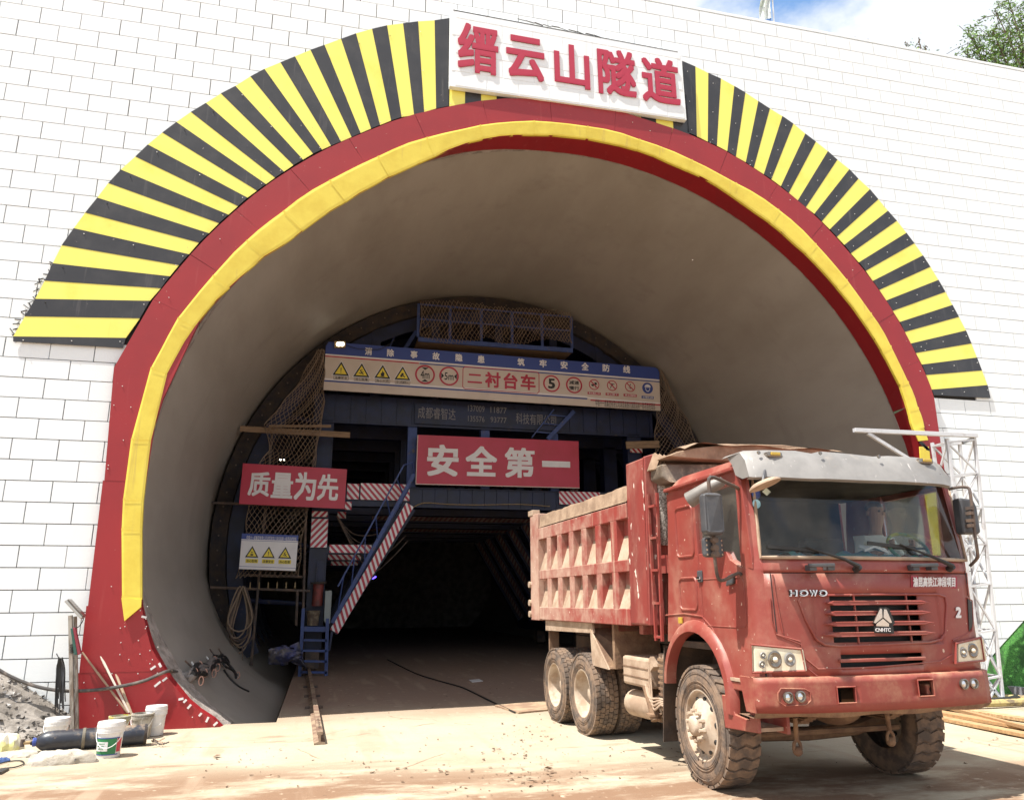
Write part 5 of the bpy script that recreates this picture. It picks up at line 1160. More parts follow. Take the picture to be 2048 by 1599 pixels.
# ---- wing mirrors
def mirror(side):
    if side < 0:
        X0 = -1.42; c0 = tp(1425, 985, X=X0); c1 = tp(1428, 1070, X=X0)
        cc = (c0+c1)/2; hh = (c0.z-c1.z)/2
        m_ = B(MB().prism([(X0-.085, cc.y-.04, cc.z-hh), (X0-.10, cc.y-.05, cc.z-hh*.8), (X0-.10, cc.y-.05, cc.z+hh*.85), (X0-.08, cc.y-.04, cc.z+hh), (X0+.06, cc.y-.04, cc.z+hh), (X0+.08, cc.y-.05, cc.z+hh*.85), (X0+.08, cc.y-.05, cc.z-hh*.8), (X0+.06, cc.y-.04, cc.z-hh)], (0, .11, 0)), 'wing_mirror', M['plastic'], bevel=.025)
        B(MB().bx(X0-.08, X0+.06, cc.y+.072, cc.y+.078, cc.z-hh*.85, cc.z+hh*.85), 'mirror_glass', M['chrome'], m_)
        a = tp(1425, 1078, X=X0+.03); q = tp(1430, 1094, X=X0+.05); B(MB().bx(q.x-.11, q.x+.08, q.y-.02, q.y+.05, q.z-.085, q.z+.085), 'lower_mirror', M['plastic'], m_, bevel=.025)
        for dx in (-.09, .055):
            for k in range(4): B(MB().bx(q.x+dx-.006, q.x+dx+.006, q.y-.024, q.y-.02, q.z-.07+.04*k, q.z-.055+.04*k), 'mirror_slot', M['dusty'], m_)
        pts = [(-1.13, -1.03, 2.60), (-1.20, -1.06, 2.62), (X0+.0, cc.y, cc.z+hh+.14), (X0-.02, cc.y, cc.z+hh+.0)]
        B(MB().tube(bezier(pts, 5), .017, 8), 'mirror_bracket', M['tubedark'])
        pts = [(X0+.02, q.y-.04, cc.z-hh), (X0+.02, q.y-.04, q.z), (X0+.02, q.y-.04, q.z-.16), (X0+.08, q.y, q.z-.28), (-1.18, -.98, 1.87), (-1.14, -.98, 1.86)]
        B(MB().tube(bezier(pts, 5), .015, 8), 'mirror_bracket', M['tubedark'])
        for zz in (.10, .04, -.03, -.08): B(MB().cyl((X0+.02, q.y-.075, q.z+zz+.02), (X0+.02, q.y-.0, q.z+zz+.02), .028, 8), 'clamp', M['tubedark'])
        p = tp(1460, 1160, X=-1.16); B(MB().prism([(-1.17, p.y-.05, p.z-.03), (-1.17, p.y+.07, p.z-.05), (-1.17, p.y+.03, p.z+.04), (-1.17, p.y-.06, p.z+.06)], (.03, 0, 0)), 'bracket_foot', M['plastic'], bevel=.01)
        # pale scoop mirror above the door
        a = tp(1440, 962, X=-1.22); b_ = tp(1378, 1000, X=-1.42)
        B(MB().tube([a+Vector((.02, -.02, .0)), a.lerp(b_, .35), a.lerp(b_, .75), b_], [.04, .065, .07, .075], 14), 'kerb_mirror', mat('scoop_pale', (.24, .22, .20), (.17, .155, .14), 4, rough=.5), smooth=True)
        B(MB().cyl(b_, b_+(b_-a).normalized()*.004, .072, 16), 'kerb_mirror_glass', M['lensdark'])
    else:
        X0 = 1.42; c0 = tp(1933, 996, Y=-1.25); c1 = tp(1941, 1068, Y=-1.25); cc = (c0+c1)/2; hh = (c0.z-c1.z)/2
        m_ = B(MB().prism([(cc.x-.11, -1.28, cc.z-hh*.95), (cc.x-.10, -1.28, cc.z+hh*.96), (cc.x-.07, -1.28, cc.z+hh), (cc.x+.06, -1.28, cc.z+hh*.93), (cc.x+.09, -1.28, cc.z+hh*.5), (cc.x+.09, -1.28, cc.z-hh*.9), (cc.x+.06, -1.28, cc.z-hh), (cc.x-.09, -1.28, cc.z-hh)], (0, .10, 0)), 'wing_mirror', M['plastic'], bevel=.02)
        pts = [tp(1897, 978, Y=-1.2), tp(1916, 974, Y=-1.25), tp(1936, 975, Y=-1.3), tp(1941, 990, Y=-1.32), tp(1946, 1030, Y=-1.32), tp(1950, 1070, Y=-1.32), tp(1955, 1105, Y=-1.3), tp(1954, 1116, Y=-1.28), tp(1940, 1131, Y=-1.2)]
        B(MB().tube(bezier(pts, 4), .014, 8), 'mirror_bracket', M['tubedark'])
        for yy in (1015, 1025, 1040, 1050): p = tp(1945, yy, Y=-1.34); B(MB().bx(p.x-.02, p.x+.02, p.y, p.y+.06, p.z-.015, p.z+.015), 'clamp', M['tubedark'])
mirror(-1); mirror(1)
# ---- cab interior
B(MB().prism([(-1.03, -1.0, 1.93), (-1.03, -1.16, 1.99), (-1.03, -.70, 2.03), (-1.03, -.62, 1.9), (-1.03, -.62, 1.3), (-1.03, -.8, 1.3)], (2.06, 0, 0)), 'dashboard', M['darkin'], bevel=.02)
rows = []
for i in range(24):
    x = -.55+1.42*i/23; rows.append([Vector((x, -1.13+.47*j/8, 2.0+.045*math.sin(x*7+j*.5)*math.sin(j*.8)+.055*(j/8)+.02*math.sin(i*1.9))) for j in range(9)])
B(MB().grid(rows), 'dashboard_cloth', mat('teal_cloth', (.03, .24, .21), (.05, .18, .30), 3, rough=.8), smooth=True)
B(MB().prism([(.05, -1.12, 2.06), (.18, -1.1, 2.10), (.34, -1.08, 2.05), (.42, -.95, 2.09), (.2, -.9, 2.12), (.08, -1.0, 2.10)], (0, 0, .02)), 'paper', M['white'])
for xx in (-.62, .55):
    B(MB().bx(xx-.26, xx+.26, -.45, .1, 1.45, 1.6), 'seat', M['darkin'], bevel=.04); B(MB().bx(xx-.25, xx+.25, .05, .2, 1.55, 2.28), 'seat_back', M['darkin'], bevel=.05)
SWC = tp(1815, 1086, Y=-.58)
sw = [Vector((SWC.x+.22*math.cos(a), SWC.y+.10*math.sin(a), SWC.z-.05+.15*math.sin(a))) for a in [2*math.pi*i/24 for i in range(24)]]
st = B(MB().tube(sw, .017, 8, closed=True), 'steering_wheel', mat('wheel_cover', (.42, .42, .05), (.08, .25, .18), 6, rough=.6), smooth=True)
B(MB().bar(SWC-Vector((.2, 0, .05)), SWC+Vector((.2, 0, -.05)), .03, .02).cyl(SWC-Vector((0, 0, .05)), SWC+Vector((0, -.25, -.3)), .03, 10), 'steering_column', M['darkin'], st)
# ================================================================ wheels
def tyre(R_, w_, rear):
    mb = MB(); n_ = 56
    mb.lathe([(R_*.56, w_*.06), (R_*.60, 0), (R_*.80, -.012), (R_*.93, .006), (R_*.965, .02), (R_*.965, w_-.02), (R_*.93, w_-.006), (R_*.80, w_+.012), (R_*.60, w_), (R_*.56, w_*.94)], (0, 0, 0), (1, 0, 0), n_)
    for rr_ in (.66, .72, .87): mb.lathe([(R_*rr_, -.012), (R_*(rr_+.008), -.018), (R_*(rr_+.016), -.012)], (0, 0, 0), (1, 0, 0), n_)
    return mb
def tread(R_, w_, rear):
    mb = MB()
    def blk(a0, a1, x0, x1, sk=0.0):
        v = []
        for (rr_) in (R_*.955, R_):
            for (a, x) in ((a0, x0), (a1, x0), (a1+sk, x1), (a0+sk, x1)): v.append(Vector((x, rr_*math.cos(a), rr_*math.sin(a))))
        mb.add(v, [(0, 3, 2, 1), (4, 5, 6, 7), (0, 1, 5, 4), (1, 2, 6, 5), (2, 3, 7, 6), (3, 0, 4, 7)])
    if rear:
        N_ = 44; st = 2*math.pi/N_
        for i in range(N_):
            a = i*st
            for k, (x0, x1) in enumerate(((0.0, .19), (.215, .395), (.42, .58), (.605, .785), (.81, 1.0))):
                o_ = st*.5*(k % 2); blk(a+o_, a+o_+st*.86, w_*x0, w_*x1, .018 if k % 2 else -.018)
    else:
        N_ = 30; st = 2*math.pi/N_
        for i in range(N_):
            a = i*st
            for k in range(4):
                x0, x1 = k*.25, (k+1)*.25; blk(a+(.055 if k % 2 else 0), a+st*.78+(.055 if k % 2 else 0), w_*x0, w_*x1, .055*(1 if k % 2 == 0 else -1))
    return mb
def wheelset(R_, w_, rear):
    ty = tyre(R_, w_, rear).mesh('wheel'); ty.materials.append(M['rubber']); [setattr(p, 'use_smooth', True) for p in ty.polygons]
    tr_ = tread(R_, w_, rear).mesh('tread'); tr_.materials.append(M['rubber']); g_ = MB().lathe([(R_*.958, .0), (R_*.958, w_)], (0, 0, 0), (1, 0, 0), 56).mesh('groove'); g_.materials.append(M['rubber2'])
    if rear: prof_ = [(R_*.60, .004), (R_*.575, -.004), (R_*.555, .01), (R_*.545, .06), (R_*.50, .20), (R_*.30, .235), (R_*.22, .235), (R_*.21, .12), (R_*.14, .10), (0, .10)]
    else: prof_ = [(R_*.60, .004), (R_*.575, -.004), (R_*.555, .01), (R_*.54, .055), (R_*.50, .06), (R_*.40, .005), (R_*.30, -.005), (R_*.27, -.03), (R_*.17, -.04), (R_*.16, -.085), (R_*.10, -.095), (0, -.095)]
    rm = MB().lathe(prof_, (0, 0, 0), (1, 0, 0), 40).mesh('rim'); rm.materials.append(M['rim']); [setattr(p, 'use_smooth', True) for p in rm.polygons]
    nb = MB(); hb = MB()
    for i in range(10):
        a = 2*math.pi*i/10; rr_ = R_*.245 if not rear else R_*.26; x0 = -.03 if not rear else .235
        c_ = Vector((x0, rr_*math.cos(a), rr_*math.sin(a))); nb.cyl(c_, c_+Vector((-.055, 0, 0)), .016, 6); nb.cyl(c_+Vector((.0, 0, 0)), c_+Vector((-.02, 0, 0)), .024, 6)
        a2 = a+.31
        if not rear: c_ = Vector((.030, R_*.44*math.cos(a2), R_*.44*math.sin(a2))); hb.sphere(c_, .026, 10, 6, (.5, 1, 1.0))
        else: c_ = Vector((.214, R_*.40*math.cos(a2), R_*.40*math.sin(a2))); hb.sphere(c_, .03, 10, 6, (.5, 1, 1))
    nm = nb.mesh('wheel_nuts'); nm.materials.append(M['rim']); hm = hb.mesh('hand_holes'); hm.materials.append(M['black'])
    return ty, tr_, g_, rm, nm, hm
def putwheel(ms, X, Y, Z, face, rot=0.0, steer=0.0, name='wheel'):
    """face -1: outer side towards -X"""
    o = bpy.data.objects.new(name, ms[0]); COL.objects.link(o); o.parent = tk; MW[o.name] = TM
    o.matrix_local = Matrix.Translation((X, Y, Z)) @ Matrix.Rotation(steer, 4, 'Z') @ (Matrix.Rotation(math.pi, 4, 'Z') if face > 0 else Matrix.Identity(4)) @ Matrix.Rotation(rot, 4, 'X')
    for m_, nm in zip(ms[1:], ('tread', 'tread_groove', 'rim', 'wheel_nuts', 'hand_holes')):
        c_ = bpy.data.objects.new(nm, m_); COL.objects.link(c_); c_.parent = o
        if nm in ('wheel_nuts', 'hand_holes'): c_['kind'] = 'stuff'
        if nm == 'tread': c_['kind'] = 'stuff'
    return o
fw = wheelset(.53, .30, False); rw = wheelset(.50, .29, True)
putwheel(fw, -1.14, -.10, .525, -1, .2, -.03, 'front_wheel'); putwheel(fw, 1.14, -.10, .525, 1, .7, -.03, 'front_wheel')
for i, (yy) in enumerate((2.86, 3.96)):
    putwheel(rw, -1.19, yy, .495, -1, .3+i, 0, 'rear_wheel'); putwheel(rw, 1.19, yy, .495, 1, .5+i, 0, 'rear_wheel')
    putwheel(rw, -.56, yy, .495, 1, .9+i, 0, 'rear_wheel'); putwheel(rw, .56, yy, .495, -1, .1+i, 0, 'rear_wheel')
    B(MB().tube([(-1.0, yy, .49), (-.3, yy, .49), (-.2, yy, .49), (.2, yy, .49), (.3, yy, .49), (1.0, yy, .49)], [.09, .10, .22, .22, .10, .09], 14), 'rear_axle', M['mud'])
# ================================================================ chassis and running gear
for x in (-.42, .42): B(MB().bx(x-.04, x+.04, -1.1, 5.0, .86, 1.12), 'chassis_rail', M['under'])
for y in (-1.05, .9, 2.2, 3.4, 4.6): B(MB().bx(-.42, .42, y-.05, y+.05, .9, 1.08), 'cross_member', M['under'])
B(MB().tube([(-.85, -.1, .50), (-.55, -.1, .42), (0, -.1, .40), (.55, -.1, .42), (.85, -.1, .50)], .065, 8), 'front_axle', M['mud'])
B(MB().tube([(-.78, -.42, .47), (.78, -.42, .47)], .028, 8), 'tie_rod', M['mud'])
for k in range(7): B(MB().bx(-.52, -.40, -1.0+.05*k, .75-.05*k, .72-.022*k, .735-.022*k), 'leaf_spring', M['mud']); B(MB().bx(.40, .52, -1.0+.05*k, .75-.05*k, .72-.022*k, .735-.022*k), 'leaf_spring', M['mud'])
for (x0, y0, x1, y1) in ((1590, 1432, 1593, 1476), (1773, 1424, 1779, 1458)):
    a, b_ = tp(x0, y0, Y=-.95), tp(x1, y1, Y=-.80); g_ = B(MB().tube([a, b_], .020, 8), 'drop_link', M['mud'])
    B(MB().tube([b_, b_+Vector((-.03, 0, -.04)), b_+Vector((-.035, 0, -.09))], .015, 6).tube([b_, b_+Vector((.03, 0, -.04)), b_+Vector((.035, 0, -.09))], .015, 6), 'fork', M['mud'], g_); B(MB().sphere(b_+Vector((0, 0, -.10)), .042, 10, 8), 'ball_joint', M['mud'], g_)
B(MB().sphere((-.02, -.55, .72), .24, 14, 10, (.95, 1.2, .75)), 'engine_sump', M['mud'], smooth=True)
B(MB().tube([(-.42, -.78, .74), (-.05, -.80, .76)], .09, 12), 'steering_box', M['mud'], smooth=True)
B(MB().tube([(.22, -.75, .77), (.38, -.76, .80), (.62, -.78, .84)], [.085, .10, .09], 14), 'air_canister', M['dusty'], smooth=True)
for k in range(5): B(MB().lathe([(.098, 0), (.106, .008), (.098, .016)], (.22+.025*k, -.75, .77), (1, 0, .12), 14), 'canister_rib', M['mud'])
for x in (-.95, -.75, .75, .9): B(MB().tube([(x, -.9, .78), (x+.02, -.88, .70)], .018, 6), 'hanging_bolt', M['mud'])
B(MB().bx(-.8, -.42, -.95, -.5, .75, .95), 'engine_bracket', M['under']); B(MB().bx(-.40, .45, -1.0, .6, .82, 1.15), 'engine_block', M['under'])
B(MB().bx(-.2, .2, .6, 2.4, .62, .8), 'gearbox', M['under'])
# near side equipment between the axles
B(MB().bx(-1.10, -.62, 1.05, 1.75, .72, 1.03), 'battery_box', M['dusty'], bevel=.03); 
for z in (.82, .92): B(MB().bx(-1.108, -1.10, 1.07, 1.73, z, z+.008), 'box_rib', M['mud'])
B(MB().cyl((-.93, 1.08, .52), (-.93, 1.80, .50), .145, 20), 'air_tank', M['dusty'], smooth=True)
B(MB().tube(bezier([tp(1289, 1352, X=-1.02), tp(1296, 1378, X=-1.05), tp(1305, 1410, X=-1.05), tp(1312, 1440, X=-1.05)], 4), .055, 12), 'exhaust', M['mud'], smooth=True)
p = tp(1309, 1432, X=-1.05); B(MB().lathe([(.055, 0), (.085, .01), (.085, .03), (.055, .04)], p, (0, 0, 1), 14), 'exhaust_clamp', M['mud'])
B(MB().bar(tp(1312, 1322, X=-1.03), tp(1291, 1352, X=-1.03), .10, .12), 'bracket_arm', M['dusty'])
B(MB().bx(-1.04, -.80, .74, .93, .52, 1.10), 'filter_bank', M['dusty'], bevel=.02)
for k in range(9): B(MB().bx(-1.06, -1.04, .76, .91, .56+.058*k, .585+.058*k), 'filter_fin', M['mud'])
B(MB().sphere(tp(1336, 1311, X=-1.06), .05, 12, 8), 'air_valve', mat('valve_grey', (.30, .30, .32), rough=.35), smooth=True)
for k in range(4):
    a = tp(1290+4*k, 1355, X=-1.08); b_ = tp(1335, 1400+6*k, X=-1.05); B(MB().tube(bezier([a, a.lerp(b_, .3)+Vector((-.04, 0, -.12-.03*k)), a.lerp(b_, .7)+Vector((-.02, 0, -.05)), b_], 5), .011, 6), 'hose', M['dusty'])
B(MB().cyl(tp(1328, 965, X=-.95), tp(1326, 1088, X=-.95), .115, 20), 'air_intake', mat('intake_mesh', (.50, .47, .43), (.16, .14, .12), 60, .45, .55, rough=.6), smooth=True)
B(MB().bx(-1.05, -.75, .56, .72, 1.93, 2.12), 'intake_bracket', M['tip'])
# ================================================================ tipper body
XB = -1.19
def tb(name, x0, x1, y0, y1, z0, z1, m=None, bev=.008): return B(MB().bx(x0, x1, y0, y1, z0, z1), name, m or M['tip'], bevel=bev)
for s_ in (-1, 1):
    a, b_ = s_*1.19, s_*1.06
    tb('top_rail', a, b_, 1.25, 4.62, 2.575, 2.75); tb('middle_rail', a, b_, 1.25, 4.6, 1.97, 2.105); tb('bottom_rail', a, b_, 1.27, 4.62, 1.375, 1.56)
    for yc in (4.13, 3.645, 3.15, 2.655, 2.16, 1.66): tb('rib', a-s_*.002, b_, yc-.09, yc+.09, 1.55, 2.58)
    tb('side_plate', s_*1.085, s_*1.055, 1.2, 4.7, 1.4, 2.95)
    # dusty ledges at the foot of each pocket
    cuts = [4.56, 4.22, 4.04, 3.735, 3.555, 3.24, 3.06, 2.745, 2.565, 2.25, 2.07, 1.75, 1.57, 1.29]
    for i in range(0, 14, 2):
        for zb in (1.56, 2.105):
            y1, y0 = cuts[i], cuts[i+1]; B(MB().prism([(s_*1.185, y0, zb), (s_*1.085, y0, zb), (s_*1.085, y0, zb+.27+.04*math.sin(i*3+zb))], (0, y1-y0, 0)), 'pocket_ledge', M['dusty'])
    # corner posts
    B(MB().prism([(s_*1.19, 1.27, 1.39), (s_*1.19, .78, 1.39), (s_*1.19, .70, 3.20), (s_*1.19, 1.22, 3.20)], (-s_*.16, 0, 0)), 'front_post', M['postp'], bevel=.02)
    B(MB().prism([(s_*1.03, .72, 1.39), (s_*1.19, .78, 1.39), (s_*1.19, .70, 3.20), (s_*1.06, .68, 3.24)], (0, .05, 0)), 'front_post_face', M['postp'], bevel=.01)
    tb('rear_post', s_*1.20, s_*1.04, 4.62, 5.02, 1.36, 2.99); tb('tail_hinge', s_*1.21, s_*1.08, 4.86, 5.10, 2.98, 3.07, M['dusty'])
    for zz in (1.45, 1.62, 1.9): B(MB().cyl((s_*1.20, 5.03, zz), (s_*1.23, 5.03, zz), .05, 10), 'hinge_pin', M['dusty'])
    # wavy dust-laden upper board
    rows = []
    for i in range(28):
        y = 1.24+3.36*i/27; w_ = .007*math.sin(i*.9)+.004*math.sin(i*2.9); rows.append([Vector((s_*(1.19), y, 2.765)), Vector((s_*(1.175+w_), y, 2.79)), Vector((s_*(1.165+w_), y, 2.93+w_)), Vector((s_*(1.15), y, 2.955+w_)), Vector((s_*1.06, y, 2.95+w_))])
    B(MB().grid(rows, s_ < 0), 'upper_board', M['tarp'], smooth=True)
tb('front_wall', -1.1, 1.1, .76, .82, 1.4, 3.0); tb('body_floor', -1.1, 1.1, .8, 5.0, 1.40, 1.5); tb('tailgate', -1.05, 1.05, 4.98, 5.06, 1.4, 2.95)
for x in (-.45, .45): tb('sub_frame', x-.06, x+.06, .8, 4.9, 1.14, 1.39, M['under'])
for y in (1.3, 2.0, 3.4, 4.4): tb('body_bearer', -1.05, 1.05, y-.05, y+.05, 1.28, 1.385, M['tip'])
# load of earth heaped low
B(MB().grid([[Vector((x, .85+4.1*i/14, 2.35+.12*math.sin(i*.9+x*3))) for x in [-1.05+2.1*j/8 for j in range(9)]] for i in range(15)]), 'earth_load', M['mud'], smooth=True)
# mudguards over the rear axle
B(MB().prism([(-1.15, 4.45, 1.37), (-1.15, 2.55, 1.37), (-1.15, 2.52, 1.25), (-1.15, 4.45, 1.22)], (.03, 0, 0)), 'mudguard_edge', M['dusty'])
B(MB().prism([(-1.14, 2.62, 1.30), (-1.14, 2.34, .87), (-1.14, 2.0, .86), (-.62, 2.0, .86), (-.62, 2.62, 1.30)], (0, .02, 0)), 'mudguard', M['mud'])
B(MB().prism([(-1.16, 2.60, 1.30), (-1.16, 2.55, .86), (-1.16, 2.02, .85)], (.02, 0, 0)), 'mudguard_side', M['dusty'])
B(MB().bx(-1.1, -.55, 2.02, 2.6, .85, .87), 'mudguard_bottom', M['mud']); B(MB().bx(-1.1, -.5, 1.95, 2.02, .86, 1.37), 'body_screen', M['mud'])
B(MB().bx(-1.10, -.95, 4.42, 4.46, .55, 1.35), 'mud_flap', M['mud'])
# ladder on the front post
la = bpy.data.objects
B(MB().bar((-1.16, .56, 1.24), (-1.12, .58, 2.78), .028), 'ladder_rail', M['tip']); B(MB().bar((-1.16, .70, 1.24), (-1.16, .72, 2.78), .028), 'ladder_rail', M['tip'])
for k in range(5): z = 1.28+.34*k; B(MB().bar((-1.16, .56, z), (-1.16, .73, z), .024), 'rung', M['tip'])
# tarp gear above the cab
B(MB().prism([(-1.15, .66, 2.92), (-1.08, .60, 2.86), (1.0, .60, 2.86), (1.05, .66, 2.95), (1.05, .66, 3.16), (-1.15, .66, 3.06)], (0, -.28, 0)), 'tarp_housing', mat('housing_metal', (.16, .13, .10), (.10, .075, .055), 4, rough=.6, dust=(5, .5, .8, 0, 0, .1)), bevel=.015)
B(MB().prism([(-1.13, .68, 3.13), (-1.02, .68, 3.18), (-.78, .68, 3.235), (-.3, .68, 3.30), (.3, .68, 3.32), (.9, .68, 3.28), (1.1, .68, 3.15), (1.1, .68, 3.08), (-1.0, .68, 3.12)], (0, -.42, 0)), 'guard_beam', M['tarp'], bevel=.01)
rows = []
for i in range(26):
    x = -.95+2.0*i/25; rows.append([Vector((x, .22+.5*j/6, 3.17+.11*min(1, (x+1.05)/.3)+.012*math.sin(i*.7+j)+.04*math.sin(j/6*math.pi))) for j in range(7)])
B(MB().grid(rows), 'rolled_tarp', M['tarp'], smooth=True)
for k in range(3):
    a = tp(1298+7*k, 940-3*k, Y=.6); b_ = tp(1310+9*k, 904+2*k, Y=.6); c_ = tp(1321+6*k, 912, Y=.5); d_ = tp(1312+6*k, 938, Y=.5)
    B(MB().prism([a, b_, c_, d_], (.02, .10-.03*k, 0)), 'tarp_fold', M['tarp'], bevel=.006)
# ================================================================ driver
DP = tp(1745, 1035, Y=-.22); DP.z -= .72
dr = thing('person', 'driver in a pale T-shirt at the steering wheel behind the windscreen', 'person', TM @ DP, Matrix.Rotation(TH, 3, 'Z'))
def skin_person():
    V = [((0, 0, 0), .16), ((0, .02, .18), .15), ((0, .0, .40), .17), ((0, -.01, .52), .085), ((0, -.03, .60), .055), ((0, -.05, .68), .085), ((0, -.055, .78), .10), ((0, -.05, .86), .075),
         ((.18, 0, .47), .075), ((.27, -.06, .28), .055), ((.20, -.26, .34), .042), ((.13, -.34, .42), .035),
         ((-.18, 0, .47), .075), ((-.27, -.06, .28), .055), ((-.20, -.26, .34), .042), ((-.13, -.34, .42), .035),
         ((.10, -.25, -.02), .10), ((.12, -.45, -.02), .085), ((-.10, -.25, -.02), .10), ((-.12, -.45, -.02), .085)]
    E_ = [(0, 1), (1, 2), (2, 3), (3, 4), (4, 5), (5, 6), (6, 7), (2, 8), (8, 9), (9, 10), (10, 11), (2, 12), (12, 13), (13, 14), (14, 15), (0, 16), (16, 17), (0, 18), (18, 19)]
    me = bpy.data.meshes.new('body'); me.from_pydata([v[0] for v in V], E_, []); o = bpy.data.objects.new('body', me); COL.objects.link(o)
    o.modifiers.new('skin', 'SKIN')
    for i, v in enumerate(V): me.skin_vertices[0].data[i].radius = (v[1], v[1]*.85)
    me.skin_vertices[0].data[0].use_root = True
    md = o.modifiers.new('sub', 'SUBSURF'); md.levels = 2; md.render_levels = 2; o.parent = dr; return o
bo = skin_person()
sm = bpy.data.materials.new('skin_and_shirt'); sm.use_nodes = True; t = sm.node_tree; n = t.nodes; l = t.links; b = n['Principled BSDF']; co = n.new('ShaderNodeTexCoord'); sx = n.new('ShaderNodeSeparateXYZ'); l.new(co.outputs['Object'], sx.inputs[0])
g1 = n.new('ShaderNodeMath'); g1.operation = 'GREATER_THAN'; l.new(sx.outputs['Z'], g1.inputs[0]); g1.inputs[1].default_value = .535
g2 = n.new('ShaderNodeMath'); g2.operation = 'LESS_THAN'; l.new(sx.outputs['Y'], g2.inputs[0]); g2.inputs[1].default_value = -.14
g3 = n.new('ShaderNodeMath'); g3.operation = 'MAXIMUM'; l.new(g1.outputs[0], g3.inputs[0]); l.new(g2.outputs[0], g3.inputs[1])
mxx = n.new('ShaderNodeMixRGB'); mxx.inputs['Color1'].default_value = (.78, .78, .74, 1); mxx.inputs['Color2'].default_value = (.38, .22, .15, 1); l.new(g3.outputs[0], mxx.inputs['Fac']); l.new(mxx.outputs['Color'], b.inputs['Base Color']); b.inputs['Roughness'].default_value = .7
bo.data.materials.append(sm)
B(MB().sphere((0, -.030, .825), .090, 14, 10, (.95, 1.0, .75)), 'hair', M['black'], dr, smooth=True)
for x in (-.035, .035): B(MB().sphere((x, -.145, .775), .012, 8, 6), 'eye', M['black'], dr)
B(MB().prism([(-.014, -.15, .735), (.014, -.15, .735), (0, -.15, .775)], (0, -.022, 0)), 'nose', sm, dr, bevel=.004)
for x in (-.10, .10): B(MB().sphere((x, -.05, .76), .024, 8, 6, (.5, 1, 1.3)), 'ear', sm, dr)
for s_ in (-1, 1):
    for k in range(4): B(MB().tube([(s_*.13, -.345, .40+.018*k), (s_*.125, -.385, .405+.018*k), (s_*.11, -.39, .40+.018*k)], [.011, .010, .008], 6), 'finger', sm, dr, smooth=True)
    B(MB().tube([(s_*.12, -.34, .44), (s_*.10, -.36, .465), (s_*.095, -.375, .46)], [.012, .011, .008], 6), 'thumb', sm, dr, smooth=True)
# ================================================================ yard clutter, left of the arch
M['bucketw'] = mat('white_plastic', (.70, .69, .68), (.60, .58, .55), 5, .4, .75, rough=.4, dust=(7, .62, .85, 0, -.12), dcol=(.45, .36, .27))
M['bucketd'] = mat('cement_bucket', (.46, .43, .37), (.25, .22, .17), 9, .38, .62, rough=.8, streak=(30, .55, .7, (.55, .52, .46)))
M['buckety'] = mat('speckled_bucket', (.42, .40, .30), (.50, .42, .06), 16, .5, .6, rough=.7, speck=(22, .62, .66), scol=(.12, .12, .08))
M['greenlab'] = mat('label_green', (.02, .20, .07), (.02, .16, .06), 4, rough=.4)
# rubble below the sloping wall foot
rows = []
for i in range(26):
    row = []
    for j in range(46):
        x = -12.5+5.35*j/45; s_ = max(0, (i-1)/24); base = max(0, zl(x)-.012) if x < -7.15 else 0
        y = .025-.72*s_ if i else .3; z = base*(1-s_)**1.3+(.11*random.random()*(1-s_*.7)*(1 if x < -7.3 else .3)+.05*math.sin(x*5+i)*(1-s_))*min(1, s_*5)+(.12 if i == 0 else 0)
        if s_ > .93: z = -.02
        row.append(Vector((x, y-.05*math.sin(x*2.3), z)))
    rows.append(row)
o = MB().grid(rows).build('rubble_slope', M['rock'], kind='stuff')
mb = MB()
for i in range(900):
    x = random.uniform(-10, -7.25); s_ = random.random(); base = max(0, zl(x)-.03); y = .0-.7*s_; z = base*(1-s_)**1.3+.05; r_ = random.uniform(.012, .05)*(1.6 if random.random() < .12 else 1)
    c_ = Vector((x, y, z)); pts = [c_+Vector((random.uniform(-1, 1), random.uniform(-1, 1), random.uniform(-.7, .7)))*r_ for _ in range(6)]
    mb.add(pts, [(0, 1, 2), (0, 2, 3), (0, 3, 4), (0, 4, 1), (5, 2, 1), (5, 3, 2), (5, 4, 3), (5, 1, 4)])
mb.build('loose_stones', mat('stone_pale', (.40, .38, .36), (.09, .08, .07), 2.5, .42, .58, rough=.9), kind='stuff')
def gp(px, py, dz=0.0): p = at_z(px, py, 0); p.z = dz; return p
def onbase(px, py, base): return at_y(px, py, base.y)
# post with lamp
pb_ = at_y(150, 1462, -.32); pb_.z = 0
po = thing('lamp_post', 'short weathered double post carrying a tilted flood light beside the wall', 'post', pb_)
Mp = mat('post_weathered', (.36, .33, .29), (.17, .14, .11), 7, .4, .6, rough=.8, stretch=(3, 3, .6), dust=(4, .5, .8, 0, 0), dcol=(.24, .15, .10))
MB().bar(onbase(145, 1462, pb_), onbase(141, 1230, pb_), .045, .05, (0, 1, 0)).build('post', Mp, po); MB().bar(onbase(153, 1462, pb_)+Vector((0, .03, 0)), onbase(149, 1232, pb_)+Vector((0, .03, 0)), .035, .05, (0, 1, 0)).build('post', Mp, po)
a, b_ = onbase(134, 1200, pb_), onbase(166, 1235, pb_); MB().bar(a, b_, .035, .16, (0, 1, 0)).build('lamp_head', mat('lamp_alu', (.45, .45, .43), rough=.4, metal=.5), po, bevel=.006)
d_ = (b_-a).normalized(); nrm = Vector((d_.z, 0, -d_.x)); 
for k in range(9): q = a.lerp(b_, .08+.105*k)-nrm*.03; MB().bar(q-Vector((0, .08, 0)), q+Vector((0, .08, 0)), .012, .03, d_).build('cooling_fin', M['lensdark'], po)
MB().tube(bezier([b_, onbase(166, 1240, pb_), onbase(158, 1252, pb_), onbase(150, 1255, pb_)], 4), .006, 5).build('lamp_wire', M['black'], po)
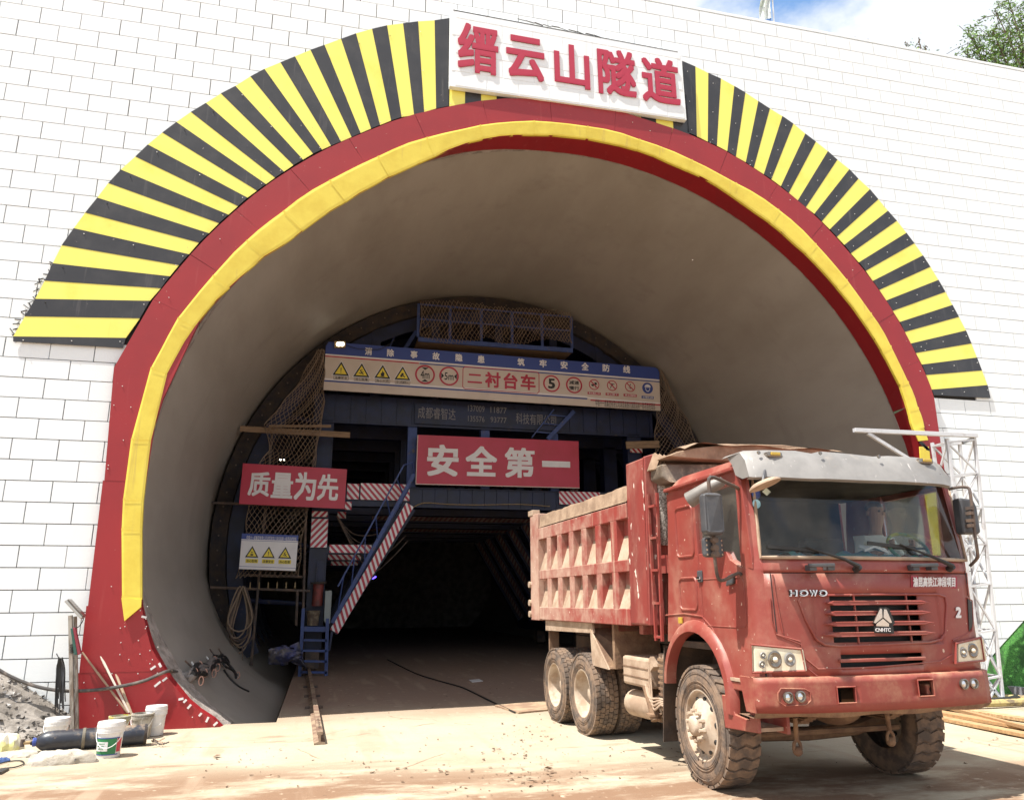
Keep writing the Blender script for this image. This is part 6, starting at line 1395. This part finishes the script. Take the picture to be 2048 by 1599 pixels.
MB().prism([onbase(148, 1254, pb_), onbase(153, 1254, pb_), onbase(164, 1305, pb_), onbase(158, 1309, pb_)], (0, -.06, 0)).build('switch_box', mat('switch_red', (.25, .03, .05), rough=.5), po, bevel=.005)
MB().prism([onbase(143, 1256, pb_), onbase(148, 1254, pb_), onbase(157, 1308, pb_), onbase(150, 1308, pb_)], (0, -.05, 0)).build('switch_box', mat('switch_green', (.03, .10, .08), rough=.5), po, bevel=.005)
for k in range(5): MB().tube([onbase(139, 1290+k*3, pb_), onbase(145, 1288+k*4, pb_)+Vector((0, -.05, 0)), onbase(158, 1290+k*3, pb_)], .008, 5).build('binding', M['black'], po)
# hank of black cable
hk = thing('cable_hank', 'hank of thin black cable hung left of the lamp post', 'cable', onbase(120, 1310, pb_))
for k in range(22):
    x = 112+random.uniform(0, 19); x2 = x+random.uniform(-6, 2); yb = 1395+random.uniform(-25, 32)
    MB().tube(bezier([onbase(x*.4+122*.6, 1316+random.uniform(-3, 5), pb_)+Vector((0, -.03*random.random(), 0)), onbase(x, 1335, pb_), onbase(x*.6+x2*.4, 1370, pb_)+Vector((0, -.02*random.random(), 0)), onbase(x2, yb, pb_)], 4), .007, 5).build('strand', M['black'] if k % 3 else M['plastic'], hk)
MB().tube([onbase(113, 1306, pb_), onbase(119, 1318, pb_)], .006, 5).build('strand', M['black'], hk)
# hose along the wall into the tunnel
pts = [at_y(-30, 1318, -.25), at_y(0, 1340, -.25), at_y(30, 1356, -.25), at_y(70, 1371, -.25), at_y(110, 1379, -.25), at_y(150, 1381, -.25), at_y(200, 1378, -.22), at_y(250, 1370, -.2), at_y(290, 1360, -.18), at_y(320, 1347, -.16), at_y(337, 1341, -.1), at_y(352, 1343, .3), at_y(368, 1347, .6), at_y(392, 1345, .9)]
tag(MB().tube(bezier(pts, 6), .022, 8).build('supply_cable', mat('cable_grey', (.055, .05, .048), (.16, .13, .11), 9, .45, .7, rough=.6), None, loc=pts[4], smooth=True), 'thick dark cable sagging across the wall and the red leg into the tunnel', 'cable')
pts = [gp(-20, 1410, .25), gp(10, 1440, .12), gp(40, 1462, .05), gp(75, 1472, .03), gp(110, 1470, .03), gp(170, 1458, .03), gp(200, 1448, .06)]
tag(MB().tube(bezier(pts, 6), .022, 8).build('ground_hose', M['black'], None, loc=pts[3], smooth=True), 'black hose lying on the rubble behind the white lidded bucket', 'hose')
# sticks
b1 = gp(275, 1462)
for i, (x0, y0, x1, y1, r_, lb) in enumerate(((188, 1263, 263, 1412, .016, 'tall bamboo stick leaning in the grey bucket, the uppermost of three'), (176, 1275, 258, 1410, .014, 'pale straight stick in the grey bucket between two others'), (162, 1304, 255, 1410, .013, 'lowest brown stick slanting from the switch box to the grey bucket'))):
    a, b_ = onbase(x0, y0, b1)+Vector((0, .25-.1*i, 0)), onbase(x1, y1+14, b1); o = MB().tube([a, a.lerp(b_, .33), a.lerp(b_, .34), a.lerp(b_, .66), a.lerp(b_, .67), b_], [r_, r_, r_*1.2, r_, r_*1.2, r_], 8).build('stick', mat('stick_%s' % ('bamboo', 'pale', 'brown')[i], ((.42, .32, .22), (.62, .54, .46), (.33, .22, .15))[i], rough=.7), None, loc=b_, smooth=True); tag(o, lb, 'stick')
# buckets
bucket('bucket', 'white bucket with white lid standing behind the gas cylinder beside the post', gp(110, 1480), .135, .235, M['bucketw'], lid=True)
bt = bucket('bucket', 'white lidded paint bucket with a green and white label in front of the cylinder', gp(216, 1512), .135, .335, M['bucketw'], lid=True, band=(R(185), R(315), .10, .62, M['greenlab']))
def wrap(t_, a0, a1, z0, z1, r_, h, m, nm, e=.005, n_=12):
    rr = lambda z: r_*(.86+.14*z/h)+e; mb = MB(); mb.grid([[Vector((rr(z)*math.cos(a0+(a1-a0)*i/n_), rr(z)*math.sin(a0+(a1-a0)*i/n_), z)) for i in range(n_+1)] for z in (z0, z1)]); return mb.build(nm, m, t_, local=True)
wrap(bt, R(205), R(275), .075, .17, .135, .335, M['white'], 'label_white'); wrap(bt, R(185), R(330), .032, .042, .135, .335, M['blueprint'], 'label_stripe'); wrap(bt, R(185), R(330), .203, .212, .135, .335, M['blueprint'], 'label_stripe'); wrap(bt, R(318), R(345), .06, .20, .135, .335, M['redprint'], 'label_edge')
for k in range(3): wrap(bt, R(212+5*k), R(262-3*k), .148-.026*k, .156-.026*k, .135, .335, M['greenlab'], 'label_line', .008)
bucket('bucket', 'yellow and grey paint spattered bucket behind the labelled white bucket', gp(236, 1470), .125, .24, M['buckety'])
bucket('bucket', 'grey cement stained open bucket holding the three sticks', gp(281, 1474), .125, .29, M['bucketd'])
bucket('bucket', 'white lidded bucket at the foot of the red leg, furthest right of the buckets', gp(308, 1468), .125, .32, M['bucketw'], lid=True)
# gas cylinder
c0 = gp(62, 1505, .115); c1 = gp(292, 1487, .115)
gc = thing('gas_cylinder', 'dark blue black gas cylinder lying on the ground behind the labelled bucket', 'gas cylinder', (c0+c1)/2)
ax = (c1-c0).normalized(); Ln = (c1-c0).length; rr_ = .112
MB().lathe([(.0, -.02), (.03, -.02), (.035, .03), (.06, .05), (.09, .09), (rr_*.97, .14), (rr_, .20), (rr_, Ln-.03), (rr_*.97, Ln-.005), (rr_*.8, Ln), (0, Ln-.02)], c0, ax, 28).build('body', mat('cylinder_paint', (.018, .020, .030), (.04, .05, .07), 5, .45, .7, rough=.38, dust=(6, .55, .75, 0, -.3, .12), dcol=(.26, .19, .13)), gc, smooth=True)
MB().lathe([(rr_+.002, Ln-.035), (rr_+.004, Ln-.03), (rr_+.003, Ln-.002)], c0, ax, 28).build('base_ring', M['rust'], gc)
MB().lathe([(rr_+.001, .50), (rr_+.007, .505), (rr_+.007, .53), (rr_+.001, .535)], c0, ax, 28).build('strap', mat('strap_tape', (.14, .12, .09), rough=.7), gc)
MB().lathe([(.045, .0), (.05, .01), (.045, .04)], c0, ax, 16).build('neck', M['blueprint'], gc)
MB().tube([c0-ax*.02, c0-ax*.10], .02, 10).build('valve', M['lamphouse'], gc); MB().cyl(c0-ax*.10-Vector((0, 0, .04)), c0-ax*.10+Vector((0, 0, .04)), .022, 10).build('valve_wheel', M['tubedark'], gc)
# sack and cloths
def lump(name, label, cat, c_, sx, sy, sz, m, seed, n_=26, rot=0, loc=None):
    rnd = random.Random(seed); rows = []; ph = [rnd.uniform(0, 6) for _ in range(6)]
    for i in range(13):
        t_ = math.pi/2*i/12; row = []
        for j in range(n_+1):
            a = 2*math.pi*(j % n_)/n_; k_ = 1+.12*math.sin(3*a+ph[0])+.07*math.sin(7*a+ph[1])+.05*math.sin(11*a+ph[2]+i)
            h = math.cos(t_)*(1+.18*math.sin(5*a+ph[3]+i*.9)*math.sin(t_))+.10*math.sin(9*a+ph[4])*math.sin(t_)*math.cos(t_)*2
            x = sx*k_*math.sin(t_)**.7*math.cos(a); y = sy*k_*math.sin(t_)**.7*math.sin(a); row.append(Vector((c_.x+x*math.cos(rot)-y*math.sin(rot), c_.y+x*math.sin(rot)+y*math.cos(rot), c_.z+max(0, sz*h))))
        rows.append(row)
    return tag(MB().grid(rows, True).build(name, m, None, loc=c_, smooth=True), label, cat)
M['sack'] = mat('woven_sack', (.46, .42, .36), (.33, .29, .23), 7, .4, .7, rough=.85, bump=.5, bscale=25, speck=(8, .68, .72), scol=(.15, .14, .13))
lump('sack', 'crumpled white sack lying in front of the gas cylinder', 'sack', gp(118, 1526, .0), .34, .13, .13, M['sack'], 3)
lump('cloth', 'pale crumpled cloth at the valve end of the gas cylinder', 'cloth', gp(48, 1512, .0), .16, .14, .06, M['sack'], 5)
lump('plastic_bag', 'white and yellow bag lying at the left edge before the rubble', 'bag', gp(8, 1500, .0), .17, .14, .18, mat('bag_paper', (.66, .62, .50), (.62, .58, .25), 4, .5, .6, rough=.7), 8)
lump('jacket', 'small blue cloth under the bag at the left edge', 'cloth', gp(2, 1524, 0), .09, .06, .05, mat('cloth_blue', (.03, .07, .2), rough=.8), 11)
pts = [gp(-12, 1533, .02), gp(15, 1526, .02), gp(40, 1524, .02), gp(47, 1530, .02), gp(30, 1537, .02), gp(5, 1540, .02), gp(-15, 1545, .02)]; tag(MB().tube(bezier(pts, 6), .007, 6).build('wire_loop', M['black'], None, loc=pts[2]), 'loop of thin black wire on the ground at the left edge', 'wire')
tag(MB().bx(*[v for p in ((gp(-6, 1545).x, gp(9, 1545).x), (gp(0, 1549).y, gp(0, 1541).y), (.0, .03)) for v in p]).build('tool_box', M['black'], None, loc=gp(0, 1545)), 'corner of a flat black box at the left edge', 'box')
jk = thing('scrap_heap', 'little heap of bent brown metal bits right of the gas cylinder', 'scrap', gp(318, 1487))
for k in range(12):
    p = gp(318+random.uniform(-15, 14), 1486+random.uniform(-6, 6), .02); a = random.uniform(0, 3.1); MB().tube([p, p+Vector((.07*math.cos(a), .07*math.sin(a), random.uniform(0, .03)))], .008, 6).build('metal_bit', M['tubedark'] if k % 3 else M['dusty'], jk)
# bundle of hoses lashed to hooks on the lining
hb = thing('hose_bundle', 'tangled black hoses lashed with pale ties to hooks low on the left lining', 'hoses', at_y(400, 1345, 1.5))
def on_lin(px, py):           # sight line met with the lower left lining, stepped
    d = ray(px, py); s_ = 10.0
    while s_ < 30:
        q = CAM+d*s_
        if q.y > .45 and -q.x > xl(q.z)-.05: return q+Vector((.06, 0, .05))
        s_ += .02
    return CAM+d*14
keys = [(345, 1357), (362, 1362), (378, 1352), (388, 1341), (402, 1347), (408, 1340), (418, 1330), (425, 1323), (438, 1322), (447, 1332), (458, 1343), (469, 1354)]
rn = random.Random(4)
for k in range(22):
    i0 = rn.randint(0, 4) if k % 3 else 0; pts = [on_lin(x+rn.uniform(-5, 5), y+rn.uniform(-7, 8)) for x, y in keys[i0:i0+rn.randint(5, 8)]]
    MB().tube(bezier(pts, 5), rn.uniform(.018, .048), 7).build('hose', M['black'] if k % 3 else mat('hose_grey', (.20, .18, .17), rough=.6), hb, smooth=True)
for (x, y) in ((381, 1352), (391, 1337), (401, 1352), (420, 1352), (393, 1368), (421, 1325), (428, 1340), (469, 1355)):
    c_ = on_lin(x, y); MB().tube([c_+Vector((.032*math.cos(a), -.02, .062*math.sin(a))) for a in [2*math.pi*i/10 for i in range(10)]], .010, 5, closed=True).build('tie', mat('tie_pink', (.45, .26, .20), rough=.7), hb)
for (x0, y0, x1, y1) in ((361, 1328, 378, 1345), (374, 1330, 380, 1340), (405, 1319, 411, 1328), (412, 1303, 422, 1318), (430, 1302, 437, 1314)):
    MB().tube([on_lin(x0, y0), on_lin(x1, y1)], .012, 6).build('hook', M['rivet'] if x0 in (374, 405) else M['tubedark'], hb)
MB().tube(bezier([on_lin(x, y) for x, y in ((342, 1357), (355, 1355), (368, 1357), (376, 1358), (366, 1362), (350, 1363))], 5), .022, 7).build('white_hose', M['white'], hb)
pts = [on_lin(x, y) for x, y in ((440, 1345), (452, 1362), (470, 1378), (490, 1388))]; MB().tube(bezier(pts, 6), .016, 6).build('hose', M['black'], hb)
# ================================================================ right of the truck: mast, hoses, planks, green netting
mbp = gp(1988, 1404); MY = mbp.y
mast = thing('lattice_mast', 'white lattice mast with a long arm standing before the wall behind the truck', 'mast', mbp)
M['mastw'] = mat('mast_white', (.60, .61, .63), (.42, .39, .38), 5, .5, .75, rough=.45, metal=.1)
fl0, fl1 = at_y(1975, 1406, MY), at_y(1893, 877, MY); fr0, fr1 = at_y(2006, 1400, MY), at_y(1948, 872, MY); off = Vector((.02, .36, 0))
fl1.x += 0; legs = [(fl0, fl1), (fr0, fr1), (fl0+off, fl1+off), (fr0+off, fr1+off)]
for a, b_ in legs: MB().bar(a, b_, .045, .045, (0, 1, 0)).build('leg', M['mastw'], mast)
fr_z = [0, .085, .25, .42, .57, .71, .85, .985]
for i, f_ in enumerate(fr_z):
    for (A_, B_) in ((legs[0], legs[1]), (legs[1], legs[3]), (legs[2], legs[3]), (legs[0], legs[2])):
        MB().bar(A_[0].lerp(A_[1], f_), B_[0].lerp(B_[1], f_), .05, .03).build('cross_bar', M['mastw'], mast)
        if i+1 < len(fr_z):
            g_ = fr_z[i+1]; u_, v_ = (A_, B_) if i % 2 else (B_, A_); MB().bar(u_[0].lerp(u_[1], f_), v_[0].lerp(v_[1], g_), .028, .028).build('diagonal', M['mastw'], mast)
            if i == 1 or i == 0: MB().bar(v_[0].lerp(v_[1], f_), u_[0].lerp(u_[1], g_), .028, .028).build('diagonal', M['mastw'], mast)
a, b_ = at_y(1708, 860, MY-.03), at_y(1953, 871, MY-.03); MB().bar(a, b_, .075, .07).build('arm', M['mastw'], mast, bevel=.005)
MB().bar(at_y(1735, 866, MY-.03), at_y(1812, 914, MY-.03), .055, .05, (0, 1, 0)).build('arm_brace', M['mastw'], mast); MB().bar(at_y(1812, 914, MY-.03), at_y(1900, 970, MY-.03), .055, .05, (0, 1, 0)).build('arm_brace', M['mastw'], mast)
MB().bar(at_y(1925, 885, MY), at_y(1950, 874, MY), .05, .03, (0, 1, 0)).build('arm_bracket', M['lensdark'], mast)
MB().bx(mbp.x-.32, mbp.x+.45, MY-.12, MY+.5, .0, .05).build('base_frame', M['mastw'], mast)
def coil(name, label, cx, cy, rx, ry, r_, m, n_=2, wob=.05, z0=.03, cat='hose'):
    c_ = gp(cx, cy); pts = []
    for i in range(n_*28): a = 2*math.pi*i/28; pts.append(Vector((c_.x+(rx+wob*math.sin(a*1.7))*math.cos(a), c_.y+(ry+wob*math.cos(a*.8))*math.sin(a), z0+r_*1.1*i/28*.5)))
    return tag(MB().tube(pts, r_, 8).build(name, m, None, loc=c_, smooth=True), label, cat)
coil('black_hose', 'coil of black hose round the foot of the white mast', 1968, 1404, .60, .30, .035, M['black'], 3, .06)
coil('concrete_hose', 'thick yellow brown hose curling in front of the white mast', 1985, 1410, .82, .36, .055, mat('hose_yellow', (.42, .34, .14), (.16, .12, .08), 8, .45, .65, rough=.75), 1, .12, .05)
for i, (x0, y0, x1, y1, w_, lb) in enumerate(((1850, 1411, 2075, 1447, .16, 'long pale plank on the ground, the one nearest the mast'), (1850, 1424, 2075, 1463, .20, 'long orange brown plank in the middle of the ground boards'), (1850, 1434, 2075, 1479, .16, 'long plank on the ground, the one furthest from the mast'), (1900, 1424, 2060, 1466, .07, 'narrow batten lying on top of the three ground boards'))):
    a, b_ = gp(x0, y0, .035+.03*(i == 3)), gp(x1, y1, .035+.03*(i == 3)); tag(MB().bar(a, b_, w_, .045).build('plank', mat('plank_%s' % ('pale', 'orange', 'far', 'top')[i], ((.50, .36, .20), (.46, .26, .12), (.47, .30, .15), (.40, .24, .12))[i], (.36, .22, .11), 4, rough=.8, stretch=(1, 6, 6)), None, loc=a.lerp(b_, .5), bevel=.004), lb, 'plank')
tag(MB().bar(gp(1990, 1386, .09), gp(2120, 1402, .09), .10, .14).build('steel_channel', mat('channel_grey', (.22, .23, .25), rough=.6), None, loc=gp(2040, 1392)), 'grey steel channel lying below the green netting', 'steel beam')
rows = []
for i in range(12):
    row = []
    for j in range(30):
        x = 7.4+8.5*j/29; s_ = max(0, (i-1)/10); top = max(.05, zr(x)-.02); z = top*(1-s_)+.01 if i else top+.25; y = .02-.75*s_*min(1, top/1.2) if i else .295-.06*math.sin(j*.9)*s_-.05*math.sin(j*2.3+i)*s_; row.append(Vector((x, y, z)))
    rows.append(row)
tag(MB().grid(rows).build('green_netting', mat('green_net', (.07, .24, .04), (.025, .10, .02), 45, .35, .65, rough=.95, bump=1.0, bscale=70, streak=(3.0, .48, .60, (.02, .07, .015))), None, loc=(9, -.3, .5), smooth=True), 'green netting over the slope below the white wall on the right', 'netting')  # dark streaks paint shadow stripes into the green
MB().bx(7.3, 16, .0, .4, -.5, .35).build('earth_bank', M['rock'], kind='structure')
# ================================================================ trees behind the wall
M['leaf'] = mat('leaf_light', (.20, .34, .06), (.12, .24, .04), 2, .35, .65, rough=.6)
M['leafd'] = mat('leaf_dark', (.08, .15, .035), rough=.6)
M['bark'] = mat('bark', (.12, .09, .06), rough=.9)
def tree(name, label, base, tips, nleaf, seed, spread=.5, leaf=.10, trunk=.10):
    rn = random.Random(seed); t_ = thing(name, label, 'tree', base); tk_ = MB(); segs = []
    fork = Vector((base.x, base.y, base.z+(tips[0].z-base.z)*.45)); tk_.tube(bezier([base, base.lerp(fork, .5)+Vector((.1, 0, 0)), fork], 4), trunk, 8)
    for tip in tips:
        mid = fork.lerp(tip, .5)+Vector((rn.uniform(-.3, .3), rn.uniform(-.3, .3), .1)); cv = bezier([fork, mid, tip], 7); n_ = len(cv); tk_.tube(cv, [trunk*.5*(1-i/n_)+.008 for i in range(n_)], 5)
        for i in range(4, n_):
            for _ in range(3):
                q = cv[i]+Vector((rn.gauss(0, 1), rn.gauss(0, 1), rn.gauss(.3, .7)))*spread; sb = bezier([cv[i], cv[i].lerp(q, .5)+Vector((0, 0, .06)), q], 3); tk_.tube(sb, [.010]*len(sb), 4); segs.append(sb)
    tk_.build('trunk', M['bark'], t_)
    for nm, m_, fr_ in (('crown', M['leaf'], .7), ('dark_leaves', M['leafd'], .3)):  # a random smaller share of the leaves gets a darker green
        lf = MB()
        for _ in range(int(nleaf*fr_)):
            sb = rn.choice(segs); k = rn.randint(1, len(sb)-1); c_ = sb[k]+Vector((rn.gauss(0, .09), rn.gauss(0, .09), rn.gauss(0, .07))); d_ = Vector((rn.uniform(-1, 1), rn.uniform(-1, 1), rn.uniform(-1.0, .2))).normalized(); s_ = d_.cross(Vector((rn.uniform(-1, 1), rn.uniform(-1, 1), rn.uniform(-1, 1)))).normalized(); L_ = leaf*rn.uniform(.6, 1.2)
            lf.add([c_, c_+d_*L_*.5+s_*L_*.16, c_+d_*L_, c_+d_*L_*.5-s_*L_*.16], [(0, 1, 2, 3)])
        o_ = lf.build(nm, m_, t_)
        if nm == 'crown': o_['kind'] = 'stuff'
TYb = 6.0
tree('leafy_tree', 'airy light green tree rising behind the right end of the wall', Vector((at_y(2070, 200, TYb).x, TYb, 13.2)), [at_y(x, y, TYb+rr2) for x, y, rr2 in ((1935, 60, 0), (1960, 95, .5), (1990, 20, 0), (1985, 60, -.6), (2010, -20, .3), (2040, 30, 0), (2050, -60, .5), (1925, 118, .2), (2080, 10, -.3), (2100, -80, 0), (2020, 75, .4), (1965, 125, 0), (2140, 0, .6), (2045, 95, 0), (2000, 110, .5))], 12000, 21, .46, .14)
tree('sapling', 'two small dark sprigs showing above the wall left of the airy tree', Vector((at_y(1835, 160, 3).x, 3, 13.0)), [at_y(1812, 88, 3), at_y(1838, 80, 3), at_y(1850, 98, 3)], 90, 5, .05, .10, .03)
tree('sapling', 'tiny sprig just above the wall top halfway to the blue sky', Vector((at_y(1715, 120, 3).x, 3, 13.0)), [at_y(1712, 78, 3), at_y(1735, 83, 3)], 14, 6, .03, .08, .02)
# flag
fp = at_y(1546, 50, .5); fg = thing('flag', 'white flag with blue corner on a thin white pole on top of the wall', 'flag', Vector((fp.x, .5, TOPZ+.09)))
p1_ = at_y(1543, -30, .5); MB().tube([Vector((fp.x+.01, .5, TOPZ+.08)), p1_, p1_+(p1_-fp)*.8], .016, 8).build('pole', M['mastw'], fg)
rows = [[at_y(1543-24*i/8*(1-.05*j)-(3*math.sin(j*.8)), 36-13*j+6*(i/8), .5-.05*math.sin(i*1.4+j)) for i in range(9)] for j in range(6)]
MB().grid(rows).build('cloth', mat('flag_cloth', (.72, .76, .74), (.55, .62, .48), 5, .5, .7, rough=.8), fg, smooth=True)
MB().prism([at_y(1542, 32, .49), at_y(1527, 45, .49), at_y(1543, 48, .49)], (0, .004, 0)).build('blue_corner', mat('flag_blue', (.10, .22, .50), rough=.8), fg)
# ================================================================ dirt crumbs and tyre clods on the slab
mb = MB(); rn = random.Random(9)
spots = [(1040, 1470, 60, 30, 90), (1150, 1450, 120, 30, 80), (1300, 1500, 120, 40, 60), (1000, 1540, 160, 40, 160), (900, 1500, 300, 60, 150), (600, 1540, 300, 40, 90), (1750, 1540, 200, 30, 40), (850, 1360, 200, 30, 60), (1000, 1350, 150, 40, 60), (1080, 1545, 100, 30, 160), (1950, 1480, 90, 25, 30), (400, 1500, 150, 30, 40)]
for cx, cy, sx_, sy_, cnt in spots:
    for _ in range(cnt//2):
        x, y = rn.gauss(cx, sx_*.6), rn.gauss(cy, sy_*.6)
        if y < 1330 or y > 1640: continue
        c_ = gp(x, y, .004); c_.z += gz(c_.x, c_.y) if c_.y < -.2 else 0; r_ = abs(rn.gauss(0, .010))+.004; pts = [c_+Vector((rn.uniform(-1, 1)*r_*1.5, rn.uniform(-1, 1)*r_*1.5, rn.uniform(0, .8)*r_)) for _ in range(5)]
        mb.add(pts, [(0, 1, 2), (0, 2, 3), (0, 3, 1), (4, 2, 1), (4, 3, 2), (4, 1, 3)])
mb.build('dirt_crumbs', mat('crumb_brown', (.13, .08, .05), (.22, .15, .10), 9, rough=.95), kind='stuff')
tag(MB().prism([gp(938, 1360, .004), gp(958, 1358, .004), gp(966, 1362, .004), gp(944, 1364, .004)], (0, 0, .01)).build('paper_scrap', M['white'], None, loc=gp(950, 1360)), 'small white scrap of paper on the tunnel floor', 'paper')
